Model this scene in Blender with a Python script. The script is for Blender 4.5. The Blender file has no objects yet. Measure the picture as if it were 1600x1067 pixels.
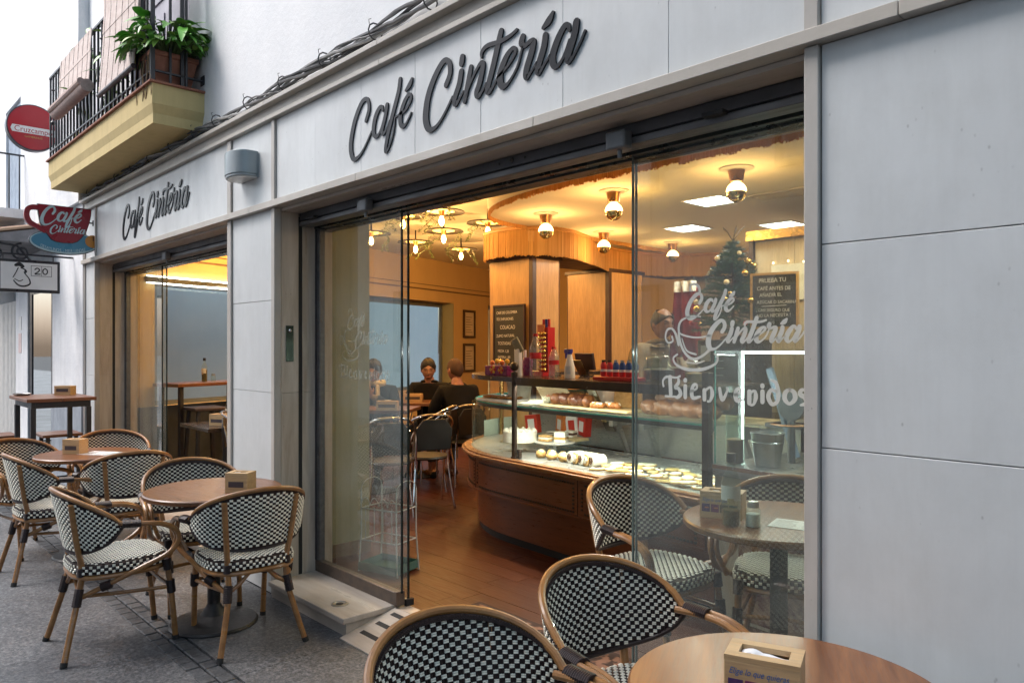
import bpy, math, random
from math import sin, cos, pi, radians, sqrt
from mathutils import Vector, Matrix
random.seed(7)
SC = bpy.context.scene
COL = SC.collection

# ------------------------------------------------------------------ camera, sky, sun, exposure
cd = bpy.data.cameras.new('camera'); cam = bpy.data.objects.new('camera', cd); COL.objects.link(cam)
cam.location = (0.0, -2.33, 1.50); cam.rotation_euler = (radians(90), 0, radians(46.87))
cd.sensor_width = 36.0; cd.lens = 26.325; cd.shift_y = 0.0053; cd.clip_start = 0.05; cd.clip_end = 500
SC.camera = cam
SUN_EL, SUN_AZ = 52, 224            # overcast: the light comes down the street from the far end
w = bpy.data.worlds.new("World"); SC.world = w; w.use_nodes = True
nt = w.node_tree; nt.nodes.clear()
wo = nt.nodes.new('ShaderNodeOutputWorld'); bg = nt.nodes.new('ShaderNodeBackground')
sky = nt.nodes.new('ShaderNodeTexSky'); sky.sky_type = 'NISHITA'; sky.sun_disc = False
sky.sun_elevation = radians(SUN_EL); sky.sun_rotation = radians(SUN_AZ); sky.air_density = 1.0; sky.dust_density = 4.0; sky.ozone_density = 1.0
hs = nt.nodes.new('ShaderNodeHueSaturation'); hs.inputs['Saturation'].default_value = 0.95; hs.inputs['Hue'].default_value = 0.475
nt.links.new(sky.outputs[0], hs.inputs['Color']); nt.links.new(hs.outputs[0], bg.inputs[0])
bg.inputs[1].default_value = 0.15
nt.links.new(bg.outputs[0], wo.inputs[0])
sl = bpy.data.lights.new('sun', 'SUN'); so = bpy.data.objects.new('sun', sl); COL.objects.link(so)
sl.energy = 1.3; sl.angle = radians(35); sl.color = (0.94, 0.985, 1.0)
_az = radians(SUN_AZ)
_d = Vector((sin(_az) * cos(radians(SUN_EL)), cos(_az) * cos(radians(SUN_EL)), sin(radians(SUN_EL))))
so.rotation_euler = (-_d).to_track_quat('-Z', 'Y').to_euler(); so.location = (-6, -6, 14)
SC.view_settings.view_transform = 'Standard'; SC.view_settings.look = 'None'
SC.view_settings.exposure = 1.05; SC.view_settings.gamma = 1.0
try: SC.view_settings.use_curve_mapping = False
except Exception: pass
SC.render.engine = 'CYCLES'
SC.cycles.use_denoising = True
SC.cycles.max_bounces = 10; SC.cycles.diffuse_bounces = 4; SC.cycles.glossy_bounces = 4
SC.cycles.transparent_max_bounces = 24; SC.cycles.transmission_bounces = 8
SC.cycles.sample_clamp_indirect = 6.0; SC.cycles.caustics_reflective = False; SC.cycles.caustics_refractive = False
LAMP = 1.0      # strength of every lamp in the cafe

# ------------------------------------------------------------------ materials
MATS = {}
def _new(name):
    m = bpy.data.materials.new(name); m.use_nodes = True; MATS[name] = m
    n = m.node_tree; b = n.nodes['Principled BSDF']
    return m, n, b
def _lk(n, a, b): n.links.new(a, b)
def _coord(n, stretch=(1, 1, 1), rot=(0, 0, 0)):
    tc = n.nodes.new('ShaderNodeTexCoord'); mp = n.nodes.new('ShaderNodeMapping')
    mp.inputs['Scale'].default_value = stretch; mp.inputs['Rotation'].default_value = rot
    _lk(n, tc.outputs['Object'], mp.inputs['Vector']); return mp.outputs[0]
def _noise(n, vec, scale, detail=5, rough=0.6, dist=0.0):
    t = n.nodes.new('ShaderNodeTexNoise'); t.inputs['Scale'].default_value = scale; t.inputs['Detail'].default_value = detail
    t.inputs['Roughness'].default_value = rough; t.inputs['Distortion'].default_value = dist
    _lk(n, vec, t.inputs['Vector']); return t.outputs['Fac']
def _ramp(n, fac, stops):
    r = n.nodes.new('ShaderNodeValToRGB'); e = r.color_ramp.elements
    while len(e) < len(stops): e.new(0.5)
    for i, (p, c) in enumerate(stops):
        e[i].position = p; e[i].color = (c[0], c[1], c[2], 1) if hasattr(c, '__len__') else (c, c, c, 1)
    _lk(n, fac, r.inputs['Fac']); return r.outputs['Color']
def _mix(n, fac, a, b, mode='MIX'):
    x = n.nodes.new('ShaderNodeMix'); x.data_type = 'RGBA'; x.blend_type = mode
    for sock, v in ((x.inputs[0], fac), (x.inputs[6], a), (x.inputs[7], b)):
        if hasattr(v, 'is_output') or hasattr(v, 'links'): _lk(n, v, sock)
        elif isinstance(v, (int, float)): sock.default_value = v
        else: sock.default_value = (v[0], v[1], v[2], 1)
    return x.outputs[2]
def _bump(n, b, fac, strength, dist=0.01):
    bp = n.nodes.new('ShaderNodeBump'); bp.inputs['Strength'].default_value = strength; bp.inputs['Distance'].default_value = dist
    _lk(n, fac, bp.inputs['Height']); _lk(n, bp.outputs[0], b.inputs['Normal'])
def _rand(n, col, amount):
    oi = n.nodes.new('ShaderNodeObjectInfo'); mr = n.nodes.new('ShaderNodeMapRange')
    mr.inputs['To Min'].default_value = 1 - amount; mr.inputs['To Max'].default_value = 1 + amount
    _lk(n, oi.outputs['Random'], mr.inputs['Value'])
    h = n.nodes.new('ShaderNodeHueSaturation'); _lk(n, mr.outputs[0], h.inputs['Value']); _lk(n, col, h.inputs['Color'])
    return h.outputs[0]
def M(name, c1, c2=None, rough=0.5, metal=0.0, scale=8.0, bump=0.0, stretch=(1, 1, 1), rr=0.1, spec=0.5, coat=0.0, rand=0.0, lo=0.35, hi=0.65, detail=5, sss=0.0):
    if name in MATS: return MATS[name]
    m, n, b = _new(name)
    c2 = c2 or tuple(x * 0.82 for x in c1)
    v = _coord(n, stretch); f = _noise(n, v, scale, detail)
    col = _ramp(n, f, [(lo, c1), (hi, c2)])
    if rand: col = _rand(n, col, rand)
    _lk(n, col, b.inputs['Base Color'])
    b.inputs['Metallic'].default_value = metal; b.inputs['Specular IOR Level'].default_value = spec
    b.inputs['Coat Weight'].default_value = coat
    rg = _ramp(n, f, [(0.3, max(0.02, rough - rr)), (0.7, min(1, rough + rr))]); _lk(n, rg, b.inputs['Roughness'])
    if bump: _bump(n, b, f, bump)
    if sss: b.inputs['Subsurface Weight'].default_value = sss; b.inputs['Subsurface Radius'].default_value = (.02, .008, .004)
    return m
def wood(name, c1, c2, axis=0, scale=6.0, rough=0.4, coat=0.0, rand=0.0, spec=0.5, bump=0.08):
    if name in MATS: return MATS[name]
    m, n, b = _new(name)
    st = [9.0, 9.0, 9.0]; st[axis] = 0.7
    oi = n.nodes.new('ShaderNodeObjectInfo')
    tc = n.nodes.new('ShaderNodeTexCoord'); ad = n.nodes.new('ShaderNodeVectorMath'); ad.operation = 'ADD'
    ml = n.nodes.new('ShaderNodeVectorMath'); ml.operation = 'SCALE'; ml.inputs[0].default_value = (7.3, 3.1, 5.7)
    _lk(n, oi.outputs['Random'], ml.inputs['Scale'])
    _lk(n, tc.outputs['Object'], ad.inputs[0]); _lk(n, ml.outputs[0], ad.inputs[1])
    mp = n.nodes.new('ShaderNodeMapping'); mp.inputs['Scale'].default_value = st; _lk(n, ad.outputs[0], mp.inputs['Vector'])
    f = _noise(n, mp.outputs[0], scale, 8, 0.62, 0.6)
    f2 = _noise(n, mp.outputs[0], scale * 6, 4, 0.6)
    col = _ramp(n, f, [(0.3, c1), (0.5, tuple((a + c) / 2 for a, c in zip(c1, c2))), (0.7, c2)])
    col = _mix(n, 0.28, col, _ramp(n, f2, [(0.35, (.25, .25, .25)), (0.6, (1, 1, 1))]), 'MULTIPLY')
    if rand: col = _rand(n, col, rand)
    _lk(n, col, b.inputs['Base Color']); b.inputs['Coat Weight'].default_value = coat; b.inputs['Coat Roughness'].default_value = 0.25
    b.inputs['Specular IOR Level'].default_value = spec
    _lk(n, _ramp(n, f2, [(0.3, max(.03, rough - .08)), (0.7, rough + .1)]), b.inputs['Roughness'])
    _bump(n, b, f2, bump, 0.003)
    return m
def stone(name, c1, c2, axis=0, pits=0.5, rough=0.45, vein=1.0, rand=0.03, spotscale=40, band=1.6):
    if name in MATS: return MATS[name]
    m, n, b = _new(name)
    st = [band] * 3; st[axis] = 0.6
    v = _coord(n, st); f = _noise(n, v, 3.0, 8, 0.65, 0.5 * vein)
    col = _ramp(n, f, [(0.3, c1), (0.72, c2)])
    v1 = _coord(n); big = _noise(n, v1, 0.9, 4, 0.6)
    col = _mix(n, 0.34, col, _ramp(n, big, [(0.3, (.72, .72, .72)), (0.65, (1, 1, 1))]), 'MULTIPLY')
    mid = _noise(n, v1, 5.5, 6, 0.7); col = _mix(n, 0.16, col, _ramp(n, mid, [(0.36, (.74, .72, .68)), (0.58, (1, 1, 1))]), 'MULTIPLY')
    vz = _coord(n, (5.0, 5.0, 0.35)); run = _noise(n, vz, 2.6, 5, 0.7)      # rain streaks down the stone
    col = _mix(n, 0.09, col, _ramp(n, run, [(0.36, (.62, .60, .57)), (0.56, (1, 1, 1))]), 'MULTIPLY')
    vo = n.nodes.new('ShaderNodeTexVoronoi'); vo.inputs['Scale'].default_value = spotscale; vo.inputs['Randomness'].default_value = 1.0
    _lk(n, _coord(n, (1, 1, 0.6)), vo.inputs['Vector'])
    gate = _noise(n, v1, 14, 2)
    g2 = _ramp(n, gate, [(0.56, 0), (0.66, 1)])
    pit = _ramp(n, vo.outputs['Distance'], [(0.04, 1), (0.16, 0)])
    pm = n.nodes.new('ShaderNodeMath'); pm.operation = 'MULTIPLY'; _lk(n, pit, pm.inputs[0]); _lk(n, g2, pm.inputs[1])
    pm2 = n.nodes.new('ShaderNodeMath'); pm2.operation = 'MULTIPLY'; _lk(n, pm.outputs[0], pm2.inputs[0]); pm2.inputs[1].default_value = pits
    col = _mix(n, pm2.outputs[0], col, tuple(x * 0.35 for x in c2))
    if rand: col = _rand(n, col, rand)
    _lk(n, col, b.inputs['Base Color'])
    _lk(n, _ramp(n, f, [(0.3, rough - .08), (0.7, rough + .12)]), b.inputs['Roughness'])
    fine = _noise(n, v1, 90, 4)
    _bump(n, b, fine, 0.06, 0.004)
    return m
def plaster(name, c1, c2, scale=1.2, bump=0.25, stain=0.35):
    if name in MATS: return MATS[name]
    m, n, b = _new(name)
    v = _coord(n); f = _noise(n, v, scale, 6, 0.65)
    col = _ramp(n, f, [(0.35, c1), (0.7, c2)])
    vz = _coord(n, (4.0, 4.0, 0.3)); run = _noise(n, vz, 1.6, 6, 0.7)
    col = _mix(n, stain, col, _ramp(n, run, [(0.34, (.62, .6, .57)), (0.55, (1, 1, 1))]), 'MULTIPLY')
    _lk(n, col, b.inputs['Base Color']); b.inputs['Roughness'].default_value = 0.85
    hb = _noise(n, v, 22, 6, 0.7); _bump(n, b, hb, bump, 0.02)
    return m
def granite(name, dark, mid, light, rand=0.12):
    if name in MATS: return MATS[name]
    m, n, b = _new(name)
    v = _coord(n); f = _noise(n, v, 70, 4, 0.8); g = _noise(n, v, 34, 4, 0.75)
    col = _ramp(n, f, [(0.36, dark), (0.48, mid), (0.62, light)])
    col = _mix(n, 0.5, col, _ramp(n, g, [(0.36, dark), (0.5, mid), (0.66, light)]))
    big = _noise(n, v, 1.4, 6, 0.65)
    col = _mix(n, 0.6, col, _ramp(n, big, [(0.34, (.5, .51, .54)), (0.6, (1, 1, 1))]), 'MULTIPLY')
    col = _rand(n, col, rand)
    _lk(n, col, b.inputs['Base Color'])
    _lk(n, _ramp(n, big, [(0.3, .30), (0.65, .62)]), b.inputs['Roughness'])
    _bump(n, b, f, 0.25, 0.004)
    return m
def vinyl(name, col, clear):
    m, n, b = _new(name); b.inputs['Base Color'].default_value = (*col, 1); b.inputs['Roughness'].default_value = .6
    tr = n.nodes.new('ShaderNodeBsdfTransparent'); mx = n.nodes.new('ShaderNodeMixShader'); mx.inputs[0].default_value = clear
    _lk(n, b.outputs[0], mx.inputs[1]); _lk(n, tr.outputs[0], mx.inputs[2]); _lk(n, mx.outputs[0], n.nodes['Material Output'].inputs['Surface']); return m
def glass(name, tint=(1, 1, 1), refl=1.0, ior=1.5, dirt_haze=0.02):
    if name in MATS: return MATS[name]
    m, n, b = _new(name); n.nodes.remove(b)
    out = n.nodes['Material Output']
    tr = n.nodes.new('ShaderNodeBsdfTransparent'); tr.inputs[0].default_value = (*tint, 1)
    gl = n.nodes.new('ShaderNodeBsdfGlossy'); gl.inputs['Roughness'].default_value = 0.0
    fr = n.nodes.new('ShaderNodeFresnel'); fr.inputs['IOR'].default_value = ior
    mu = n.nodes.new('ShaderNodeMath'); mu.operation = 'MULTIPLY'; mu.inputs[1].default_value = refl
    geo = n.nodes.new('ShaderNodeNewGeometry'); inv = n.nodes.new('ShaderNodeMath'); inv.operation = 'SUBTRACT'; inv.inputs[0].default_value = 1.0   # only the face one looks at mirrors
    fb = n.nodes.new('ShaderNodeMath'); fb.operation = 'MULTIPLY'
    _lk(n, geo.outputs['Backfacing'], inv.inputs[1]); _lk(n, inv.outputs[0], fb.inputs[0]); _lk(n, fr.outputs[0], fb.inputs[1]); _lk(n, fb.outputs[0], mu.inputs[0])
    mx = n.nodes.new('ShaderNodeMixShader'); _lk(n, mu.outputs[0], mx.inputs[0]); _lk(n, tr.outputs[0], mx.inputs[1]); _lk(n, gl.outputs[0], mx.inputs[2])
    last = mx.outputs[0]
    if dirt_haze:
        df = n.nodes.new('ShaderNodeBsdfDiffuse'); df.inputs[0].default_value = (.8, .82, .8, 1)
        m2 = n.nodes.new('ShaderNodeMixShader'); nz = _noise(n, _coord(n), 3, 5)
        _lk(n, _ramp(n, nz, [(0.35, dirt_haze * .4), (0.7, dirt_haze * 1.6)]), m2.inputs[0]); _lk(n, last, m2.inputs[1]); _lk(n, df.outputs[0], m2.inputs[2]); last = m2.outputs[0]
    _lk(n, last, out.inputs['Surface'])
    return m
def glow(name, col, strength):
    if name in MATS: return MATS[name]
    m, n, b = _new(name)
    b.inputs['Base Color'].default_value = (*col, 1); b.inputs['Emission Color'].default_value = (*col, 1); b.inputs['Emission Strength'].default_value = strength
    b.inputs['Roughness'].default_value = 0.4
    return m

# ------------------------------------------------------------------ mesh builder
class MB:
    def __init__(s): s.v = []; s.f = []
    def add(s, vs, fs):
        o = len(s.v); s.v += [tuple(p) for p in vs]; s.f += [tuple(i + o for i in f) for f in fs]; return s
    def box(s, x0, y0, z0, x1, y1, z1):
        x0, x1 = min(x0, x1), max(x0, x1); y0, y1 = min(y0, y1), max(y0, y1); z0, z1 = min(z0, z1), max(z0, z1)
        return s.add([(x0, y0, z0), (x1, y0, z0), (x1, y1, z0), (x0, y1, z0), (x0, y0, z1), (x1, y0, z1), (x1, y1, z1), (x0, y1, z1)],
                     [(3, 2, 1, 0), (4, 5, 6, 7), (0, 1, 5, 4), (1, 2, 6, 5), (2, 3, 7, 6), (3, 0, 4, 7)])
    def obox(s, c, ux, uy, uz, hx, hy, hz):
        c = Vector(c); ux = Vector(ux); uy = Vector(uy); uz = Vector(uz); vs = []
        for sz in (-1, 1):
            for sx, sy in ((-1, -1), (1, -1), (1, 1), (-1, 1)): vs.append(c + ux * hx * sx + uy * hy * sy + uz * hz * sz)
        return s.add(vs, [(3, 2, 1, 0), (4, 5, 6, 7), (0, 1, 5, 4), (1, 2, 6, 5), (2, 3, 7, 6), (3, 0, 4, 7)])
    def tube(s, pts, r, n=8, caps=True, closed=False, flat=1.0):
        pts = [Vector(p) for p in pts]; N = len(pts)
        rs = r if hasattr(r, '__len__') else [r] * N
        up = None; vs = []; fs = []
        for i, p in enumerate(pts):
            if closed: t = pts[(i + 1) % N] - pts[i - 1]
            else: t = pts[min(i + 1, N - 1)] - pts[max(i - 1, 0)]
            t = t.normalized() if t.length > 1e-9 else Vector((0, 0, 1))
            if up is None:
                a = Vector((0, 0, 1)) if abs(t.z) < 0.9 else Vector((1, 0, 0)); up = (a - t * a.dot(t)).normalized()
            else:
                up = up - t * up.dot(t); up = up.normalized() if up.length > 1e-6 else Vector((1, 0, 0))
            sd = t.cross(up)
            for k in range(n):
                an = 2 * pi * k / n; vs.append(p + (up * cos(an) * flat + sd * sin(an)) * rs[i])
        R = N if closed else N - 1
        for i in range(R):
            j = (i + 1) % N
            for k in range(n):
                l = (k + 1) % n; fs.append((i * n + k, i * n + l, j * n + l, j * n + k))
        if caps and not closed: fs.append(tuple(range(n - 1, -1, -1))); fs.append(tuple((N - 1) * n + k for k in range(n)))
        return s.add(vs, fs)
    def cyl(s, c, r, h, n=20, r2=None):
        return s.lathe([(0, 0), (r, 0), (r if r2 is None else r2, h), (0, h)], n, c)
    def lathe(s, prof, n=20, c=(0, 0, 0), a0=0, a1=2 * pi):
        full = abs(a1 - a0 - 2 * pi) < 1e-6; K = n if full else n + 1
        vs = []; fs = []; idx = []
        for r, z in prof:
            if r < 1e-6: idx.append([len(vs)] * K); vs.append((c[0], c[1], c[2] + z))
            else:
                row = []
                for k in range(K):
                    a = a0 + (a1 - a0) * k / n; row.append(len(vs)); vs.append((c[0] + r * cos(a), c[1] + r * sin(a), c[2] + z))
                idx.append(row)
        for i in range(len(prof) - 1):
            A, B = idx[i], idx[i + 1]
            for k in range(n):
                l = (k + 1) % K; q = [A[k], A[l], B[l], B[k]]; u = []
                for x in q:
                    if x not in u: u.append(x)
                if len(u) >= 3: fs.append(tuple(u))
        return s.add(vs, fs)
    def sphere(s, c, r, n=14, m=9):
        r = r if hasattr(r, '__len__') else (r, r, r)
        o = len(s.v); s.lathe([(sin(pi * i / m) if 0 < i < m else 0, -cos(pi * i / m)) for i in range(m + 1)], n)
        for i in range(o, len(s.v)):
            p = s.v[i]; s.v[i] = (c[0] + p[0] * r[0], c[1] + p[1] * r[1], c[2] + p[2] * r[2])
        return s
    def prism(s, poly, fn):
        """outline poly (2D) between fn(u,v,0) and fn(u,v,1)"""
        n = len(poly); vs = [fn(u, v, 0) for u, v in poly] + [fn(u, v, 1) for u, v in poly]
        return s.add(vs, [tuple(range(n - 1, -1, -1)), tuple(range(n, 2 * n))] + [(i, (i + 1) % n, (i + 1) % n + n, i + n) for i in range(n)])
    def xf(s, m):
        s.v = [tuple(m @ Vector(p)) for p in s.v]; return s
    def off(s, d):
        s.v = [(p[0] - d[0], p[1] - d[1], p[2] - d[2]) for p in s.v]; return s
    def mesh(s, name, mat, smooth=True, ang=35):
        me = bpy.data.meshes.new(name); me.from_pydata(s.v, [], s.f); me.materials.append(mat)
        if smooth:
            me.shade_smooth(); me.set_sharp_from_angle(angle=radians(ang))
        me.validate(); return me
def thing(name, label, cat, loc=(0, 0, 0), rz=0.0, group=None):
    o = bpy.data.objects.new(name, None); o.empty_display_size = 0.1; COL.objects.link(o)
    o.location = loc; o.rotation_euler = (0, 0, rz); o['label'] = label; o['category'] = cat
    if group: o['group'] = group
    return o
ORIG = {}
def obj(name, mb, mat, parent=None, world=False, kind=None, label=None, bevel=0.0, smooth=True, loc=None, cat=None, group=None, ang=35):
    """one mesh object; world=True: the geometry is in world coordinates and gets its parent's (unrotated) origin taken off"""
    if isinstance(mb, MB):
        if world:
            p = parent; t = Vector((0, 0, 0))
            while p is not None: t += p.location; p = p.parent
            if loc is not None: t += Vector(loc)
            mb.off(t)
        me = mb.mesh(name, mat, smooth, ang)
    else: me = mb
    o = bpy.data.objects.new(name, me); COL.objects.link(o)
    if parent is not None: o.parent = parent
    if loc is not None: o.location = loc
    if kind: o['kind'] = kind
    if label: o['label'] = label
    if cat: o['category'] = cat
    if group: o['group'] = group
    if bevel:
        bm = o.modifiers.new('bevel', 'BEVEL'); bm.width = bevel; bm.segments = 2; bm.limit_method = 'ANGLE'; bm.angle_limit = radians(40)
    return o
def piece(name, me, parent, loc=(0, 0, 0), rot=(0, 0, 0), scale=(1, 1, 1), label=None):
    o = bpy.data.objects.new(name, me); COL.objects.link(o); o.parent = parent; o.location = loc; o.rotation_euler = rot; o.scale = scale
    if label: o['label'] = label
    return o
def copy_tree(o, parent=None):
    c = o.copy(); COL.objects.link(c)
    if parent is not None: c.parent = parent
    for ch in list(o.children): copy_tree(ch, c)
    return c
def place(first, used, proto, loc, rz, label, group=None):
    o = proto if not used else copy_tree(proto)
    o.location = loc; o.rotation_euler = (0, 0, rz); o['label'] = label
    if group: o['group'] = group
    return o
def bez(pts, n=8, closed=False):
    """Catmull-Rom through points"""
    P = [tuple(p) for p in pts]; out = []; N = len(P); R = N if closed else N - 1
    for i in range(R):
        if closed: a, b, c, d = P[(i - 1) % N], P[i], P[(i + 1) % N], P[(i + 2) % N]
        else: a, b, c, d = P[max(i - 1, 0)], P[i], P[i + 1], P[min(i + 2, N - 1)]
        for k in range(n):
            t = k / n
            out.append(tuple(0.5 * ((2 * q) + (-p + r) * t + (2 * p - 5 * q + 4 * r - s) * t * t + (-p + 3 * q - 3 * r + s) * t ** 3) for p, q, r, s in zip(a, b, c, d)))
    if not closed: out.append(P[-1])
    return out
def stroke(mb, pts, wid, fn, depth, k0=0.0, n=7):
    """a brush stroke: pts (u, v, relative width), a solid ribbon with round ends; fn(u, v, d) places it, d runs out of the wall"""
    c = bez(pts, n); N = len(c); L = []; Rr = []
    for i, (u, v, w_) in enumerate(c):
        a = c[max(i - 1, 0)]; b = c[min(i + 1, N - 1)]; dx, dy = b[0] - a[0], b[1] - a[1]; l = sqrt(dx * dx + dy * dy) or 1
        h = w_ * wid / 2; nx, ny = -dy / l * h, dx / l * h
        L.append((u + nx, v + ny)); Rr.append((u - nx, v - ny))
    def cap(p, q, m, sgn):
        o = []; cx, cy = m[0], m[1]; a0 = math.atan2(p[1] - cy, p[0] - cx); r = sqrt((p[0] - cx) ** 2 + (p[1] - cy) ** 2)
        for k in range(1, 5): a = a0 - pi * k / 5 * sgn; o.append((cx + r * cos(a), cy + r * sin(a)))
        return o
    vs = []; fs = []
    fr = depth + k0
    for i in range(N): vs += [fn(*L[i], 0), fn(*Rr[i], 0), fn(*Rr[i], fr), fn(*L[i], fr)]
    for i in range(N - 1):
        a, b = 4 * i, 4 * i + 4
        for p, q in ((0, 1), (1, 2), (2, 3), (3, 0)): fs.append((a + p, a + q, b + q, b + p))
    for e, m, P, Q, sg in ((0, c[0], Rr[0], L[0], 1), (N - 1, c[-1], L[-1], Rr[-1], 1)):
        cp = [P] + cap(P, Q, m, sg) + [Q]; o = len(vs); K = len(cp)
        vs += [fn(*p, 0) for p in cp] + [fn(*p, fr) for p in cp]
        fs.append(tuple(range(o, o + K))); fs.append(tuple(range(o + 2 * K - 1, o + K - 1, -1)))
        for k in range(K - 1): fs.append((o + k, o + k + 1, o + K + k + 1, o + K + k))
    mb.add(vs, fs)
# ------------------------------------------------------------------ shared materials
STONE = stone('white_stone', (.635, .66, .665), (.565, .59, .60), axis=2, pits=.55, rough=.38)
TRAV = stone('travertine', (.62, .555, .48), (.38, .31, .24), axis=2, band=5.5, pits=.5, rough=.35, rand=.05)
TRAVX = stone('travertine_sawn', (.58, .53, .47), (.40, .34, .28), axis=0, band=5.0, pits=.45, rough=.33, rand=.06)
TRIM = stone('grey_travertine', (.50, .475, .44), (.40, .37, .335), axis=2, pits=.7, rough=.4, spotscale=70)
TRIMX = stone('grey_travertine_long', (.54, .505, .455), (.42, .385, .335), axis=0, pits=.7, rough=.4, spotscale=70)
PLASTER = plaster('white_plaster', (.80, .81, .82), (.73, .75, .77), bump=.18, stain=.07)
OLDPL = plaster('old_white_plaster', (.80, .81, .82), (.62, .64, .67), scale=2.0, bump=.4, stain=.22)
YELLOW = plaster('ochre_plaster', (.58, .46, .22), (.51, .40, .18), bump=.12, stain=.3)
IRON = M('black_iron', (.012, .014, .02), (.02, .022, .03), rough=.42, scale=30, bump=.05)
STEELD = M('dark_grey_steel', (.075, .075, .08), (.055, .055, .058), rough=.42, metal=.35, scale=5)
STEELM = M('mid_grey_steel', (.15, .15, .155), (.11, .11, .115), rough=.42, metal=.35, scale=5, stretch=(1, 6, 6))
TRACK = M('black_green_track', (.016, .024, .023), (.024, .032, .03), rough=.3, scale=8)
BRONZE = M('worn_bronze_frame', (.16, .12, .095), (.11, .095, .085), rough=.42, metal=.5, scale=14, bump=.03)
RUBBER = M('black_rubber', (.012, .012, .014), (.02, .02, .02), rough=.7, scale=40)
PANE = glass('door_glass', (.93, .965, .955), 1.55, 1.5, .03)  # pale film raised beyond dirt to paint in the reflected haze
PANEG = glass('case_glass', (.95, .985, .975), .8, 1.45, .006)
EDGE = M('green_glass_edge', (.02, .07, .06), (.03, .10, .085), rough=.12, scale=6)
EDGEL = M('pale_glass_edge', (.10, .14, .13), (.14, .18, .16), rough=.15, scale=6)
EDGED = M('dark_glass_edge', (.012, .02, .02), (.02, .03, .03), rough=.15, scale=6)
WHITEP = M('white_paint', (.78, .78, .77), (.72, .72, .71), rough=.5, scale=6)
CHROME = M('chrome', (.75, .75, .76), (.68, .68, .69), rough=.12, metal=1.0, scale=20)
STEEL = M('brushed_steel', (.46, .46, .45), (.36, .36, .36), rough=.34, metal=.9, scale=18, stretch=(1, 1, 12))
BRASS = M('aged_brass', (.55, .36, .13), (.40, .25, .09), rough=.28, metal=1.0, scale=12)

# ------------------------------------------------------------------ ground
SLAB = granite('grey_granite', (.018, .020, .023), (.085, .089, .096), (.27, .27, .275))
SLABD = granite('dark_granite', (.02, .022, .025), (.055, .058, .065), (.12, .125, .13))
JOINT = M('dark_mortar', (.045, .045, .047), (.065, .065, .066), rough=.9, scale=60)
pav = obj('pavement', MB().box(-60, -9, -.30, 30, -.285, -.018), JOINT, kind='structure', smooth=False)
ter = obj('ground', MB().box(-160, -120, -.9, 120, 140, -.32), JOINT, kind='structure', smooth=False)
def slabs(y0, y1, xs, z, mat, name, par=pav, gap=.004):
    for a, b in zip(xs[:-1], xs[1:]):
        s = MB().box(a + gap / 2, y0 + gap / 2, -.05, b - gap / 2, y1 - gap / 2, z)
        s.v = [(x, y, zz + (random.uniform(-.0012, .0012) if zz > -.02 else 0)) for x, y, zz in s.v]
        obj(name, s, mat, par, smooth=False)
xs_a = [1.6, .35, -.9, -2.1, -3.35, -4.62, -5.9, -7.2, -8.45, -9.8, -11.3, -13]
slabs(-.912, -.285, xs_a, 0.0, SLAB, 'granite_slab')
xs_b = [1.2, -.2, -1.55, -2.9, -4.2, -5.55, -6.9, -8.2, -9.6, -11.2, -13]
slabs(-1.75, -1.062, xs_b, .001, SLAB, 'granite_slab')
slabs(-2.50, -1.75, [x + .55 for x in xs_b], 0.0, SLAB, 'granite_slab')
slabs(-3.60, -2.50, [1.5, -1, -3.5, -6, -8.5, -11, -14], 0.0, SLAB, 'granite_slab')
slabs(-9.0, -3.60, [4, -2, -8, -14], 0.0, SLAB, 'granite_slab')
slabs(-9.0, -.285, [-14, -17, -20, -26, -60], 0.0, SLAB, 'granite_slab')
x = 1.6; k = 0
while x > -9.0:                               # drain strip of small dark setts
    L_ = random.uniform(.085, .115)
    for (a, b) in ((-1.060, -.989), (-.986, -.915)):
        if a < -1.0: xo = 0
        else: xo = .04
        s = MB().box(x - L_ + .0025 + xo, a + .002, -.05, x - .0025 + xo, b - .002, random.uniform(-.005, -.001))
        obj('cobble', s, SLABD, pav, smooth=False, bevel=.006) if x > -6.6 else obj('cobble', s, SLABD, pav, smooth=False)
    x -= L_
# ------------------------------------------------------------------ the cafe building
YF = -.28
B = thing('cafe_building', 'white stone shop front with two glazed openings under a white plastered wall', 'building', (-4.6, -.24, 0))
def bx(name, mat, x0, y0, z0, x1, y1, z1, par=None, bevel=0.0, **k):
    return obj(name, MB().box(x0, y0, z0, x1, y1, z1), mat, par or B, world=True, bevel=bevel, smooth=bool(bevel), **k)
WT = 7.6
# plastered wall above, with a balcony door opening
bx('upper_wall', PLASTER, -5.80, -.24, 2.985, 4.2, .26, WT)
bx('upper_wall', PLASTER, -8.58, -.24, 2.985, -7.15, .26, WT)
bx('upper_wall', PLASTER, -7.15, -.24, 5.65, -5.80, .26, WT)
bx('upper_wall', PLASTER, -7.15, -.24, 2.985, -5.80, .26, 3.36)
# balcony door: brown frame, lilac-grey leaves
BROWN = M('dark_brown_paint', (.05, .028, .03), (.035, .022, .022), rough=.4)
LILAC = M('lilac_grey_paint', (.34, .33, .38), (.29, .29, .34), rough=.5)
bx('balcony_door_frame', BROWN, -5.90, -.20, 3.36, -5.802, -.08, 5.648)
bx('balcony_door_frame', BROWN, -7.148, -.20, 3.36, -7.05, -.08, 5.648)
for a, b in ((-7.05, -6.48), (-6.475, -5.90)):
    dl = bx('balcony_door_leaf', LILAC, a, -.16, 3.37, b, -.10, 5.64, bevel=.004)
    bx('leaf_panel', LILAC, a + .09, -.172, 3.5, b - .09, -.161, 4.3, dl, bevel=.004)
    bx('leaf_panel', LILAC, a + .09, -.172, 4.42, b - .09, -.161, 5.5, dl, bevel=.004)
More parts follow.
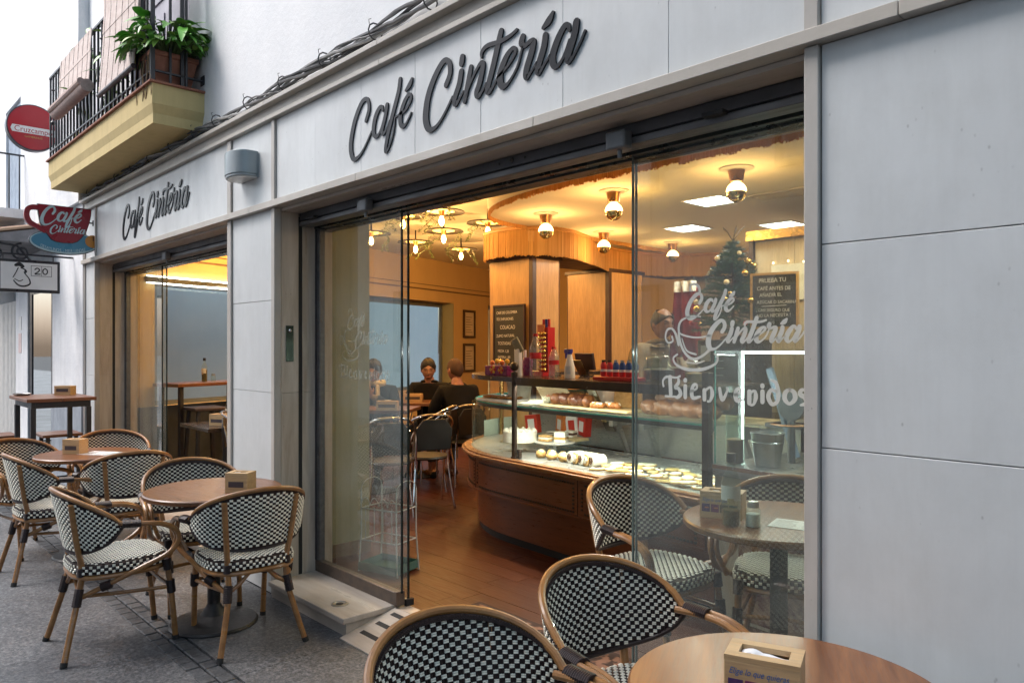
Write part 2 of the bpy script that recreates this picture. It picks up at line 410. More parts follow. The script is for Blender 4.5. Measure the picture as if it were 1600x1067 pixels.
# core behind the facing
CORE = M('wall_core', (.45, .43, .40), rough=.9)
bx('lintel', CORE, -8.58, -.248, 2.345, 4.2, .10, 2.983)
bx('pier', CORE, -4.965 + .03, -.248, 0, -4.27 - .032, .10, 2.343)
bx('pier', CORE, -8.58, -.248, 0, -8.17 - .032, .10, 2.343)
bx('wall_core', CORE, -.955 + .032, -.248, 0, 4.2, .10, 2.343)
# fascia panels of white stone
jx = [-8.58 + .04, -8.14, -7.4, -6.55, -5.70, -4.97]
def panel(x0, x1, z0, z1, name='stone_panel', mat=STONE, y=YF, g=None, d=0):
    g = (.0008 if z0 > 2.3 else .0014) if g is None else g
    return obj(name, MB().box(x0 + g, y + d, z0 + g, x1 - g, -.2485, z1 - g), mat, B, world=True, bevel=.0012)
for a, b in zip(jx[:-1], jx[1:]): panel(a, b, 2.380, 2.872, d=random.uniform(0, .0015))
panel(-4.905, -4.31, 2.380, 2.872)
jm = [-4.265, -3.79, -3.316, -2.848, -2.381, -1.912, -1.440, -.976]
for a, b in zip(jm[:-1], jm[1:]): panel(a, b, 2.380, 2.872, d=random.uniform(0, .0018))
for a, b in ((-.932, .25), (.25, 1.5), (1.5, 4.2)): panel(a, b, 2.380, 2.872)
# right-hand wall and piers
for z0, z1 in ((.0, .655), (.655, 1.220), (1.220, 1.784), (1.784, 2.339)):
    for a, b in ((-.932, .32), (.32, 1.6), (1.6, 4.2)): panel(a, b, z0, z1, d=random.uniform(0, .0015))
    panel(-4.905, -4.312, z0, z1, d=random.uniform(0, .0012))
    panel(-8.54, -8.20, z0, z1)
# vertical trims
def trim(x0, x1, z0, z1, y=-.294): return obj('trim_strip', MB().box(x0, y, z0, x1, -.2487, z1), TRIM, B, world=True, bevel=.003)
for a, b in ((-4.967, -4.908), (-4.309, -4.268), (-.975, -.934)):
    trim(a, b, 0, 2.338); trim(a, b, 2.3805, 2.8715)
trim(-8.198, -8.165, 0, 2.338); trim(-8.17, -8.142, 2.3805, 2.8715); trim(-8.582, -8.543, 0, 2.338); trim(-8.582, -8.543, 2.3805, 2.8715)
# string course and cornice, cut in lengths
random.seed(11)
x = -8.59
while x < 4.2:
    L_ = random.uniform(1.05, 1.5); e = min(x + L_, 4.2)
    obj('string_course', MB().box(x + .001, -.318, 2.340, e - .001, -.2487, 2.379), TRIMX, B, world=True, bevel=.002); x = e
x = -8.60
while x < 4.2:
    L_ = random.uniform(.9, 1.4); e = min(x + L_, 4.2)
    obj('cornice_lip', MB().box(x + .001, -.312, 2.8735, e - .001, -.2487, 2.897), TRIMX, B, world=True, bevel=.002)
    obj('cornice_band', MB().box(x + .05, -.292, 2.8975, e + .049, -.2487, 2.957), TRIMX, B, world=True, bevel=.0015)
    obj('cornice_cap', MB().box(x + .02, -.335, 2.9575, e + .019, -.2417, 2.984), TRIMX, B, world=True, bevel=.003); x = e
# reveals and soffits of the openings
for (xa, xb) in ((-4.27, -.955), (-8.17, -4.965)):
    n = 3; st = (xb - xa) / n
    for i in range(n): obj('soffit_slab', MB().box(xa + st * i + .001, -.2475, 2.322, xa + st * (i + 1) - .001, -.130, 2.3395), TRAVX, B, world=True)
    for z0, z1 in ((.0, 1.22), (1.22, 2.3215)):
        for ya, yb in ((-.2470, -.134), (-.108, .10)):
            obj('reveal_slab', MB().box(xa - .030, ya, z0 + .001, xa + .0, yb, z1 - .001), TRAV, B, world=True)
            obj('reveal_slab', MB().box(xb, ya, z0 + .001, xb + .030, yb, z1 - .001), TRAV, B, world=True)
    for xx in (xa - .026, xb + .001): bx('shutter_guide', RUBBER, xx, -.133, .0, xx + .025, -.109, 2.30)
    # rolling shutter box and sliding door gear
    bx('shutter_box', STEELD, xa + .002, -.128, 2.276, xb - .002, -.045, 2.3215, bevel=.003)
    bx('shutter_rail', STEELM, xa + .002, -.131, 2.242, xb - .002, -.05, 2.268, bevel=.003)
    bx('shutter_gap', RUBBER, xa + .003, -.118, 2.268, xb - .003, -.05, 2.276)
    bx('door_track', TRACK, xa + .002, -.030, 2.236, xb - .002, .012, 2.30, bevel=.002)
    bx('door_track', TRACK, xa + .002, .016, 2.228, xb - .002, .095, 2.30, bevel=.002)
bx('lock_plate', M('dark_green_plate', (.05, .06, .04), (.03, .04, .03), rough=.15, metal=.6), -4.2695, -.218, 1.41, -4.266, -.168, 1.63, bevel=.001)
obj('lock_screw', MB().sphere((-4.264, -.193, 1.60), .012, 10, 6), CHROME, B, world=True)
# motor boxes and arms under the shutter box
MOT = M('grey_motor_case', (.17, .18, .19), (.13, .14, .15), rough=.4, metal=.3)
for xm in (-1.745, -3.475, -6.55):
    mb_ = MB().box(xm - .045, -.182, 2.225, xm + .045, -.132, 2.292)
    m_ = obj('door_motor', mb_, MOT, B, world=True, bevel=.008)
    obj('motor_pin', MB().cyl((xm, -.15, 2.196), .009, .03, 10), MOT, m_, world=True)
for xm in (-1.33, -4.05):
    obj('stop_arm', MB().box(xm - .06, -.165, 2.262, xm + .02, -.1315, 2.278), RUBBER, B, world=True, bevel=.003)
for xx, zz in ((-2.35, 2.302), (-2.27, 2.300), (-2.43, 2.300)):
    obj('bolt_cap', MB().sphere((xx, -.129, zz), (.012, .006, .012) if xx == -2.35 else (.006, .004, .006), 10, 6), RUBBER, B, world=True)
# thresholds: stone step, ramp with grip strips
def slope(x0, x1, ya, za, yb, zb, zbot=-.02):
    return MB().add([(x0, ya, zbot), (x1, ya, zbot), (x1, yb, zbot), (x0, yb, zbot), (x0, ya, za), (x1, ya, za), (x1, yb, zb), (x0, yb, zb)],
                    [(3, 2, 1, 0), (4, 5, 6, 7), (0, 1, 5, 4), (1, 2, 6, 5), (2, 3, 7, 6), (3, 0, 4, 7)])
for (xa, xb) in ((-4.269, -3.405), (-1.80, -.977)):
    bx('step_tread', TRAVX, xa, -.330, .070, xb, .10, .100, bevel=.004)
    bx('step_riser', TRAVX, xa, -.306, -.02, xb - .012, .09, .0695)
rp = obj('door_ramp', slope(-3.4165, -1.7985, -.345, .006, -.012, .088), TRAVX, B, world=True, bevel=.002)
bx('sill_strip', TRAVX, -3.4165, -.0115, -.02, -1.7985, .06, .0885)
for yy in (-.262, -.168, -.074):
    z = .006 + (yy + .345) / .333 * .082
    obj('grip_strip', slope(-3.36, -1.86, yy, z + .0016, yy + .026, z + .0016 + .0064, z - .004), RUBBER, rp, world=True)
DRAIN = obj('floor_socket', MB().lathe([(0, 0), (.046, 0), (.046, .004), (.036, .005), (.034, .002), (.018, .001), (0, .001)], 24, (-3.62, -.225, .1005)), STEEL, B, world=True)
obj('socket_hole', MB().cyl((-3.62, -.225, .1018), .02, .0016, 16), RUBBER, DRAIN, world=True)
bx('step_tread', TRAVX, -8.168, -.330, .070, -7.10, .10, .100, bevel=.004); bx('step_riser', TRAVX, -8.168, -.306, -.02, -7.11, .09, .0695)
bx('step_tread', TRAVX, -7.098, -.318, .04, -4.968, .10, .088, bevel=.004)
# glazed leaves
def leaf(x0, x1, y, z0, z1, lab, edge='r', name='glass_leaf', dark=True):
    o = obj(name, MB().box(x0, y - .004, z0, x1, y + .004, z1), PANE, B, world=True, smooth=False, label=lab)
    for e, xe in (('l', x0), ('r', x1)):
        if e in edge: obj('glass_edge', MB().box(xe - (.004 if 'l' not in edge else .0022), y - .0055, z0, xe + (.004 if 'l' not in edge else .0022), y + .0055, z1), EDGED if 'l' not in edge else EDGEL, o, world=True, smooth=False)
    return o
FXL = leaf(-4.205, -3.357, .0, .172, 2.236, 'fixed glass leaf left of the open doorway')
SLL = leaf(-4.20, -3.385, .062, .092, 2.228, 'sliding glass leaf pushed open behind the left fixed leaf')
FXR = leaf(-1.80, -.93, .0, .172, 2.236, 'fixed glass leaf right of the open doorway with white lettering', 'l')
SLR = leaf(-1.832, -.93, .062, .092, 2.228, 'sliding glass leaf behind the right fixed leaf', 'l')
for (a, b) in ((-4.268, -3.40), (-1.795, -.957)):
    bx('bottom_rail', BRONZE, a, -.022, .1005, b, .022, .1715, bevel=.003)
bx('rail_foot', BRONZE, -3.398, -.026, .1005, -3.372, .03, .178, bevel=.003); bx('rail_foot', RUBBER, -3.385, .035, .0895, -3.365, .085, .125)
for a in (-4.268, -.975): bx('door_jamb', STEELD, a, -.024, .172, a + .018, .024, 2.236); bx('door_jamb', STEELM, a + .02, -.02, .172, a + .05, .02, 2.236, bevel=.002)
leaf(-8.10, -7.13, .0, .172, 2.236, 'fixed glass leaf at the far end of the second opening')
leaf(-8.09, -7.20, .062, .092, 2.228, 'sliding glass leaf at the far end of the second opening')
leaf(-5.52, -5.0, .0, .172, 2.236, 'fixed glass leaf at the near end of the second opening', 'l')
bx('bottom_rail', BRONZE, -8.168, -.022, .1005, -7.15, .022, .1715, bevel=.003); bx('door_jamb', STEELD, -8.166, -.024, .172, -8.148, .024, 2.236); bx('door_jamb', STEELM, -8.146, -.02, .172, -8.116, .02, 2.236)
# ------------------------------------------------------------------ lettering
LETTERS = [
    ('C', [[(0.179,0.180,0.70),(0.206,0.228,0.80),(0.202,0.272,0.70),(0.176,0.290,0.70),(0.131,0.273,0.90),(0.074,0.203,1.00),(0.039,0.117,1.10),(0.035,0.058,1.10),(0.053,0.015,0.95),(0.083,0.004,0.70),(0.131,0.021,0.45),(0.177,0.058,0.35),(0.231,0.114,0.30)]]),
    ('a', [[(0.332,0.197,0.50),(0.324,0.216,0.60),(0.296,0.211,0.80),(0.264,0.174,0.95),(0.248,0.120,0.95),(0.256,0.091,0.80),(0.276,0.080,0.60),(0.304,0.095,0.40),(0.340,0.144,0.35)], [(0.369,0.214,0.80),(0.356,0.167,0.80),(0.328,0.107,0.80),(0.332,0.082,0.70),(0.363,0.095,0.35),(0.391,0.133,0.30)]]),
    ('f', [[(0.479,0.310,0.80),(0.467,0.258,0.85),(0.429,0.181,0.90),(0.387,0.095,0.90),(0.360,0.022,0.80),(0.356,-0.010,0.60),(0.379,0.000,0.40),(0.414,0.050,0.35),(0.433,0.107,0.30),(0.437,0.138,0.30),(0.463,0.143,0.30),(0.493,0.153,0.30)]]),
    ('e', [[(0.485,0.142,0.30),(0.529,0.157,0.40),(0.566,0.191,0.50),(0.566,0.214,0.50),(0.548,0.220,0.60),(0.515,0.195,0.80),(0.485,0.146,0.90),(0.482,0.104,0.90),(0.500,0.083,0.75),(0.529,0.090,0.40),(0.569,0.131,0.30)], [(0.526,0.245,0.40),(0.558,0.264,0.90),(0.576,0.287,0.50)]]),
    ('C', [[(0.832,0.194,0.90),(0.858,0.233,0.90),(0.858,0.276,0.90),(0.834,0.303,0.75),(0.797,0.293,0.95),(0.744,0.243,1.10),(0.700,0.173,1.25),(0.682,0.091,1.35),(0.694,0.040,1.20),(0.721,0.020,0.80),(0.764,0.028,0.50),(0.816,0.065,0.40),(0.877,0.130,0.35)]]),
    ('i', [[(0.937,0.223,0.95),(0.923,0.173,1.00),(0.892,0.118,0.95),(0.898,0.093,0.80),(0.923,0.107,0.40),(0.951,0.135,0.35)], [(0.945,0.283,1.00),(0.940,0.259,1.00)]]),
    ('n', [[(1.002,0.225,0.80),(0.984,0.165,0.95),(0.960,0.092,0.80)], [(0.969,0.115,0.35),(1.014,0.176,0.40),(1.055,0.218,0.50),(1.076,0.224,0.70),(1.080,0.204,0.90),(1.060,0.145,0.95),(1.040,0.109,0.90),(1.049,0.090,0.75),(1.078,0.107,0.40),(1.100,0.131,0.35)]]),
    ('t', [[(1.192,0.319,0.90),(1.176,0.276,1.00),(1.142,0.186,1.00),(1.110,0.110,0.95),(1.117,0.092,0.80),(1.142,0.106,0.40),(1.173,0.140,0.35)], [(1.072,0.248,0.40),(1.075,0.270,0.60),(1.110,0.285,0.60),(1.186,0.279,0.60),(1.246,0.284,0.50),(1.285,0.296,0.45)]]),
    ('e', [[(1.182,0.142,0.40),(1.234,0.169,0.40),(1.273,0.203,0.50),(1.275,0.223,0.55),(1.258,0.229,0.60),(1.222,0.205,0.90),(1.189,0.152,1.10),(1.189,0.111,1.10),(1.207,0.092,0.80),(1.240,0.102,0.40),(1.288,0.150,0.35),(1.317,0.218,0.35)]]),
    ('r', [[(1.318,0.258,0.90),(1.313,0.236,1.00),(1.331,0.220,0.60),(1.360,0.228,0.60),(1.380,0.222,0.80),(1.368,0.184,1.00),(1.340,0.124,1.00),(1.339,0.094,0.80),(1.363,0.106,0.40),(1.396,0.136,0.35)]]),
    ('i', [[(1.443,0.226,0.90),(1.435,0.184,1.00),(1.405,0.118,1.00),(1.407,0.094,0.80),(1.435,0.114,0.40),(1.467,0.144,0.35)], [(1.432,0.259,0.50),(1.462,0.276,1.00),(1.483,0.300,0.50)]]),
    ('a', [[(1.567,0.209,0.50),(1.562,0.228,0.60),(1.541,0.229,0.80),(1.507,0.190,1.00),(1.481,0.136,1.05),(1.489,0.099,0.90),(1.512,0.095,0.50),(1.541,0.123,0.40),(1.567,0.172,0.35)], [(1.602,0.228,0.95),(1.592,0.183,1.00),(1.562,0.117,1.00),(1.564,0.095,0.80),(1.587,0.106,0.40),(1.622,0.148,0.35),(1.644,0.182,0.35)]]),
]

DECAL = [
    ('B', [[(0.006,0.054,0.55),(0.003,0.073,0.50),(0.020,0.089,0.60),(0.061,0.087,0.50),(0.078,0.093,0.55)], [(0.035,0.089,1.00),(0.038,0.026,1.00)], [(0.070,0.088,0.50),(0.073,0.071,0.80),(0.058,0.051,0.80),(0.073,0.047,0.80),(0.081,0.028,1.00),(0.067,0.015,0.80),(0.058,0.017,0.50)], [(0.015,0.017,0.50),(0.055,0.017,0.50)]]),
    ('i', [[(0.101,0.057,1.00),(0.101,0.017,1.00)], [(0.101,0.080,1.00),(0.101,0.077,1.00)]]),
    ('e', [[(0.124,0.039,0.55),(0.148,0.050,0.50),(0.148,0.064,0.60),(0.135,0.061,0.80),(0.128,0.035,1.00),(0.135,0.016,0.90),(0.162,0.022,0.55)]]),
    ('n', [[(0.181,0.046,1.00),(0.181,0.013,1.00)], [(0.181,0.042,0.55),(0.205,0.057,0.60),(0.213,0.034,1.00),(0.205,0.010,0.60),(0.195,0.007,0.55)]]),
    ('v', [[(0.242,0.054,0.80),(0.253,0.015,0.90),(0.273,0.050,0.50),(0.271,0.057,0.55)]]),
    ('e', [[(0.301,0.035,0.55),(0.321,0.043,0.50),(0.321,0.054,0.60),(0.309,0.054,0.80),(0.304,0.033,1.00),(0.310,0.015,0.90),(0.334,0.021,0.55)]]),
    ('n', [[(0.356,0.049,1.00),(0.356,0.009,1.00)], [(0.356,0.042,0.55),(0.375,0.052,0.60),(0.380,0.032,1.00),(0.373,0.008,0.60),(0.363,0.003,0.55)]]),
    ('i', [[(0.404,0.051,1.00),(0.404,0.016,1.00)], [(0.404,0.071,1.00),(0.404,0.068,1.00)]]),
    ('d', [[(0.453,0.053,0.60),(0.435,0.057,0.80),(0.425,0.035,1.00),(0.437,0.011,0.90),(0.456,0.019,0.80),(0.460,0.045,1.00),(0.453,0.080,0.80),(0.435,0.090,0.55)]]),
    ('o', [[(0.499,0.062,0.60),(0.485,0.051,1.00),(0.483,0.029,1.00),(0.499,0.015,0.70),(0.517,0.031,1.00),(0.515,0.052,1.00),(0.499,0.062,0.60)]]),
    ('s', [[(0.552,0.062,0.55),(0.539,0.061,0.80),(0.535,0.048,1.00),(0.552,0.037,1.00),(0.554,0.020,0.90),(0.537,0.013,0.50)]]),
    ('cup', [[(0.165,0.308,0.30),(0.129,0.311,0.50),(0.087,0.298,0.60),(0.073,0.274,0.70),(0.078,0.250,0.50),(0.118,0.237,0.50),(0.162,0.234,0.50),(0.205,0.241,0.50)], [(0.073,0.274,0.60),(0.078,0.221,0.70),(0.101,0.177,0.70),(0.135,0.156,0.80),(0.173,0.168,0.70),(0.205,0.192,0.80)], [(0.087,0.230,0.30),(0.107,0.187,0.50),(0.146,0.173,0.55)], [(0.044,0.238,0.55),(0.047,0.221,0.55),(0.026,0.216,0.50),(0.015,0.236,0.50),(0.023,0.263,0.60),(0.044,0.267,0.60),(0.061,0.245,0.70),(0.073,0.206,0.60)], [(0.067,0.172,0.55),(0.050,0.158,0.50),(0.064,0.134,0.60),(0.112,0.118,0.90),(0.178,0.121,0.90),(0.226,0.141,0.60),(0.234,0.164,0.55),(0.221,0.176,0.30)], [(0.107,0.144,0.30),(0.151,0.142,0.50),(0.181,0.150,0.30)], [(0.134,0.402,0.30),(0.124,0.404,0.55),(0.122,0.419,0.50),(0.140,0.427,0.60),(0.159,0.414,0.70),(0.162,0.393,0.60),(0.154,0.386,0.50)]]),
]

SIGNM = M('gloss_black_acrylic', (.012, .014, .018), (.016, .018, .023), rough=.32, scale=3, rr=.03, spec=.22)
def wall_sign(x0, label):
    t = thing('wall_sign', label, 'sign', (x0, YF, 2.46)); t['group'] = 'cafe name signs on the fascia'
    for i, (ch, sts) in enumerate(LETTERS):
        mb = MB()
        for j, s_ in enumerate(sts): stroke(mb, s_, .031, lambda u, v, d: (u, -d, v), .007, .0008 * j)
        obj('letter', mb, SIGNM, t, ang=30)
    return t
wall_sign(-3.44, 'large black script sign spelling Café Cintería above the open doorway')
wall_sign(-7.32, 'black script sign spelling Café Cintería above the far second opening')
FROST = vinyl('etched_vinyl', (.66, .68, .64), .18); FROSTL = vinyl('faint_etched_vinyl', (.62, .62, .58), .74)  # more see-through vinyl for the fainter left lettering
def aff(ls, sx, sz, ox, oz, u0, v0): return [[((u - u0) * sx + ox, (v - v0) * sz + oz, w_) for u, v, w_ in s_] for s_ in ls]
def decal(parent, ox, oz, y, mat):
    items = [(aff(s_, .35, .31, .11, .297, .035, -.01), .016) for c, s_ in LETTERS[:4]] + [(aff(s_, .365, .353, .197, .192, .682, .02), .016) for c, s_ in LETTERS[4:]] + [(s_, .0155 if c != 'cup' else .013) for c, s_ in DECAL]
    for i, (sts, wd) in enumerate(items):
        mb = MB()
        for j, s_ in enumerate(sts): stroke(mb, s_, wd, lambda u, v, d: (u + ox, y - d, v + oz), .0006, .0003 * j, 5)
        obj('lettering' if i < len(items) - 1 else 'cup_drawing', mb, mat, parent, world=True, smooth=False)
decal(FXR, -1.66, 1.30, -.0045, FROST)
decal(SLL, -4.12, 1.30, .0575, FROSTL)
# ------------------------------------------------------------------ balcony (part of the building)
BAL = bx('balcony_slab', YELLOW, -8.60, -.600, 3.195, -5.50, -.2405, 3.335)
obj('slab_moulding', slope(-8.575, -5.53, -.585, 3.135, -.2405, 3.135, 3.065), YELLOW, BAL, world=True, smooth=False)
mo = MB()                                                        # chamfered course between slab and moulding
o_ = [(-8.6, -.6, 3.1945), (-5.5, -.6, 3.1945), (-5.5, -.2405, 3.1945), (-8.6, -.2405, 3.1945)]; i_ = [(-8.575, -.585, 3.1355), (-5.53, -.585, 3.1355), (-5.53, -.2405, 3.1355), (-8.575, -.2405, 3.1355)]
obj('slab_chamfer', mo.add(i_ + o_, [(3, 2, 1, 0), (4, 5, 6, 7), (0, 1, 5, 4), (1, 2, 6, 5), (2, 3, 7, 6), (3, 0, 4, 7)]), YELLOW, BAL, world=True, smooth=False)
TERRA = M('terracotta', (.30, .12, .07), (.22, .085, .055), rough=.75, scale=14, bump=.1)
bx('tile_edge', TERRA, -8.62, -.622, 3.3355, -5.48, -.2405, 3.352, BAL, bevel=.003)
RL = obj('railing', MB().box(-8.575, -.598, 3.425, -5.525, -.578, 3.437).box(-8.575, -.602, 4.150, -5.525, -.574, 4.168), IRON, B, world=True)
bx('railing_return', IRON, -5.537, -.5775, 3.425, -5.517, -.20, 3.437, RL); bx('railing_return', IRON, -5.537, -.5735, 4.150, -5.513, -.235, 4.168, RL)
bx('wall_bracket', IRON, -5.56, -.2485, 3.40, -5.49, -.2405, 3.47, RL, bevel=.004)
def bar(px_, py_, knob):
    m = MB().box(px_ - .008, py_ - .008, 3.353, px_ + .008, py_ + .008, 4.149)
    if knob:
        m.lathe([(0, -.03), (.012, -.022), (.024, 0), (.012, .022), (0, .03)], 8, (px_, py_, 3.70)); m.lathe([(0, -.02), (.02, 0), (0, .02)], 8, (px_, py_, 4.02))
    obj('railing_bar', m, IRON, RL, world=True)
nb = 27
for i in range(nb + 1): bar(-8.57 + 3.04 * i / nb, -.588, i % 3 == 1)
for yy in (-.47, -.36): bar(-5.527, yy, False)
obj('corner_post', MB().box(-5.541, -.604, 3.353, -5.513, -.576, 4.60), IRON, RL, world=True)
obj('corner_post', MB().box(-5.541, -.40, 3.353, -5.517, -.376, 4.60), IRON, RL, world=True)
# ------------------------------------------------------------------ other buildings of the street
N = thing('neighbour_building', 'old white plastered house beyond the cafe with a dark framed door and folding gate', 'building', (-11.0, -.30, 0))
def nb_(name, mat, x0, y0, z0, x1, y1, z1, par=None, bevel=0.0, **k): return obj(name, MB().box(x0, y0, z0, x1, y1, z1), mat, par or N, world=True, bevel=bevel, smooth=bool(bevel), **k)
nb_('wall', OLDPL, -9.90, -.30, 0, -8.585, .15, 2.98); nb_('wall', OLDPL, -12.0, -.30, 0, -11.25, .15, 2.98)
nb_('wall', OLDPL, -11.25, -.30, 2.30, -9.90, .15, 2.98); nb_('wall', OLDPL, -14.0, -.30, 2.42, -12.0, .15, 2.98); nb_('wall', OLDPL, -16, -.30, 0, -14.0, .15, 2.98)
nb_('upper_wall', OLDPL, -16, -.34, 2.9805, -12.45, .15, 6.6); nb_('upper_wall', OLDPL, -11.45, -.34, 2.9805, -8.585, .15, 6.6); nb_('upper_wall', OLDPL, -12.45, -.34, 4.75, -11.45, .15, 6.6); nb_('upper_wall', OLDPL, -12.45, -.34, 2.9805, -11.45, .15, 3.25)
BLUEG = M('blue_grey_shutter_paint', (.26, .32, .40), (.20, .25, .32), rough=.6, scale=9)
sh_ = nb_('window_shutter', BLUEG, -12.44, -.30, 3.26, -11.46, -.24, 4.74)
for k in range(4): nb_('shutter_board', BLUEG, -12.43 + .245 * k, -.312, 3.27, -12.43 + .245 * k + .235, -.3005, 4.73, sh_)
fr = nb_('balcony_slab', OLDPL, -12.9, -.95, 3.13, -11.2, -.3405, 3.245)
nb_('railing', IRON, -12.9, -.94, 3.92, -11.22, -.915, 3.945, fr); nb_('railing', IRON, -12.9, -.94, 3.32, -11.22, -.92, 3.335, fr); nb_('railing', IRON, -11.235, -.914, 3.92, -11.215, -.341, 3.94, fr)
for k in range(15): nb_('railing_bar', IRON, -12.89 + .118 * k, -.934, 3.246, -12.876 + .118 * k, -.92, 3.919, fr)
for k in range(5): nb_('railing_bar', IRON, -11.233, -.84 + .11 * k, 3.246, -11.219, -.826 + .11 * k, 3.919, fr)
BLACKW = M('black_painted_frame', (.014, .013, .018), (.02, .02, .025), rough=.35)
MIRR = M('mirror_glass', (.62, .66, .66), (.58, .62, .62), rough=.03, metal=1.0, rr=.01, scale=2)
d_ = nb_('door_frame', BLACKW, -11.24, -.285, 2.16, -9.91, -.12, 2.295); nb_('jamb', BLACKW, -11.24, -.285, 0, -11.08, -.12, 2.159, d_); nb_('jamb', BLACKW, -10.03, -.285, 0, -9.91, -.12, 2.159, d_)
nb_('door_glass', MIRR, -11.079, -.275, .05, -10.031, -.25, 2.158, d_)
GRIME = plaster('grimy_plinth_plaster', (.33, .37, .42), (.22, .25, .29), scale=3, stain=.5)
GATE = M('off_white_gate', (.66, .66, .64), (.56, .56, .55), rough=.5, scale=9)
nb_('gate_recess', GRIME, -14.0, .02, 0, -12.0, .1, 2.419)
for k in range(20):
    x0 = -12.06 - .098 * k; m_ = MB().box(x0 - .030, -.30, .02, x0 + .030, -.17, 2.12)
    obj('gate_bar', m_, GATE, N, world=True, smooth=False)
for z in (.1, 1.0, 2.1): nb_('gate_rail', GATE, -13.98, -.169, z, -12.02, -.14, z + .035)
nb_('gate_lock', BLACKW, -12.30, -.225, 1.0, -12.22, -.2005, 1.1)
for (z0, z1, c) in ((1.72, 1.90, (.75, .75, .74)), (1.42, 1.68, (.70, .55, .53))): nb_('notice', M('notice_%d' % int(z0 * 100), c, rough=.6), -11.80, -.304, z0, -11.62, -.3005, z1)
nb_('plinth', GRIME, -9.895, -.312, 0, -8.587, -.3005, .95)
# tiled canopy with a wrought iron scroll
TILE = M('weathered_roof_tile', (.22, .13, .085), (.30, .20, .13), rough=.85, scale=12, bump=.2, rand=.2)
CAN = thing('shop_canopy', 'weathered tiled canopy on iron brackets over the neighbouring shop', 'canopy', (-11.6, -.30, 2.7))
obj('canopy_deck', slope(-13.6, -9.75, -1.0, 2.705, -.302, 2.86, 2.66), M('grey_canopy_board', (.24, .23, .24), (.17, .17, .18), rough=.7), CAN, world=True, smooth=False)
tl = MB()
tl.add([(0.10 * cos(a), 0, .05 * sin(a)) for a in [pi * k / 6 for k in range(7)]] + [(0.10 * cos(a), .72, .05 * sin(a) + .16) for a in [pi * k / 6 for k in range(7)]] +
       [(0.085 * cos(a), 0, .038 * sin(a)) for a in [pi * k / 6 for k in range(7)]], [(k, k + 1, k + 8, k + 7) for k in range(6)] + [(k + 1, k, k + 14, k + 15) for k in range(6)])
tme = tl.mesh('roof_tile', TILE)
for k in range(18): piece('roof_tile', tme, CAN, (-9.85 - .21 * k + 11.6, -.735, .015), (0, random.uniform(-.03, .03), 0))
def scroll(cx, cz, r, turns=1.6, a0=0, s_=1): return [(0, cx + s_ * r * (1 - .75 * t) * cos(a0 + turns * 2 * pi * t), cz + r * (1 - .75 * t) * sin(a0 + turns * 2 * pi * t)) for t in [k / 26 for k in range(27)]]
sc_ = MB().tube([(-9.8 + p[0], p[1], p[2]) for p in scroll(-.62, 2.55, .10, 1.5, pi / 2)], .012, 6).tube([(-9.8, -.305, 2.30), (-9.8, -.5, 2.42), (-9.8, -.66, 2.62), (-9.8, -.95, 2.655)], .013, 6)
sc_.tube([(-9.8 + p[0], p[1], p[2]) for p in scroll(-.86, 2.52, .075, 1.5, 0, -1)], .01, 6)
obj('scroll_bracket', sc_, IRON, CAN, world=True)
# rooster shop sign
S20 = thing('hanging_sign', 'white framed lightbox with a rooster drawing and 20 under the canopy', 'sign', (-8.95, -.72, 2.2))
def sg(name, mat, y0, z0, y1, z1, x0, x1, par=S20, bevel=0): return obj(name, MB().box(x0, y0, z0, x1, y1, z1), mat, par, world=True, bevel=bevel, smooth=bool(bevel))
sg('frame', BLACKW, -.975, 2.055, -.43, 2.385, -9.0, -8.93, bevel=.004)
sg('face', WHITEP, -.950, 2.085, -.455, 2.355, -8.9295, -8.925)
BLK = M('sign_black', (.015, .015, .018), rough=.5)
def yz(x): return lambda u, v, d: (x + d, u, v)
mb = MB()
for s_ in ([(-.82, 2.325, 1.6), (-.79, 2.335, 2.2), (-.76, 2.315, 1.6)], [(-.775, 2.30, .7), (-.745, 2.285, .7), (-.735, 2.265, 1.3), (-.738, 2.25, .5)], [(-.80, 2.30, .5), (-.82, 2.25, .5), (-.845, 2.20, .4)],
           [(-.84, 2.17, .5), (-.80, 2.125, .8), (-.75, 2.115, .9), (-.70, 2.14, .8), (-.705, 2.19, .6), (-.74, 2.24, .5), (-.75, 2.26, .4)], [(-.83, 2.185, .4), (-.79, 2.165, .5), (-.76, 2.18, .4)]): stroke(mb, s_, .018, yz(-8.9248), .0012, 0, 5)
obj('rooster_drawing', mb, BLK, S20, world=True, smooth=False)
mb = MB()
for i_, s_ in enumerate(([(-.655, 2.29, 1), (-.635, 2.305, 1), (-.615, 2.29, 1), (-.63, 2.265, 1), (-.655, 2.245, 1), (-.61, 2.245, 1)], [(-.565, 2.305, 1), (-.583, 2.29, 1), (-.583, 2.26, 1), (-.565, 2.245, 1), (-.547, 2.26, 1), (-.547, 2.29, 1), (-.565, 2.305, 1)])): stroke(mb, s_, .011, yz(-8.9248), .0012, 0, 5)
for y0, y1, z0, z1 in ((-.69, -.505, 2.325, 2.329), (-.69, -.505, 2.222, 2.226), (-.69, -.686, 2.226, 2.325), (-.509, -.505, 2.226, 2.325), (-.598, -.595, 2.226, 2.325)): mb.box(-8.9248, y0, z0, -8.9238, y1, z1)
obj('number_plate', mb, BLK, S20, world=True, smooth=False)
obj('hanger', MB().box(-8.972, -1.0, 2.43, -8.958, -.301, 2.448).box(-8.97, -.93, 2.3845, -8.96, -.92, 2.431).box(-8.97, -.49, 2.3845, -8.96, -.48, 2.431), IRON, S20, world=True)
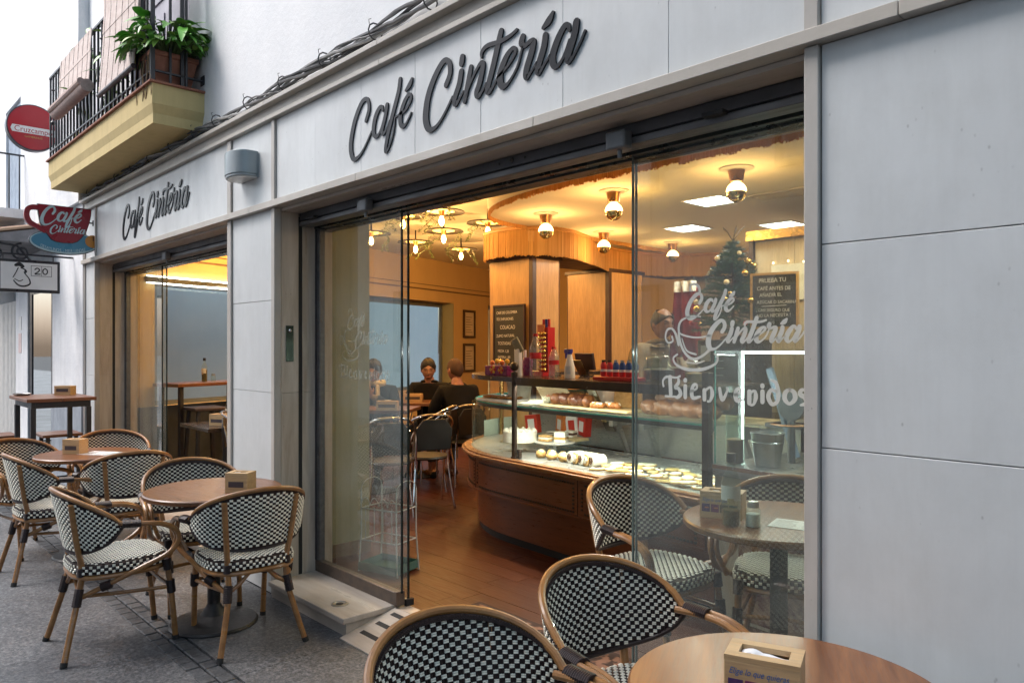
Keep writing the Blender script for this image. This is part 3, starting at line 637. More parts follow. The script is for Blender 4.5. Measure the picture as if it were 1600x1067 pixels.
# cup-shaped hanging sign
CS = thing('hanging_sign', 'red coffee cup sign on a blue saucer reading Café Cintería', 'sign', (-8.22, -.56, 2.4))
RED = M('sign_crimson', (.30, .018, .035), (.26, .015, .03), rough=.3, scale=3); BLU = M('sign_blue', (.07, .27, .42), (.06, .24, .38), rough=.3, scale=3)
ORG = M('sign_orange', (.62, .27, .05), (.55, .23, .04), rough=.35); SKYW = M('sign_pale_blue', (.55, .72, .76), rough=.4); DKE = M('sign_dark_rim', (.03, .03, .05), rough=.4)
def plate(name, poly, x0, x1, mat): return obj(name, MB().prism(poly, lambda u, v, d: (x0 + (x1 - x0) * d, u, v)), mat, CS, world=True, smooth=False)
def ell(cy, cz, a, b, n=40, t=0): return [(cy + a * cos(2 * pi * k / n) , cz + b * sin(2 * pi * k / n) + t * a * cos(2 * pi * k / n)) for k in range(n)]
ty = -.0
plate('saucer_rim', ell(-.545, 2.505, .295, .118), -8.245, -8.215, DKE); plate('saucer_edge', ell(-.545, 2.506, .288, .111), -8.2148, -8.212, SKYW); plate('saucer', ell(-.545, 2.510, .275, .098), -8.2118, -8.209, BLU)
plate('biscuit', ell(-.30, 2.535, .068, .062), -8.24, -8.2065, ORG)
cup = [(-.765, 2.845), (-.318, 2.845), (-.322, 2.78), (-.335, 2.71), (-.365, 2.62), (-.41, 2.555), (-.44, 2.523), (-.48, 2.505), (-.555, 2.500), (-.62, 2.508), (-.655, 2.525), (-.68, 2.56), (-.72, 2.625), (-.745, 2.69), (-.76, 2.77)]
plate('cup_rim', [(y + (.006 if y > -.54 else -.006), z + (.006 if z > 2.7 else -.004)) for y, z in cup], -8.24, -8.2062, DKE); plate('cup', cup, -8.206, -8.200, RED)
hd = MB(); hp = bez([(-.735, 2.81), (-.80, 2.815), (-.845, 2.79), (-.855, 2.73), (-.83, 2.67), (-.77, 2.635), (-.71, 2.60)], 6)
hw = []
for i, p in enumerate(hp): hw.append((p[0], p[1], 1))
stroke(hd, [(p[0], p[1], 1) for p in hp[::3]], .045, yz(-8.24), .036, 0, 4)
obj('cup_handle', hd, RED, CS, world=True, smooth=False)
mb = MB()
for ls, sx, sz, oy, oz, u0, wd in ((LETTERS[:4], .62, .62, -.735, 2.655, .035, .026), (LETTERS[4:], .315, .30, -.665, 2.578, .682, .011)):
    for c, sts in ls:
        for j, s_ in enumerate(sts): stroke(mb, [((u - u0) * sx + oy, v * sz + oz - (.0 if wd > .02 else .006), w_) for u, v, w_ in s_], wd, yz(-8.1998), .002 + (0 if wd > .02 else .0012), .0004 * j, 5)
obj('lettering', mb, SKYW, CS, world=True, smooth=False)
def text(body, size, mat, parent, name='lettering', loc=(0, 0, 0), rot=(0, 0, 0), depth=.0006, align='LEFT', sx=1.0, world=False, shear=0.0):
    c = bpy.data.curves.new('text', 'FONT'); c.body = body; c.size = size; c.shear = shear; c.extrude = depth; c.align_x = align
    t_ = bpy.data.objects.new('text', c); me = bpy.data.meshes.new_from_object(t_); bpy.data.objects.remove(t_); bpy.data.curves.remove(c)
    me.name = name; me.materials.clear(); me.materials.append(mat)
    o = bpy.data.objects.new(name, me); COL.objects.link(o); o.parent = parent
    l = Vector(loc)
    if world:
        p = parent
        while p is not None: l -= p.location; p = p.parent
    o.location = l; o.rotation_euler = rot; o.scale = (sx, 1, 1)
    return o
for word, a0, a1 in (('DESAYUNOS', -2.52, -1.72), ('-', -1.60, -1.60), ('MERIENDAS', -1.50, -.74)):
    for k, ch in enumerate(word):
        a = a0 + (a1 - a0) * k / max(1, len(word) - 1)
        text(ch, .042, SKYW, CS, loc=(-8.2085, -.545 + .232 * cos(a), 2.506 + .080 * sin(a) - .016), rot=(pi / 2 + 0, 0, pi / 2), align='CENTER', world=True, sx=.75)
obj('bracket', MB().box(-8.232, -.34, 2.712, -8.218, -.2955, 2.724).box(-8.232, -.33, 2.56, -8.218, -.2955, 2.572).box(-8.236, -.3, 2.69, -8.2, -.2945, 2.745).box(-8.236, -.3, 2.54, -8.2, -.2945, 2.595), IRON, CS, world=True)
# round beer sign
CZ = thing('round_sign', 'round red beer sign with a white band reading Cruzcampo', 'sign', (-9.5, -.56, 3.6))
BR = M('beer_sign_red', (.42, .012, .025), (.38, .01, .02), rough=.2, scale=2)
def disc(name, r, x0, x1, mat, zc=3.88, yc=-.56, sy=1): return obj(name, MB().prism([(yc + r * sy * cos(2 * pi * k / 48), zc + r * sin(2 * pi * k / 48)) for k in range(48)], lambda u, v, d: (x0 + (x1 - x0) * d, u, v)), mat, CZ, world=True, ang=40)
disc('rim', .25, -9.60, -9.505, DKE); disc('face', .238, -9.5048, -9.50, BR)
rb = [(-.56 - .197, 3.81), (-.56 + .205, 3.81), (-.56 + .218, 3.845), (-.56 + .205, 3.885), (-.56 - .197, 3.885), (-.56 - .212, 3.845)]
obj('white_band', MB().prism(rb, lambda u, v, d: (-9.4998 + .003 * d, u, v)), WHITEP, CZ, world=True, smooth=False)
text('Cruzcampo', .082, BR, CZ, loc=(-9.4965, -.56, 3.820), rot=(pi / 2, 0, pi / 2), align='CENTER', world=True, sx=.93)
text('GAMBRINUS', .03, M('sign_gold', (.45, .28, .06)), CZ, loc=(-9.4995, -.56, 3.765), rot=(pi / 2, 0, pi / 2), align='CENTER', world=True)
obj('arm', MB().box(-9.57, -.29, 3.86, -9.53, -.3405 + .02, 3.90).box(-9.56, -.31, 3.87, -9.54, -.2, 3.89), IRON, CZ, world=True)
# the house across the street (what the glass mirrors and what shades this side)
OP = thing('opposite_building', 'white plastered house across the street mirrored in the cafe glass', 'building', (0, -5.6, 0))
def op(name, mat, x0, y0, z0, x1, y1, z1, par=OP): return obj(name, MB().box(x0, y0, z0, x1, y1, z1), mat, par, world=True, smooth=False)
op('wall', PLASTER, -7.5, -9.5, 0, 4.0, -5.6, 10.0)
for xx in (-6.2, -3.6, -1.0, 1.6):
    for zz in ((.1, 2.3), (3.5, 5.4), (6.2, 7.6)):
        f_ = op('window_frame', BROWN, xx - .5, -5.598, zz[0], xx + .5, -5.54, zz[1]); op('pane', MIRR if zz[0] > 1 else LILAC, xx - .42, -5.5395, zz[0] + .08, xx + .42, -5.535, zz[1] - .08, f_)
OP2 = thing('opposite_building', 'lower white house across the street at the far end', 'building', (-12, -6.2, 0))
op('wall', OLDPL, -24, -10, 0, -7.6, -6.2, 4.6, OP2)
for xx in (-9.3, -12, -15):
    f_ = op('window_frame', BROWN, xx - .5, -6.198, 1.0, xx + .5, -6.14, 2.6, OP2); op('pane', MIRR, xx - .42, -6.1395, 1.08, xx + .42, -6.135, 2.52, f_)
# ------------------------------------------------------------------ things on the facade
CB = thing('cable_bundle', 'grey twisted bundle of cables running along the top of the cornice', 'cables', (-4.5, -.30, 3.05))
CABM = [M('cable_grey', (.13, .13, .135), (.19, .19, .19), rough=.6), M('cable_black', (.03, .03, .033), (.05, .05, .05), rough=.55), M('cable_pale', (.38, .38, .37), (.30, .30, .30), rough=.6)]
random.seed(5)
for k in range(8):
    ph = random.uniform(0, 6.28); rr = random.uniform(.010, .026); fq = random.uniform(3.5, 6.5); wob = [random.uniform(-.006, .006) for _ in range(200)]
    pts = []
    for i in range(150):
        x = -8.7 + i * .06; pts.append((x, -.285 + rr * cos(ph + fq * x) + wob[i] * .5, 3.035 + .011 * (x + 8.7) * .4 + rr * 1.3 * sin(ph + fq * x) + wob[i] + .012 * sin(x * 1.7)))
    obj('cable', MB().tube(pts, random.choice((.005, .006, .009)), 6), CABM[k % 3] if k != 3 else CABM[0], CB, world=True)
for i in range(16):
    x = -8.4 + .47 * i + random.uniform(-.06, .06); z = 3.037 + .011 * (x + 8.7) * .4
    c_ = MB().tube([(x, -.285 + .04 * cos(a), z +   .042 * sin(a)) for a in [2 * pi * k / 10 for k in range(10)]], .004, 5, closed=True).tube([(x, -.32, z + .03), (x + .012, -.33, z + .045), (x + .03, -.328, z + .043)], .002, 5)
    obj('cable_tie', c_, CABM[1], CB, world=True)
WL = thing('wall_lamp', 'grey curved wall lamp on the stone fascia between the two openings', 'wall lamp', (-4.645, -.283, 2.56))
LG = M('grey_lamp_casing', (.27, .31, .33), (.24, .28, .30), rough=.35, metal=.2, scale=4)
def arcp(hw_, dep, n=16): return [(-hw_, 0)] + [(hw_ * -cos(pi * k / n), -.02 - dep * sin(pi * k / n) ** .55) for k in range(n + 1)] + [(hw_, 0)]
p_ = arcp(.135, .12)
obj('casing', MB().prism(p_, lambda u, v, d: (u, v, .02 + .145 * d)), LG, WL, bevel=.004)
obj('lower_rim', MB().prism(arcp(.131, .115), lambda u, v, d: (u, v, .008 + .0115 * d)), LG, WL); obj('diffuser', MB().prism(arcp(.122, .105), lambda u, v, d: (u, v, .0 + .0075 * d)), M('opal_glass', (.62, .62, .6), rough=.3), WL)
obj('back_plate', MB().box(-.11, -.003, .0, .146, .002, .15), LG, WL); obj('slot', MB().box(.07, -.0955, .105, .12, -.0805, .113), RUBBER, WL)
# ------------------------------------------------------------------ on the balcony
SLAT = M('cane_slat', (.50, .38, .34), (.40, .30, .27), rough=.8, scale=30, rand=.04); SLATW = M('cane_slat_sunbleached', (.66, .57, .53), (.56, .46, .42), rough=.8, scale=22)
STR = M('blind_string', (.07, .05, .045), rough=.9)
def blind(x0, x1, ztop, zbot, label, roll, tiltx=0):
    t = thing('cane_blind', label, 'blind', ((x0 + x1) / 2, -.63, zbot)); zt = ztop
    n = int((zt - zbot) / .021); out = lambda z: -.612 - .05 * max(0, (4.15 - z)) ** .8 - .02 * sin(6 * z) * (.3 if z < 4 else .1)
    m1 = MB(); m2 = MB()
    for i in range(n):
        z = zt - i * .021; y = out(z); m1.obox(((x0 + x1) / 2, y, z - .0105), (1, 0, random.uniform(-.004, .004)), (0, 1, 0), (0, 0, 1), (x1 - x0) / 2, .003, .0098)
    o = obj('slats', m1, SLATW, t, world=True, smooth=False, kind='stuff'); o.name = 'slat_cloth'
    k = 0; x = x0 + .05
    while x < x1:
        obj('string', MB().tube([(x, out(zt - q * .05) - .0032, zt - q * .05) for q in range(int((zt - zbot) / .05) + 1)], .0016, 4), STR, t, world=True); x += .155
    if roll:
        y = out(zbot); R_ = .052
        obj('rolled_end', MB().tube([(x0 - .01, y - .01, zbot - .02), (x1 + .01, y - .01, zbot - .02)], R_, 14).tube([(x0, y - .055, zbot + .005), (x1, y - .055, zbot + .005)], .03, 10), SLAT, t, world=True)
    else: obj('bottom_rail', MB().tube([(x0, out(zbot), zbot), (x1, out(zbot), zbot)], .018, 10), BROWN, t, world=True)
    return t
blind(-6.62, -5.73, 4.9, 3.50, 'wide bleached cane blind hanging over the near half of the balcony railing', False)
blind(-8.05, -6.98, 4.17, 3.70, 'smaller cane blind with a rolled up end on the far half of the balcony railing', True)
POT = thing('planter_pot', 'terracotta trough on the near end of the balcony holding the leafy plant', 'planter', (-5.665, -.43, 3.352), pi / 2)
tp = MB()
def rect(hx, hy, z): return [(-hx, -hy, z), (hx, -hy, z), (hx, hy, z), (-hx, hy, z)]
tp.add(rect(.12, .085, 0) + rect(.155, .12, .20) + rect(.165, .13, .20) + rect(.165, .13, .235) + rect(.145, .11, .235) + rect(.14, .105, .20), [(3, 2, 1, 0)] + [(4 * l + k, 4 * l + (k + 1) % 4, 4 * l + 4 + (k + 1) % 4, 4 * l + 4 + k) for l in range(5) for k in range(4)] + [(20, 21, 22, 23)])
obj('trough', tp, TERRA, POT, bevel=.008)
# plants: every leaf its own piece
LEAFM = [M('leaf_green', (.075, .24, .035), (.12, .32, .05), rough=.36, scale=12, rand=.35, spec=.45), M('leaf_pale_green', (.20, .36, .06), (.26, .42, .09), rough=.4, scale=12, rand=.25)]
for m_ in LEAFM:
    b_ = m_.node_tree.nodes['Principled BSDF']; b_.inputs['Transmission Weight'].default_value = .0
def leafmesh(mat, L=.17, W=.032, droop=.05):
    m = MB(); n = 6; vs = []
    for i in range(n + 1):
        t = i / n; wd = W * (sin(pi * min(1, t ** .75)) ** .8 if 0 < t < 1 else .08); z = -droop * t * t
        vs += [(L * t, -wd, z + wd * .35), (L * t, 0, z), (L * t, wd, z + wd * .35)]
    fs = []
    for i in range(n): a = 3 * i; fs += [(a, a + 1, a + 4, a + 3), (a + 1, a + 2, a + 5, a + 4)]
    m.add(vs, fs); return m.mesh('leaf', mat, ang=80)
LM = [leafmesh(LEAFM[0]), leafmesh(LEAFM[1], .15), leafmesh(LEAFM[0], .2, .036, .09)]
def plant(name, label, loc, n, spread, h, cat='plant', sc=1.0, seed=3, trail=0):
    random.seed(seed); t = thing(name, label, cat, loc); st = MB()
    for i in range(n):
        a = random.uniform(0, 2 * pi); r = spread * sqrt(random.random()); z = h * random.uniform(.25, 1.0) * (1.1 - .5 * (r / spread) ** 2)
        p = (r * cos(a) * 1.25, r * sin(a), z); st.tube([(p[0] * .25, p[1] * .25, 0), (p[0] * .6, p[1] * .6, z * .7), p], .0035, 4)
        s_ = random.uniform(.7, 1.25) * sc
        piece('leaf', random.choice((LM[0], LM[0], LM[2], LM[1])), t, p, (random.uniform(-.5, .5), random.uniform(-.35, .65), a + random.uniform(-.7, .7)), (s_,) * 3)
    obj('stem', st, M('stem_green', (.09, .13, .04), rough=.6), t)
    for k in range(trail):
        x = random.uniform(-.15, .2); z0 = -.01
        obj('dry_root', MB().tube(bez([(x, -.14, z0 + .04), (x + random.uniform(-.03, .03), -.155, z0 - .08), (x + random.uniform(-.05, .05), -.16, z0 - .2), (x + random.uniform(-.06, .06), -.15, z0 - .30)], 4), .003, 4), M('dry_stem', (.28, .18, .10), rough=.8), t)
    return t
plant('balcony_plant', 'lush green strap leaved plant spilling from the terracotta trough', (-5.66, -.45, 3.56), 295, .25, .29, sc=.74, trail=7)
plant('balcony_plant', 'thin climbing plant behind the far half of the balcony railing', (-7.75, -.42, 3.36), 34, .22, 1.05, sc=.6, seed=9)
plant('balcony_plant', 'sparse green plant beside the gap between the two cane blinds', (-6.85, -.5, 3.36), 30, .10, .8, sc=.5, seed=12)
# ------------------------------------------------------------------ woven bistro chairs
CANE = M('bamboo_tube', (.34, .165, .055), (.21, .095, .03), rough=.33, scale=9, stretch=(1, 1, 2), spec=.5, coat=.3, rand=.08)
BIND = M('dark_binding', (.022, .014, .014), (.034, .022, .022), rough=.45, scale=60, bump=.15, spec=.3)
WEAVED = M('dark_weave', (.014, .008, .008), (.024, .014, .013), rough=.5, scale=70, bump=.1, spec=.22)
WEAVEC = M('cream_weave', (.90, .88, .78), (.82, .80, .69), rough=.42, scale=40)
CAP = RUBBER
def back_pt(t, z):
    ph = t * pi / 2 * .98; k = (0.80 - z)
    return Vector(((.290 - .05 * k) * sin(ph), -.285 + .215 * (1 - cos(ph)) + .20 * k + .0, z))
def back_n(t, z):
    a = back_pt(t + .01, z) - back_pt(t - .01, z); b = back_pt(t, z + .01) - back_pt(t, z - .01); return a.cross(b).normalized()
def z_up(t): return .645 + .150 * max(0, cos(t * pi / 2)) ** .75
def z_lo(t): return .645 - .150 * max(0, 1 - abs(t) ** 2.4) ** .62
def seat_r(a): return .222 / (abs(cos(a)) ** 3.2 + abs(sin(a)) ** 3.2) ** (1 / 3.2)
SZ = .455
def seat_h(x, y):
    r = max(abs(x), abs(y)) / .222; return SZ - .012 * r ** 6 + .0
def tab(mb, c, u, v, n, hu, hv, h, two=False):
    if two:
        tab(mb, c + v * hv * .5, u, v, n, hu, hv * .48, h); tab(mb, c - v * hv * .5, u, v, n, hu, hv * .48, h); return
    """one raised strand of the weave"""
    b = [c - u * hu - v * hv, c + u * hu - v * hv, c + u * hu + v * hv, c - u * hu + v * hv]
    t_ = [c - u * hu * .72 - v * hv * .62 + n * h, c + u * hu * .72 - v * hv * .62 + n * h, c + u * hu * .72 + v * hv * .62 + n * h, c - u * hu * .72 + v * hv * .62 + n * h]
    mb.add(b + t_, [(4, 5, 6, 7), (0, 1, 5, 4), (1, 2, 6, 5), (2, 3, 7, 6), (3, 0, 4, 7)])
def make_chair():
    t = thing('bistro_chair', 'chair', 'chair'); t['group'] = 'woven bistro chairs with bamboo frames'
    # backrest: dark weave shell with cream strands standing proud on both faces
    sh = MB(); nt_, nz = 40, 14; fr = []; bk = []
    for i in range(nt_ + 1):
        tt = -.985 + 1.97 * i / nt_
        for j in range(nz + 1):
            z = z_lo(tt) + (z_up(tt) - z_lo(tt)) * j / nz; p = back_pt(tt, z); n = back_n(tt, z); fr.append(p + n * .004); bk.append(p - n * .004)
    K = nz + 1; o2 = len(fr); q = []
    for i in range(nt_):
        for j in range(nz): a = i * K + j; q += [(a, a + K, a + K + 1, a + 1), (o2 + a + 1, o2 + a + K + 1, o2 + a + K, o2 + a)]
    ba = obj('backrest', MB().add(fr + bk, q), WEAVED, t)
    cw = MB(); dk = MB(); P = .0142; NT = int(.72 / P)
    for i in range(-NT // 2, NT // 2 + 1):
        tt = i * P / .36
        if abs(tt) > .97: continue
        j = 0
        for j in range(40):
            z = .495 + j * P * .84
            if z < z_lo(tt) + .012 or z > z_up(tt) - .014: continue
            p = back_pt(tt, z); n = -back_n(tt, z); u = (back_pt(tt + .01, z) - back_pt(tt - .01, z)).normalized(); v = n.cross(u)
            sc = (back_pt(tt + .5 * P / .36, z) - back_pt(tt - .5 * P / .36, z)).length / P
            if (i + j) % 2 == 0: tab(cw, p + n * .0035, u, v, n, P * .50 * sc, P * .40, .0035, True)
            else:
                tab(cw, p - n * .0035, -u, v, -n, P * .5 * sc, P * .43, .0035)
                for s_ in (-.25, .25): tab(dk, p + n * .0035 + u * P * s_ * sc, u, v, n, P * .19 * sc, P * .58, .0042)
    obj('cream_strands', cw, WEAVEC, ba, kind='stuff', smooth=False); obj('dark_strands', dk, WEAVED, ba, kind='stuff', smooth=False)
    # seat
    n = 36; prof = [(0, SZ), (.5, SZ), (.85, SZ - .003), (.96, SZ - .012), (1.0, SZ - .03), (.985, SZ - .052), (.9, SZ - .058), (0, SZ - .058)]
    m = MB(); vs = []; fs = []
    for f_, z in prof:
        for k in range(n): a = 2 * pi * k / n; vs.append((seat_r(a) * f_, seat_r(a) * f_, z)); vs[-1] = (seat_r(a) * f_ * cos(a), seat_r(a) * f_ * sin(a), z)
    for l in range(len(prof) - 1):
        for k in range(n): fs.append((l * n + k, l * n + (k + 1) % n, (l + 1) * n + (k + 1) % n, (l + 1) * n + k))
    st = obj('seat', m.add(vs, fs), WEAVED, t)
    cs = MB(); P2 = .0146
    for i in range(-15, 16):
        for j in range(-15, 16):
            x, y = i * P2, j * P2; r = sqrt(x * x + y * y)
            if r > seat_r(math.atan2(y, x)) * .93: continue
            if (i + j) % 2 == 0:
                e = max(0, r / seat_r(math.atan2(y, x)) - .85) / .11; tab(cs, Vector((x, y, SZ - .003 * min(1, e) - .009 * max(0, e - .6))), Vector((1, 0, 0)), Vector((0, 1, 0)), Vector((0, 0, 1)), P2 * .5, P2 * .43, .0035)
    k = 0; per = 92
    for k in range(per):
        a = 2 * pi * k / per; R_ = seat_r(a); b = seat_r(a + .01); tg = Vector((b * cos(a + .01) - R_ * cos(a), b * sin(a + .01) - R_ * sin(a), 0)).normalized(); nn = Vector((tg.y, -tg.x, 0))
        for row in range(3):
            if (k + row) % 2: continue
            f_ = (.985, 1.0, .995)[row]; tab(cs, Vector((R_ * cos(a) * f_, R_ * sin(a) * f_, SZ - .016 - .0135 * row)), tg, Vector((0, 0, 1)), (nn + Vector((0, 0, (.7, 0, -.3)[row]))).normalized(), P2 * .47, P2 * .42, .004)
    obj('cream_strands', cs, WEAVEC, st, kind='stuff', smooth=False)
    # tubes
    def tube(name, pts, r, mat=CANE, sm=6, par=t, n_=9): return obj(name, MB().tube(bez(pts, sm), r, n_), mat, par)
    top = []
    for i in range(25):
        tt = -1 + 2 * i / 24; p = back_pt(tt, z_up(tt)); nrm = back_n(tt, min(z_up(tt), .79)); top.append(p - nrm * .004 + Vector((0, -.004, .006)))
    arm = lambda s_: [(s_ * .303, .03, .642), (s_ * .306, .12, .632), (s_ * .303, .195, .595), (s_ * .297, .215, .535), (s_ * .28, .17, .47), (s_ * .245, .06, .415), (s_ * .20, -.09, .345), (s_ * .152, -.185, .295)]
    e0, e1 = [tuple(p) for p in (top[0], top[-1])]
    obj('back_frame', MB().tube([tuple(p) for p in top], .0120, 10), CANE, t)
    tr = [back_pt(-1 + 2 * i / 36, z_up(-1 + 2 * i / 36) - .011) + Vector((0, .008, 0)) for i in range(37)]
    tl_ = [back_pt(-1 + 2 * i / 36, z_lo(-1 + 2 * i / 36) + .003) for i in range(37)]
    br = MB(); lp = [tuple(p) for p in tr] + [tuple(p) for p in reversed(tl_[1:-1])]
    br.tube(lp, .0085, 7, closed=True)
    for i in range(0, len(tr) - 1):                       # braid along the rim
        for q_ in range(3):
            f = i + q_ / 3; a = Vector(tr[i]).lerp(Vector(tr[i + 1]), q_ / 3); d = (Vector(tr[i + 1]) - Vector(tr[i])).normalized(); nrm = back_n(-1 + 2 * f / 36, .7)
            for sd in (1, -1): br.obox(a + nrm * .007 * sd, d * .8 + Vector((0, 0, .6)), nrm, (d * .8 + Vector((0, 0, .6))).cross(nrm), .0085, .0035, .0028)
    obj('braided_rim', br, BIND, ba)
    for s_ in (-1, 1):
        tube('arm', [e0 if s_ < 0 else e1] + arm(s_), .0122)
        tube('arm', [tuple(Vector(e0 if s_ < 0 else e1) + Vector((-s_ * .026, -.01, -.01)))] + [tuple(Vector(p) + Vector((-s_ * .026, -.004, -.003))) for p in arm(s_)[:4]] + [(s_ * .235, .185, .44)], .0115)
        l = obj('leg', MB().tube(bez([(s_ * .215, -.275, .0), (s_ * .176, -.235, .16), (s_ * .148, -.20, .30), (s_ * .148, -.185, .42), (s_ * .163, -.210, .56), tuple(back_pt(s_ * .43, .752) - back_n(s_ * .43, .752) * -.008)], 5), .0145, 10), CANE, t)
        obj('foot_cap', MB().tube([(s_ * .2165, -.2765, 0.0), (s_ * .211, -.271, .022)], .0165, 10), CAP, l)
        l = obj('leg', MB().tube(bez([(s_ * .185, .235, 0), (s_ * .187, .215, .22), (s_ * .187, .19, .41)], 5), .0145, 10), CANE, t)
        obj('foot_cap', MB().tube([(s_ * .185, .2355, 0), (s_ * .1852, .234, .022)], .0165, 10), CAP, l)
        tube('stretcher', [(s_ * .187, .21, .275), (s_ * .168, .0, .285), (s_ * .15, -.195, .30)], .0095)
        for (p0, p1) in (((s_ * .158, -.212, .255), (s_ * .147, -.195, .335)), ((s_ * .188, .214, .245), (s_ * .188, .207, .31)), ((s_ * .188, .197, .365), (s_ * .188, .188, .425)), ((s_ * .148, -.187, .395), (s_ * .15, -.187, .435)), ((s_ * .21, -.07, .352), (s_ * .19, -.11, .335))):
            a, b = Vector(p0), Vector(p1); N_ = 10
            obj('binding', MB().tube([a.lerp(b, i / (2 * N_)) for i in range(2 * N_ + 1)], [.0205 + (.0018 if i % 2 else 0) for i in range(2 * N_ + 1)], 9), BIND, t)
        a, b = Vector((s_ * .282, -.04, .647)), Vector((s_ * .291, .04, .642))
        obj('binding', MB().tube([a.lerp(b, i / 24) + Vector((0, 0, 0)) for i in range(25)], [.026 + (.002 if i % 2 else 0) for i in range(25)], 10, flat=.72), BIND, t)
    sr = [(seat_r(2 * pi * k / 40) * cos(2 * pi * k / 40) * .96, seat_r(2 * pi * k / 40) * sin(2 * pi * k / 40) * .96, .388) for k in range(40)]
    obj('seat_rail', MB().tube(sr, .0125, 8, closed=True), CANE, t)
    tube('stretcher', [(-.187, .212, .275), (0, .20, .283), (.187, .212, .275)], .0095)
    tube('stretcher', [(-.152, -.195, .295), (-.09, -.195, .335), (-.035, -.197, .385), (.035, -.197, .385), (.09, -.195, .335), (.152, -.195, .295)], .0095)
    return t
CH = make_chair(); used = 0
def chair(x, y, face, label, z=0.0):
    """face: heading in degrees of the chair's front, counted from +x"""
    global used
    place(CH, used, CH, (x, y, z), radians(face - 90), label); used += 1
chair(-1.375, -.515, -2, 'woven chair with cream checks nearest the doorway at the foreground table')
chair(-1.305, -1.158, -1, 'woven chair cut by the bottom edge of the photo at the foreground table')
chair(-4.195, -1.185, 88, 'woven chair turned side-on at the middle table, its armrest towards the street')
chair(-3.800, -.68, 176, 'woven chair seen from behind at the middle table beside the stone step')
chair(-4.52, -.66, -8, 'woven chair facing the doorway from the far side of the middle table')
chair(-5.78, -1.135, 92, 'woven chair seen from behind on the street side of the far round table')
chair(-5.62, -.74, 178, 'woven chair seen from behind between the far round table and the middle one')
chair(-6.60, -.56, -12, 'woven chair beside the bar table, far side of the far round table')
chair(-6.46, -1.16, 20, 'woven chair cut by the left edge of the photo at the far round table')
chair(-2.0, .42, -4, 'woven chair inside the cafe, half behind the glass, in front of the pastry counter', .08)
chair(-1.585, .82, -66, 'woven chair inside behind the glass at the far right of the indoor table', .08)
# ------------------------------------------------------------------ round tables
TW = wood('table_walnut', (.22, .088, .032), (.13, .05, .019), axis=0, scale=2.2, rough=.34, coat=.25, rand=.12)
TWF = wood('table_oak_brown', (.27, .115, .042), (.135, .05, .018), axis=1, scale=2.6, rough=.36, coat=.2, rand=.1)
BASEM = M('black_cast_iron', (.014, .014, .016), (.022, .022, .024), rough=.45, scale=50, bump=.1)
def round_table(x, y, r, h, label, mat=TW, z=0, rz=0):
    t = thing('round_table', label, 'table', (x, y, z), rz); t['group'] = 'round cafe tables'
    obj('tabletop', MB().lathe([(0, h - .028), (r - .006, h - .028), (r, h - .022), (r, h - .006), (r - .006, h), (0, h)], 72), mat, t)
    obj('column', MB().lathe([(.034, .06), (.034, h - .05), (.06, h - .045), (.06, h - .0285), (0, h - .0285)], 20), BASEM, t)
    obj('base', MB().lathe([(0, 0), (.225, 0), (.23, .006), (.22, .016), (.14, .030), (.07, .052), (.045, .085), (.034, .11)], 44), BASEM, t)
    return t
round_table(-.80, -.735, .355, .73, 'round wooden table in the foreground with a napkin box on it', TWF, rz=.5)
round_table(-4.09, -.725, .355, .73, 'round wooden table in the middle beside the stone step', rz=.2)
round_table(-6.06, -.86, .345, .73, 'round wooden table at the far left with a menu sheet on it', rz=1.2)
round_table(-1.44, .465, .37, .74, 'round wooden table inside behind the right glass leaf', TWF, .08, rz=.3)
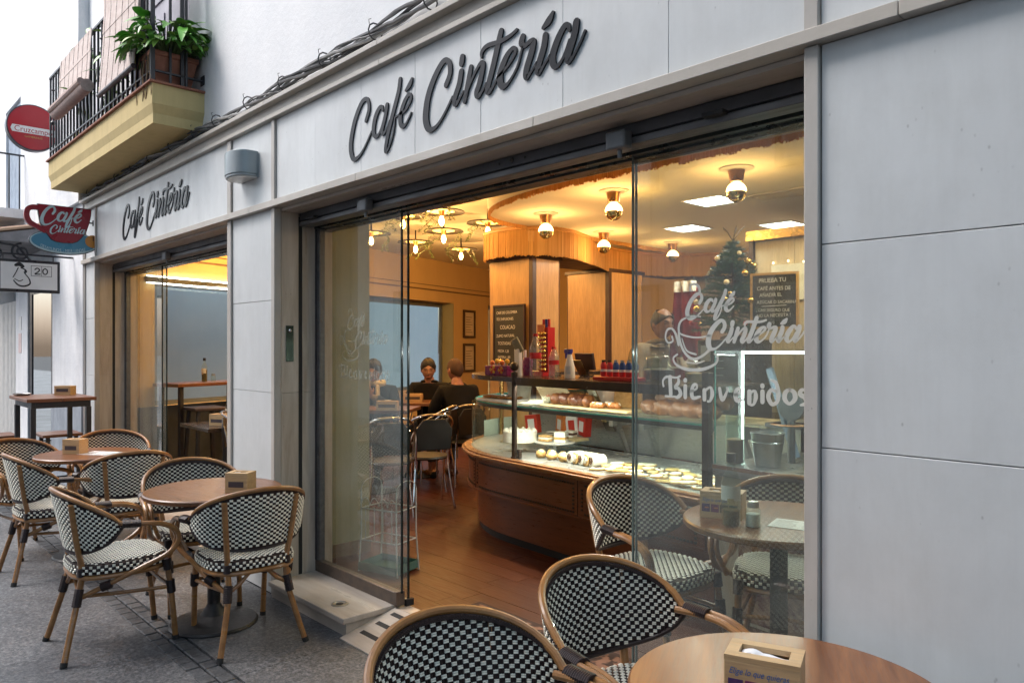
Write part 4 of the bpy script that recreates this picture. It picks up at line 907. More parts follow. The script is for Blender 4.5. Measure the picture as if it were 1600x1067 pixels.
# ------------------------------------------------------------------ napkin boxes, menus
PINE = wood('pale_pine', (.56, .39, .21), (.46, .30, .15), axis=0, scale=2.5, rough=.5, bump=.05)
NAP = M('white_napkin', (.82, .83, .85), (.76, .77, .79), rough=.8, scale=12)
INKB = M('blue_ink', (.05, .13, .34), rough=.6); INKD = M('dark_print', (.06, .045, .05), rough=.6)
SQ = [M('print_violet', (.075, .03, .11), (.04, .02, .10), rough=.5, scale=60), M('print_magenta', (.17, .02, .10), (.10, .015, .07), rough=.5, scale=60), M('print_olive', (.05, .05, .015), (.09, .05, .02), rough=.5, scale=60), M('print_green', (.02, .09, .06), (.03, .06, .04), rough=.5, scale=60)]
def napkin_box(x, y, z, rz, label, L=.155, W=.10, H=.105, full=True):
    t = thing('napkin_box', label, 'napkin box', (x, y, z), radians(rz)); t['group'] = 'wooden napkin boxes'
    a, b, w_ = L / 2, W / 2, .012
    obj('front_board', MB().box(-a, -b, 0, a, -b + w_, H - .0121), PINE, t, bevel=.0015); obj('rear_board', MB().box(-a, b - w_, 0, a, b, H - .0121), PINE, t, bevel=.0015)
    obj('end_board', MB().box(-a, -b + w_ + .0003, 0, -a + w_, b - w_ - .0003, H - .0121), PINE, t, bevel=.0015); obj('end_board', MB().box(a - w_, -b + w_ + .0003, 0, a, b - w_ - .0003, H - .0121), PINE, t, bevel=.0015)
    ia, ib = a - .026, b - .026
    lid = MB().box(-a, -b, H - .012, a, -ib, H).box(-a, ib, H - .012, a, b, H).box(-a, -ib + .0001, H - .012, -ia, ib - .0001, H).box(ia, -ib + .0001, H - .012, a, ib - .0001, H)
    obj('top_frame', lid, PINE, t, smooth=False)
    nm = MB(); N_ = 14; vs = []; fs = []
    for i in range(N_ + 1):
        u = i / N_
        for j in range(5):
            v = j / 4; zz = H - .016 + .012 * sin(pi * min(1, u * 2.3)) * (1 - .25 * v) * (1 if u < .43 else 0) + .004 * (1 - u) + .002 * sin(9 * u + 3 * v); vs.append((-ia + .002 + (2 * ia - .004) * u, -ib + .002 + (2 * ib - .004) * v, zz))
    for i in range(N_):
        for j in range(4): k = i * 5 + j; fs.append((k, k + 5, k + 6, k + 1))
    nb2 = len(vs); vs += [(p[0], p[1], H - .08) for p in vs]; fs += [(a_ + nb2, b_ + nb2, c_ + nb2, d_ + nb2)[::-1] for a_, b_, c_, d_ in list(fs)]
    bd = [i * 5 for i in range(N_ + 1)] + [N_ * 5 + j for j in range(1, 5)] + [i * 5 + 4 for i in range(N_ - 1, -1, -1)] + [j for j in range(3, 0, -1)]
    fs += [(bd[i], bd[i - 1], bd[i - 1] + nb2, bd[i] + nb2) for i in range(len(bd))]
    obj('napkin', nm.add(vs, fs), NAP, t, ang=60)
    if full:
        text('Elige lo que quieras', .0195, INKB, t, loc=(-a + .010, -b - .0003, H - .038), rot=(pi / 2, 0, 0), depth=.0003, sx=.80, shear=.35)
        for k in range(4):
            x0 = -a + .009 + k * .0355
            o = obj('printed_square', MB().box(x0, -b - .0012, H - .080, x0 + .031, -b - .0003, H - .049), SQ[k], t, smooth=False, bevel=.0)
            obj('print_mark', MB().box(x0 + .012, -b - .0018, H - .066, x0 + .027, -b - .0012, H - .061), M('print_mark', (.55, .18, .06), rough=.5), o, smooth=False)
            text(('oro', 'rojo', 'té', 'menta')[k] if False else '', .01, INKB, t) if False else None
    else:
        obj('printed_label', MB().box(-a + .02, -b - .0012, .03, a - .02, -b - .0003, .06), INKD, t, smooth=False)
    return t
napkin_box(-.81, -.82, .73, 20, 'pine napkin box with blue writing in the foreground, nearest the camera', H=.11)
napkin_box(-3.905, -.655, .73, 38, 'small pine napkin box on the middle round table', L=.125, full=False)
napkin_box(-6.12, -.93, .73, 40, 'small pine napkin box on the far round table beside a menu sheet', L=.13, full=False)
napkin_box(-1.615, .345, .82, 20, 'pine napkin box with blue writing on the table behind the glass', L=.165, H=.105)
PAPER = M('menu_paper', (.72, .74, .76), (.64, .67, .70), rough=.5)
INKT = M('menu_teal', (.18, .42, .46), rough=.5); INKG = M('menu_print', (.38, .40, .42), rough=.6)
def menu(x, y, z, rz, label, w_=.21, h=.15):
    t = thing('menu_sheet', label, 'menu', (x, y, z), radians(rz))
    s_ = obj('sheet', MB().box(-w_ / 2, -h / 2, .0003, w_ / 2, h / 2, .0018), PAPER, t, smooth=False)
    m = MB()
    for c in range(2):
        for k in range(9):
            x0 = -w_ / 2 + .012 + c * (w_ / 2); m.box(x0, -h / 2 + .018 + k * .0135, .0018, x0 + random.uniform(.05, .085) * w_ / .21, -h / 2 + .0215 + k * .0135, .0021)
    obj('print_line', m, INKG, t, smooth=False); obj('print_band', MB().box(w_ / 2 - .02, -h / 2 + .004, .0018, w_ / 2 - .004, h / 2 - .004, .0022), INKT, t, smooth=False)
menu(-6.0, -.80, .73, 35, 'white menu sheet lying on the far round table', .24, .17)
menu(-1.33, .42, .82, 14, 'printed menu sheet lying on the table behind the glass')
# ------------------------------------------------------------------ bottles
OILG = glass('bottle_glass', (.88, .93, .90), 1.0, 1.5, .03); OIL = M('olive_oil', (.10, .075, .012), (.07, .05, .01), rough=.1)
LABEL = M('paper_label', (.62, .63, .58), (.55, .56, .52), rough=.6); GOLDP = M('label_gold', (.45, .36, .16), rough=.4)
def oil_bottle(x, y, z, label, h=.27, r=.032, fill=.3):
    t = thing('oil_bottle', label, 'bottle', (x, y, z))
    obj('glass_body', MB().lathe([(0, 0), (r * .9, 0), (r, .006), (r, h * .58), (r * .85, h * .68), (r * .42, h * .80), (r * .38, h * .90), (0, h * .90)], 20), OILG, t)
    obj('oil', MB().lathe([(0, .004), (r * .88, .004), (r * .9, h * fill), (0, h * fill)], 18), OIL, t)
    obj('cap', MB().lathe([(0, h * .88), (r * .5, h * .88), (r * .5, h), (0, h)], 16), RUBBER, t)
    obj('label', MB().lathe([(r + .0006, h * .36), (r + .0006, h * .56)], 14, a0=-2.6, a1=.2), LABEL, t); obj('seal', MB().lathe([(r + .001, h * .31), (r + .001, h * .39)], 6, a0=-1.4, a1=-.75), GOLDP, t)
    return t
oil_bottle(-1.515, .235, .82, 'tall clear oil bottle with a black cap on the table behind the glass', fill=.22, r=.036, h=.275)
t = thing('salt_shaker', 'glass salt shaker with a steel lid beside the oil bottle behind the glass', 'salt shaker', (-1.445, .275, .82))
obj('glass_jar', MB().lathe([(0, 0), (.026, 0), (.028, .004), (.028, .065), (.02, .075), (0, .075)], 14), OILG, t); obj('salt', MB().lathe([(0, .003), (.0255, .003), (.0255, .05), (0, .052)], 12), NAP, t); obj('lid', MB().lathe([(.0215, .0745), (.0215, .09), (.018, .096), (0, .097)], 14), STEEL, t)
# ------------------------------------------------------------------ bar table and stools on the pavement
DKW = wood('reddish_brown_board', (.20, .075, .03), (.12, .045, .02), axis=1, scale=2.2, rough=.4, coat=.15)
t = thing('bar_table', 'tall bar table with a wooden top and black legs at the pavement corner', 'bar table', (-7.9, -.71, 0)); t['group'] = 'bar tables'
for k in range(2): obj('top_board', MB().box(-.39, -.27 + .271 * k, 1.02, .39, -.002 + .271 * k, 1.05), DKW, t, bevel=.003)
obj('apron', MB().box(-.35, -.23, .965, .35, -.2, 1.0195).box(-.35, .2, .965, .35, .23, 1.0195).box(-.35, -.1995, .965, -.32, .1995, 1.0195).box(.32, -.1995, .965, .35, .1995, 1.0195), IRON, t, smooth=False)
for sx in (-1, 1):
    for sy in (-1, 1): obj('leg', MB().box(sx * .335 - .02, sy * .215 - .02, 0, sx * .335 + .02, sy * .215 + .02, .9645), IRON, t, smooth=False)
napkin_box(-8.02, -.58, 1.05, 48, 'pine napkin box on the tall bar table outside', full=False, L=.15, W=.1, H=.085)
t = thing('ashtray', 'flat steel ashtray on the tall bar table outside', 'ashtray', (-8.17, -.90, 1.05)); obj('dish', MB().lathe([(0, .002), (.06, .002), (.075, .02), (.072, .02), (.055, .006), (0, .006)], 20), STEEL, t)
def stool(x, y, label, h=.66, z=0, mat=DKW):
    t = thing('bar_stool', label, 'stool', (x, y, z)); t['group'] = 'wooden topped stools'
    obj('seat', MB().box(-.19, -.17, h - .028, .19, .17, h), mat, t, bevel=.004)
    for sx in (-1, 1):
        for sy in (-1, 1): obj('leg', MB().obox((sx * .155, sy * .135, (h - .03) / 2), (1, 0, 0), (0, 1, 0), (sx * .06, sy * .05, -1), .016, .016, (h - .03) / 2), IRON, t, smooth=False)
    for z_ in (.2,): obj('foot_ring', MB().tube([(-.17, -.15, z_), (.17, -.15, z_), (.17, .15, z_), (-.17, .15, z_)], .009, 6, closed=True), IRON, t)
stool(-8.42, -.55, 'wooden topped stool under the bar table, next to the cafe wall'); stool(-8.62, -1.05, 'wooden topped stool cut by the left edge of the photo behind the bar table')
# ------------------------------------------------------------------ cafe interior: shell
FZ = .08
OCHRE = plaster('ochre_interior_paint', (.66, .45, .19), (.60, .40, .17), scale=.8, bump=.06, stain=.1)
OLIVE = plaster('olive_interior_paint', (.36, .33, .19), (.32, .30, .17), scale=.8, bump=.05, stain=.1)
MAUVE = plaster('mauve_interior_paint', (.40, .30, .25), (.36, .27, .22), scale=.8, bump=.05, stain=.1)
CEIL = plaster('cream_ceiling', (.80, .73, .56), (.77, .70, .53), scale=.8, bump=.04, stain=.05)
PLANK = wood('floor_plank', (.085, .0195, .005), (.056, .012, .0033), axis=0, scale=1.6, rough=.46, coat=.0, rand=.09, spec=.32)
UNDER = M('floor_gap', (.03, .014, .008), rough=.8)
fl = obj('cafe_floor', MB().box(-13, .062, -.02, 1.1, 9, FZ - .008), UNDER, kind='structure', smooth=False)
random.seed(21)
y = .0625; row = 0
while y < 5.7:
    wd = .145; x = 1.0 - random.uniform(0, 1.2)
    far = y > 2.6
    while x > -9.5:
        L_ = random.uniform(1.1, 1.5) * (2.2 if far else 1)
        vis = x - L_ < (-.9 if y < 2.6 else -2.8) and not (y > 1.6 and x > -3.2)
        if vis: obj('floor_plank', MB().box(x - L_ + .0012, y + .001, FZ - .02, x - .0012, y + wd - .001, FZ + random.uniform(-.0006, .0006)), PLANK, fl, smooth=False)
        x -= L_
    y += wd; row += 1
obj('rear_floor', MB().box(-13, 5.72, FZ - .02, 1.0, 9, FZ - .001).box(-3.2, 1.6, FZ - .02, 1.0, 5.7, FZ - .002), PLANK, fl, smooth=False)
def st(name, mb, mat, **k): return obj(name, mb, mat, kind='structure', smooth=False, **k)
CZ_ = 2.95
st('cafe_ceiling', MB().box(-12.5, .105, CZ_, 1.2, 9, CZ_ + .12), CEIL)
# left wall, skewed, with two big windows onto the side street
LW0 = Vector((-8.30, .12, 0)); LD = Vector((-.319, .948, 0)); LN = Vector((LD.y, -LD.x, 0))    # LN points into the room
def lwb(mb, t0, t1, z0, z1, d0, d1):
    c = LW0 + LD * ((t0 + t1) / 2) + LN * ((d0 + d1) / 2) + Vector((0, 0, (z0 + z1) / 2)); return mb.obox(c, LD, LN, (0, 0, 1), (t1 - t0) / 2, abs(d1 - d0) / 2, (z1 - z0) / 2)
lw = MB()
for a in ((0, .22, 0, 2.95), (.22, 2.3, 2.24, 2.95), (.22, 2.3, 0, .86), (2.3, 3.15, 0, 2.95), (3.15, 6.05, 2.26, 2.95), (3.15, 6.05, 0, .80), (6.05, 7.25, 0, 2.95), (7.25, 8.3, 2.30, 2.95), (7.25, 8.3, 0, .3), (8.3, 9.2, 0, 2.95)): lwb(lw, a[0], a[1], a[2], a[3], -.30, 0)
LWALL = st('left_wall', lw, OCHRE)
rv = MB(); lwb(rv, 6.035, 6.0495, .80, 2.26, -.29, .002); lwb(rv, 3.151, 3.166, .80, 2.26, -.29, .002); obj('window_reveal', rv, OLIVE, LWALL, smooth=False)
cv = MB(); lwb(cv, 0, 9.2, 2.44, 2.46, .0005, .012); lwb(cv, 0, 9.2, 2.52, 2.53, .0005, .010); obj('wall_moulding', cv, M('dark_moulding', (.16, .09, .04), rough=.5), LWALL, smooth=False)
WFR = M('grey_window_frame', (.20, .22, .22), (.16, .18, .18), rough=.4, metal=.3)
for (a, b, z0, z1) in ((.22, 2.3, .86, 2.24), (3.15, 6.05, .80, 2.26), (7.25, 8.3, .30, 2.30)):
    m = MB()
    for q in ((a, b, z1 - .07, z1), (a, b, z0, z0 + .05), (a, a + .05, z0 + .05, z1 - .07), (b - .05, b, z0 + .05, z1 - .07)): lwb(m, q[0], q[1], q[2], q[3], -.27, -.22)
    f_ = obj('window_frame', m, WFR, LWALL, smooth=False); g = MB(); lwb(g, a + .05, b - .05, z0 + .05, z1 - .07, -.25, -.242); obj('window_pane', g, PANEG, f_, smooth=False)
# side street wall seen through those windows
st('side_street_wall', lwb(MB(), 1.85, 13, 0, 3.1, -5.3, -5.0), PLASTER)
st('side_street', lwb(MB(), 1.0, 13, -.05, -.004, -5.0, -.30), TRAVX)  # paving made pale so that it bounces light up the wall
nd = MB(); lwb(nd, 5.9, 6.9, 0.0, 2.1, -4.998, -4.96)
sd = thing('side_street_door', 'grey door with posted notices across the side street, seen through the window', 'door', tuple(LW0 + LD * 6.4 - LN * 4.98))
obj('door_panel', nd, BLUEG, sd, world=True, smooth=False)
for (a, b, z0, z1, mt) in ((7.05, 7.30, 1.65, 1.95, WHITEP), (7.05, 7.30, 1.42, 1.64, BR)):
    m = MB(); lwb(m, a, b, z0, z1, -4.998, -4.99); obj('notice', m, mt, sd, world=True, smooth=False)
# other walls
st('back_wall', MB().box(-5.4, 5.7, 0, 1.2, 5.9, CZ_), MAUVE)
st('rear_left_wall', MB().box(-12.5, 7.7, 0, -5.45, 7.9, CZ_), OCHRE)
st('right_wall', MB().box(1.0, .105, 0, 1.2, 5.7, CZ_), MAUVE)
st('front_wall_inside', MB().box(-.95, .101, 0, 1.0, .14, CZ_), OCHRE)
st('wall_above_doors', MB().box(-8.25, .1005, 2.31, -.951, .14, CZ_), CEIL)
dd = MB(); lwb(dd, .02, 3.1, .0, .87, .0006, .02); obj('dado', dd, M('dark_dado', (.05, .06, .07), (.035, .045, .055), rough=.6), LWALL, smooth=False)
sb = st('pier_wall', MB().box(-4.96, .1005, FZ, -4.50, .52, CZ_), OLIVE); obj('skirting', MB().box(-4.499, .10, FZ, -4.488, .525, FZ + .09), wood('skirting_wood', (.24, .14, .06), (.18, .10, .04), axis=1), sb, smooth=False)
# round dropped ceiling with a straw fringe
FRI = M('straw_fringe', (.78, .50, .19), (.58, .34, .11), rough=.8, scale=17, stretch=(3, 3, .06), bump=.3, rand=.05, lo=.42, hi=.58)
_b = FRI.node_tree.nodes['Principled BSDF']; _t = FRI.node_tree.nodes.new('ShaderNodeBsdfTranslucent'); _t.inputs[0].default_value = (.70, .42, .13, 1); _m = FRI.node_tree.nodes.new('ShaderNodeMixShader'); _m.inputs[0].default_value = .5
FRI.node_tree.links.new(_b.outputs[0], _m.inputs[1]); FRI.node_tree.links.new(_t.outputs[0], _m.inputs[2]); FRI.node_tree.links.new(_m.outputs[0], FRI.node_tree.nodes['Material Output'].inputs['Surface'])
hi = bez([(.98, 1.36), (-.5, 1.36), (-1.8, 1.36), (-2.8, 1.34), (-3.6, 1.35), (-4.25, 1.50), (-4.68, 1.78), (-4.85, 2.12), (-4.9, 2.6), (-4.95, 3.6), (-5.0, 4.8), (-5.0, 5.69)], 6)
st('round_ceiling', MB().prism(hi + [(.98, 5.69)], lambda u, v, d: (u, v, 2.60 + .12 * d)), CEIL)
lo = bez([(-5.62, 3.3), (-5.58, 2.7), (-5.45, 2.42), (-5.1, 2.36), (-4.84, 2.48), (-4.74, 2.78), (-4.86, 3.2), (-5.1, 3.7), (-5.3, 4.3), (-5.2, 5.0), (-4.7, 5.38), (-3.6, 5.52), (-2.2, 5.55)], 6)
st('low_ceiling', MB().prism(lo + [(-2.2, 5.69), (-5.62, 5.69)], lambda u, v, d: (u, v, 2.36 + .10 * d)), M('brown_soffit', (.22, .15, .09), rough=.7))
def fringe(path, z0, z1, label, parts=True):
    t = thing('straw_fringe', label, 'fringe', (path[0][0], path[0][1], z0)); m = MB(); P = []
    for a, b in zip(path[:-1], path[1:]):
        n = max(1, int(sqrt((a[0] - b[0]) ** 2 + (a[1] - b[1]) ** 2) / .0075))
        for k in range(n): P.append((a[0] + (b[0] - a[0]) * k / n, a[1] + (b[1] - a[1]) * k / n))
    for a, b in zip(P[:-1], P[1:]):
        d = Vector((b[0] - a[0], b[1] - a[1], 0)); l = d.length; d.normalize(); nn = Vector((d.y, -d.x, 0))
        zz = z0 + random.uniform(-.008, .008) + .006 * sin(7 * a[0] + 5 * a[1]) * sin(31 * a[0] + 23 * a[1])
        m.obox(Vector((a[0], a[1], (zz + z1) / 2)) + nn * random.uniform(.006, .011), d, nn, (0, 0, 1), l * .47, .004, (z1 - zz) / 2)
    obj('straw', m, FRI, t, world=True, smooth=False, kind='stuff')
    obj('tape', MB().tube([(p[0] + .0, p[1] - .0, z1 - .02) for p in path], .022, 6), BRASS if not parts else M('fringe_tape', (.45, .22, .06), rough=.6), t, world=True)
    return t
fringe(hi, 2.565, 2.78, 'straw fringe hanging round the edge of the big round ceiling over the counter')
fringe(lo, 2.33, 2.60, 'straw fringe along the low ceiling above the wooden pillars')
# panelled wooden pillars
OAKL = wood('pillar_oak', (.52, .32, .13), (.40, .23, .085), axis=2, scale=2.0, rough=.35, coat=.1, rand=.04); OAKD = M('dark_pillar_edge', (.045, .02, .012), (.03, .014, .01), rough=.4)
def pillar(x0, y0, x1, y1, label):
    t = thing('wooden_pillar', label, 'pillar', ((x0 + x1) / 2, (y0 + y1) / 2, FZ)); t['group'] = 'oak clad pillars'
    def b(name, mat, *a, **k): return obj(name, MB().box(*a), mat, t, world=True, bevel=.003)
    zt = 2.355
    b('core', OAKD, x0 + .01, y0 + .01, FZ, x1 - .01, y1 - .01, zt); b('front_panel', OAKL, x0 + .035, y0 - .004, FZ + .1, x1 - .045, y0 + .009, zt - .04); b('side_panel', OAKL, x1 - .009, y0 + .045, FZ + .1, x1 + .004, y1 - .035, zt - .04); b('side_panel', OAKL, x0 - .004, y0 + .045, FZ + .1, x0 + .009, y1 - .035, zt - .04)
    b('edge_strip', OAKD, x1 - .043, y0 - .008, FZ, x1 + .008, y0 + .043, zt); b('capital', OAKD, x0 - .012, y0 - .013, zt - .038, x1 + .0125, y1 + .012, zt - .001)
pillar(-5.50, 2.50, -4.88, 2.88, 'orange oak pillar left, with a menu blackboard leaning on it')
pillar(-5.85, 4.00, -5.22, 4.62, 'oak pillar behind the counter, with pale front and orange side')
# pictures
PICF = M('picture_frame', (.06, .03, .015), rough=.4)
for (z0, z1, q) in ((1.66, 2.16, 'upper'), (1.05, 1.56, 'lower')):
    c = LW0 + LD * 6.55; t = thing('framed_certificate', q + ' of the two dark framed certificates on the ochre wall beside the window', 'picture', tuple(c + Vector((0, 0, z0))))
    for (a, b, u, v) in ((6.35, 6.75, z0, z0 + .04), (6.35, 6.75, z1 - .04, z1), (6.35, 6.39, z0 + .04, z1 - .04), (6.71, 6.75, z0 + .04, z1 - .04)): obj('frame', lwb(MB(), a, b, u, v, .001, .03), PICF, t, world=True, smooth=False)
    obj('paper', lwb(MB(), 6.39, 6.71, z0 + .04, z1 - .04, .001, .012), M('yellowed_paper', (.72, .60, .42), rough=.6), t, world=True, smooth=False); m = MB()
    for k in range(7): lwb(m, 6.44, 6.66 - .03 * (k % 3), z0 + .10 + .045 * k, z0 + .108 + .045 * k, .0121, .013)
    obj('text_line', m, INKD, t, world=True, smooth=False)
# ------------------------------------------------------------------ pastry counter
CC = Vector((-3.88, 2.50, FZ)); CA = radians(-5)
def cw(x, y, z=0): return (CC.x + x * cos(CA) - y * sin(CA), CC.y + x * sin(CA) + y * cos(CA), FZ + z)
CN = thing('pastry_counter', 'curved wooden pastry counter with a glass display and dark posts', 'counter', tuple(CC), CA)
XE = 1.80
def outline(R, x1=XE, a_end=80, n=26):
    """front edge from the right end along the straight and round the left nose"""
    return [(x1, -R), (x1 * .66, -R), (x1 * .33, -R)] + [(R * cos(radians(-90 - (90 + a_end) * k / n)), R * sin(radians(-90 - (90 + a_end) * k / n))) for k in range(n + 1)]
def band(Ro, Ri, z0, z1, x1=XE, a_end=80, Rot=None):
    o = outline(Ro, x1, a_end); i = outline(Ri, x1, a_end); ot = outline(Rot, x1, a_end) if Rot else o; n = len(o); vs = [(p[0], p[1], z0) for p in o] + [(p[0], p[1], z0) for p in i] + [(p[0], p[1], z1) for p in ot] + [(p[0], p[1], z1) for p in i]; fs = []
    for k in range(n - 1): fs += [(k + 1, k, n + k, n + k + 1), (2 * n + k, 2 * n + k + 1, 3 * n + k + 1, 3 * n + k), (k, k + 1, 2 * n + k + 1, 2 * n + k), (n + k + 1, n + k, 3 * n + k, 3 * n + k + 1)]
    fs += [(0, 2 * n, 3 * n, n), (n - 1, 2 * n - 1, 4 * n - 1, 3 * n - 1)]
    return MB().add(vs, fs)
CHER = wood('cherry_veneer', (.20, .060, .017), (.145, .041, .012), axis=0, scale=1.8, rough=.33, coat=.15); CHERL = wood('cherry_moulding', (.34, .15, .055), (.26, .11, .04), axis=0, scale=1.8, rough=.3, coat=.3)
STEELW = M('white_steel_deck', (.40, .41, .40), (.37, .38, .37), rough=.3, metal=.4, scale=2)
obj('kick_strip', band(1.135, .9, 0, .055), RUBBER, CN); obj('plinth', band(1.15, .9, .055, .345), CHER, CN); obj('body', band(1.225, .9, .345, .585), CHER, CN)
obj('lower_moulding', band(1.236, 1.2, .338, .352), CHER, CN); obj('upper_moulding', band(1.245, 1.2, .583, .600), CHERL, CN); obj('ledge', band(1.283, 1.18, .600, .622), CHERL, CN, bevel=.004); obj('ledge_bead', band(1.262, 1.205, .6222, .634), CHERL, CN)
ST_ = MB()                                                     # rows of little studs framing the panels
def onb(s, z):                                                 # s metres along the body front from the right end
    R = 1.2265
    if s < XE: return Vector((XE - s, -R, z)), Vector((-1, 0, 0)), Vector((0, -1, 0))
    a = -pi / 2 - (s - XE) / R; return Vector((R * cos(a), R * sin(a), z)), Vector((sin(a), -cos(a), 0)), Vector((cos(a), sin(a), 0))
def studs(s0, s1, z0, z1):
    p = .025
    for k in range(int((s1 - s0) / p)):
        for z in (z0, z1): q, u, n_ = onb(s0 + k * p, z); ST_.obox(q, u, (0, 0, 1), n_, .0082, .0066, .0028)
    for k in range(1, int((z1 - z0) / p)):
        for s in (s0, s1): q, u, n_ = onb(s, z0 + k * p); ST_.obox(q, u, (0, 0, 1), n_, .0082, .0066, .0028)
for a, b in ((.06, .94), (1.02, 2.14), (2.22, 3.05), (3.13, 4.0)): studs(a, b, .372, .552)
obj('stud_inlay', ST_, M('dark_stud', (.03, .016, .01), (.05, .03, .015), rough=.35), CN, kind='stuff', smooth=False)
for s in (.98, 2.18, 3.09): q, u, n_ = onb(s, .465); obj('panel_joint', MB().obox(q, u, (0, 0, 1), n_, .002, .117, .0012), UNDER, CN, smooth=False)
obj('deck', band(1.2035, .35, .610, .632, a_end=75), STEELW, CN); DK = .634
obj('well_back', MB().box(-.75, -.30, .632, XE, -.28, .93), STEEL, CN, smooth=False)
obj('work_top', MB().box(-.7, -.2795, .90, XE, .05, .935), STEEL, CN, smooth=False)
obj('rear_ledge', MB().add([(-.7, -.66, .95), (XE, -.66, .95), (XE, -.3005, .955), (-.7, -.3005, .955), (-.7, -.66, .965), (XE, -.66, .965), (XE, -.3005, .97), (-.7, -.3005, .97)], [(3, 2, 1, 0), (4, 5, 6, 7), (0, 1, 5, 4), (1, 2, 6, 5), (2, 3, 7, 6), (3, 0, 4, 7)]), M('cream_board', (.50, .45, .33), rough=.5), CN, smooth=False)
MIRS = M('sloping_mirror', (.70, .68, .60), rough=.08, metal=1.0, scale=2)
obj('sloping_mirror', MB().obox((.35, -.62, 1.06), (1, 0, 0), (0, .55, -.83), (0, .83, .55), .045, .32, .004).obox((-.05, -.66, 1.07), (1, 0, 0), (0, .55, -.83), (0, .83, .55), .18, .20, .004), MIRS, CN, smooth=False)
for x in (.42, .72, 1.5): obj('shelf_bracket', MB().obox((x, -.42, .80), (1, 0, 0), (0, .42, -.90), (0, .9, .42), .012, .20, .018).box(x - .02, -.52, .84, x + .02, -.30, .93), STEEL, CN, smooth=False)
# glass
def gl(Ro, z0, z1, x1=XE, a_end=80): return band(Ro, Ro - .006, z0, z1, x1, a_end)
obj('front_glass', gl(1.20, .634, .98), PANEG, CN, ang=60); obj('etched_band', gl(1.2012, .634, .80, -.55, 75) if False else MB().lathe([(1.2035, .634), (1.2035, .775)], 20, a0=radians(-262), a1=radians(-150)), M('frosted_film', (.50, .50, .42), (.44, .44, .38), rough=.5), CN)
sh_ = obj('glass_shelf', band(1.17, .62, .995, 1.003, a_end=60), PANEG, CN); obj('shelf_edge', band(1.172, 1.168, .993, 1.005, a_end=60), M('bright_glass_edge', (.10, .40, .34), (.06, .28, .25), rough=.15), sh_)
obj('shelf_rail', band(1.165, 1.14, .968, .992, a_end=60), STEELD, CN)
TOPD = M('dark_counter_top', (.035, .026, .02), (.05, .035, .028), rough=.22)
obj('top_shelf', band(1.20, .55, 1.172, 1.205, a_end=60), TOPD, CN)
def post(x, y, name='post', h=1.21, mat=None):
    mat = mat or M('bronze_post', (.03, .022, .018), (.045, .03, .022), rough=.35, metal=.4)
    o = obj(name, MB().lathe([(0, 0), (.026, 0), (.026, .01), (.0195, .014), (.0195, h - .66), (.024, h - .655), (.024, h - .63), (.012, h - .625), (0, h - .62)], 14, (x, y, .634)), mat, CN); obj('finial', MB().sphere((x, y, .634 + h - .588), .032, 14, 10), mat, o)
post(.13, -1.19, h=1.235); obj('square_post', MB().box(XE - .03, -1.215, .634, XE + .012, -1.17, 1.285), TOPD, CN, bevel=.004)
post(1.165 * cos(radians(198)), 1.165 * sin(radians(198)), 'brass_post', 1.235, BRASS); post(1.19 * cos(radians(150)), 1.19 * sin(radians(150)), 'brass_post', 1.235, BRASS)
obj('post_block', MB().box(.158, -1.185, .634, .182, -1.165, .70), TOPD, CN, smooth=False); obj('end_board', MB().box(XE + .001, -1.165, .0, XE + .012, -.2, .62), CHER, CN, smooth=False)
LEDS = glow('cool_led', (1.0, .96, .86), 9.0)
obj('lamp_lip', MB().box(.15, -1.196, 1.150, XE - .031, -1.186, 1.1715), TOPD, CN, smooth=False)
obj('led_strip', MB().box(XE - .052, -1.165, .80, XE - .045, -1.158, 1.33), glow('led_dots', (.95, 1, .95), 5), CN, smooth=False) if False else None
def lamp(name, kind, loc, watts, col, size=.05, rot=None, sy=None):
    l = bpy.data.lights.new(name, kind); o = bpy.data.objects.new(name, l); COL.objects.link(o); o.location = loc; l.energy = watts * LAMP; l.color = col
    if kind == 'AREA':
        l.shape = 'RECTANGLE' if sy else 'SQUARE'; l.size = size
        if sy: l.size_y = sy
    else: l.shadow_soft_size = size
    if rot: o.rotation_euler = rot
    return o
lamp('display_case_lamp', 'AREA', cw(.95, -1.168, 1.166), 8.5, (1, .92, .76), 1.6, (0, 0, CA), .02); lamp('display_case_lamp', 'AREA', cw(.95, -1.128, .985), 7, (1, .93, .80), 1.6, (0, 0, CA), .015)
lamp('display_case_lamp', 'AREA', cw(-.55, -.55, 1.165), 5.0, (1, .93, .78), .3, (0, 0, CA))
# ------------------------------------------------------------------ second display cube, right
DC = thing('display_cabinet', 'glass topped cabinet edged with white light strips behind the right glass leaf', 'cabinet', cw(2.42, -.898), CA)
obj('base_panel', MB().box(-.60, -.27, 0, .95, .5, .74), M('cream_laminate', (.52, .47, .37), (.46, .42, .33), rough=.4), DC, bevel=.003)
for x in (-.3, 0, .3, .6): obj('panel_groove', MB().box(x - .003, -.2715, .05, x + .003, -.2702, .735), M('groove_brown', (.2, .15, .1)), DC, smooth=False)
obj('shelf', MB().box(-.60, -.29, .742, .95, .5, .80), STEEL, DC, bevel=.004)
obj('shelf_trim', MB().box(-.60, -.292, .78, .95, -.2905, .80), M('copper_trim', (.45, .26, .18), rough=.3, metal=.8), DC, smooth=False)
obj('side_glass', MB().box(-.598, -.27, .802, -.590, -.04, 1.40), PANEG, DC, smooth=False); obj('front_glass', MB().box(-.588, -.272, .802, .95, -.265, 1.40), PANEG, DC, smooth=False); obj('top_glass', MB().box(-.598, -.272, 1.401, .95, -.04, 1.408), PANEG, DC, smooth=False)
obj('glass_edge', MB().box(-.6, -.274, .802, -.594, -.268, 1.41), M('bright_glass_edge', (.10, .40, .34)), DC, smooth=False)
WL_ = glow('white_led', (.96, 1, .97), 6.0)
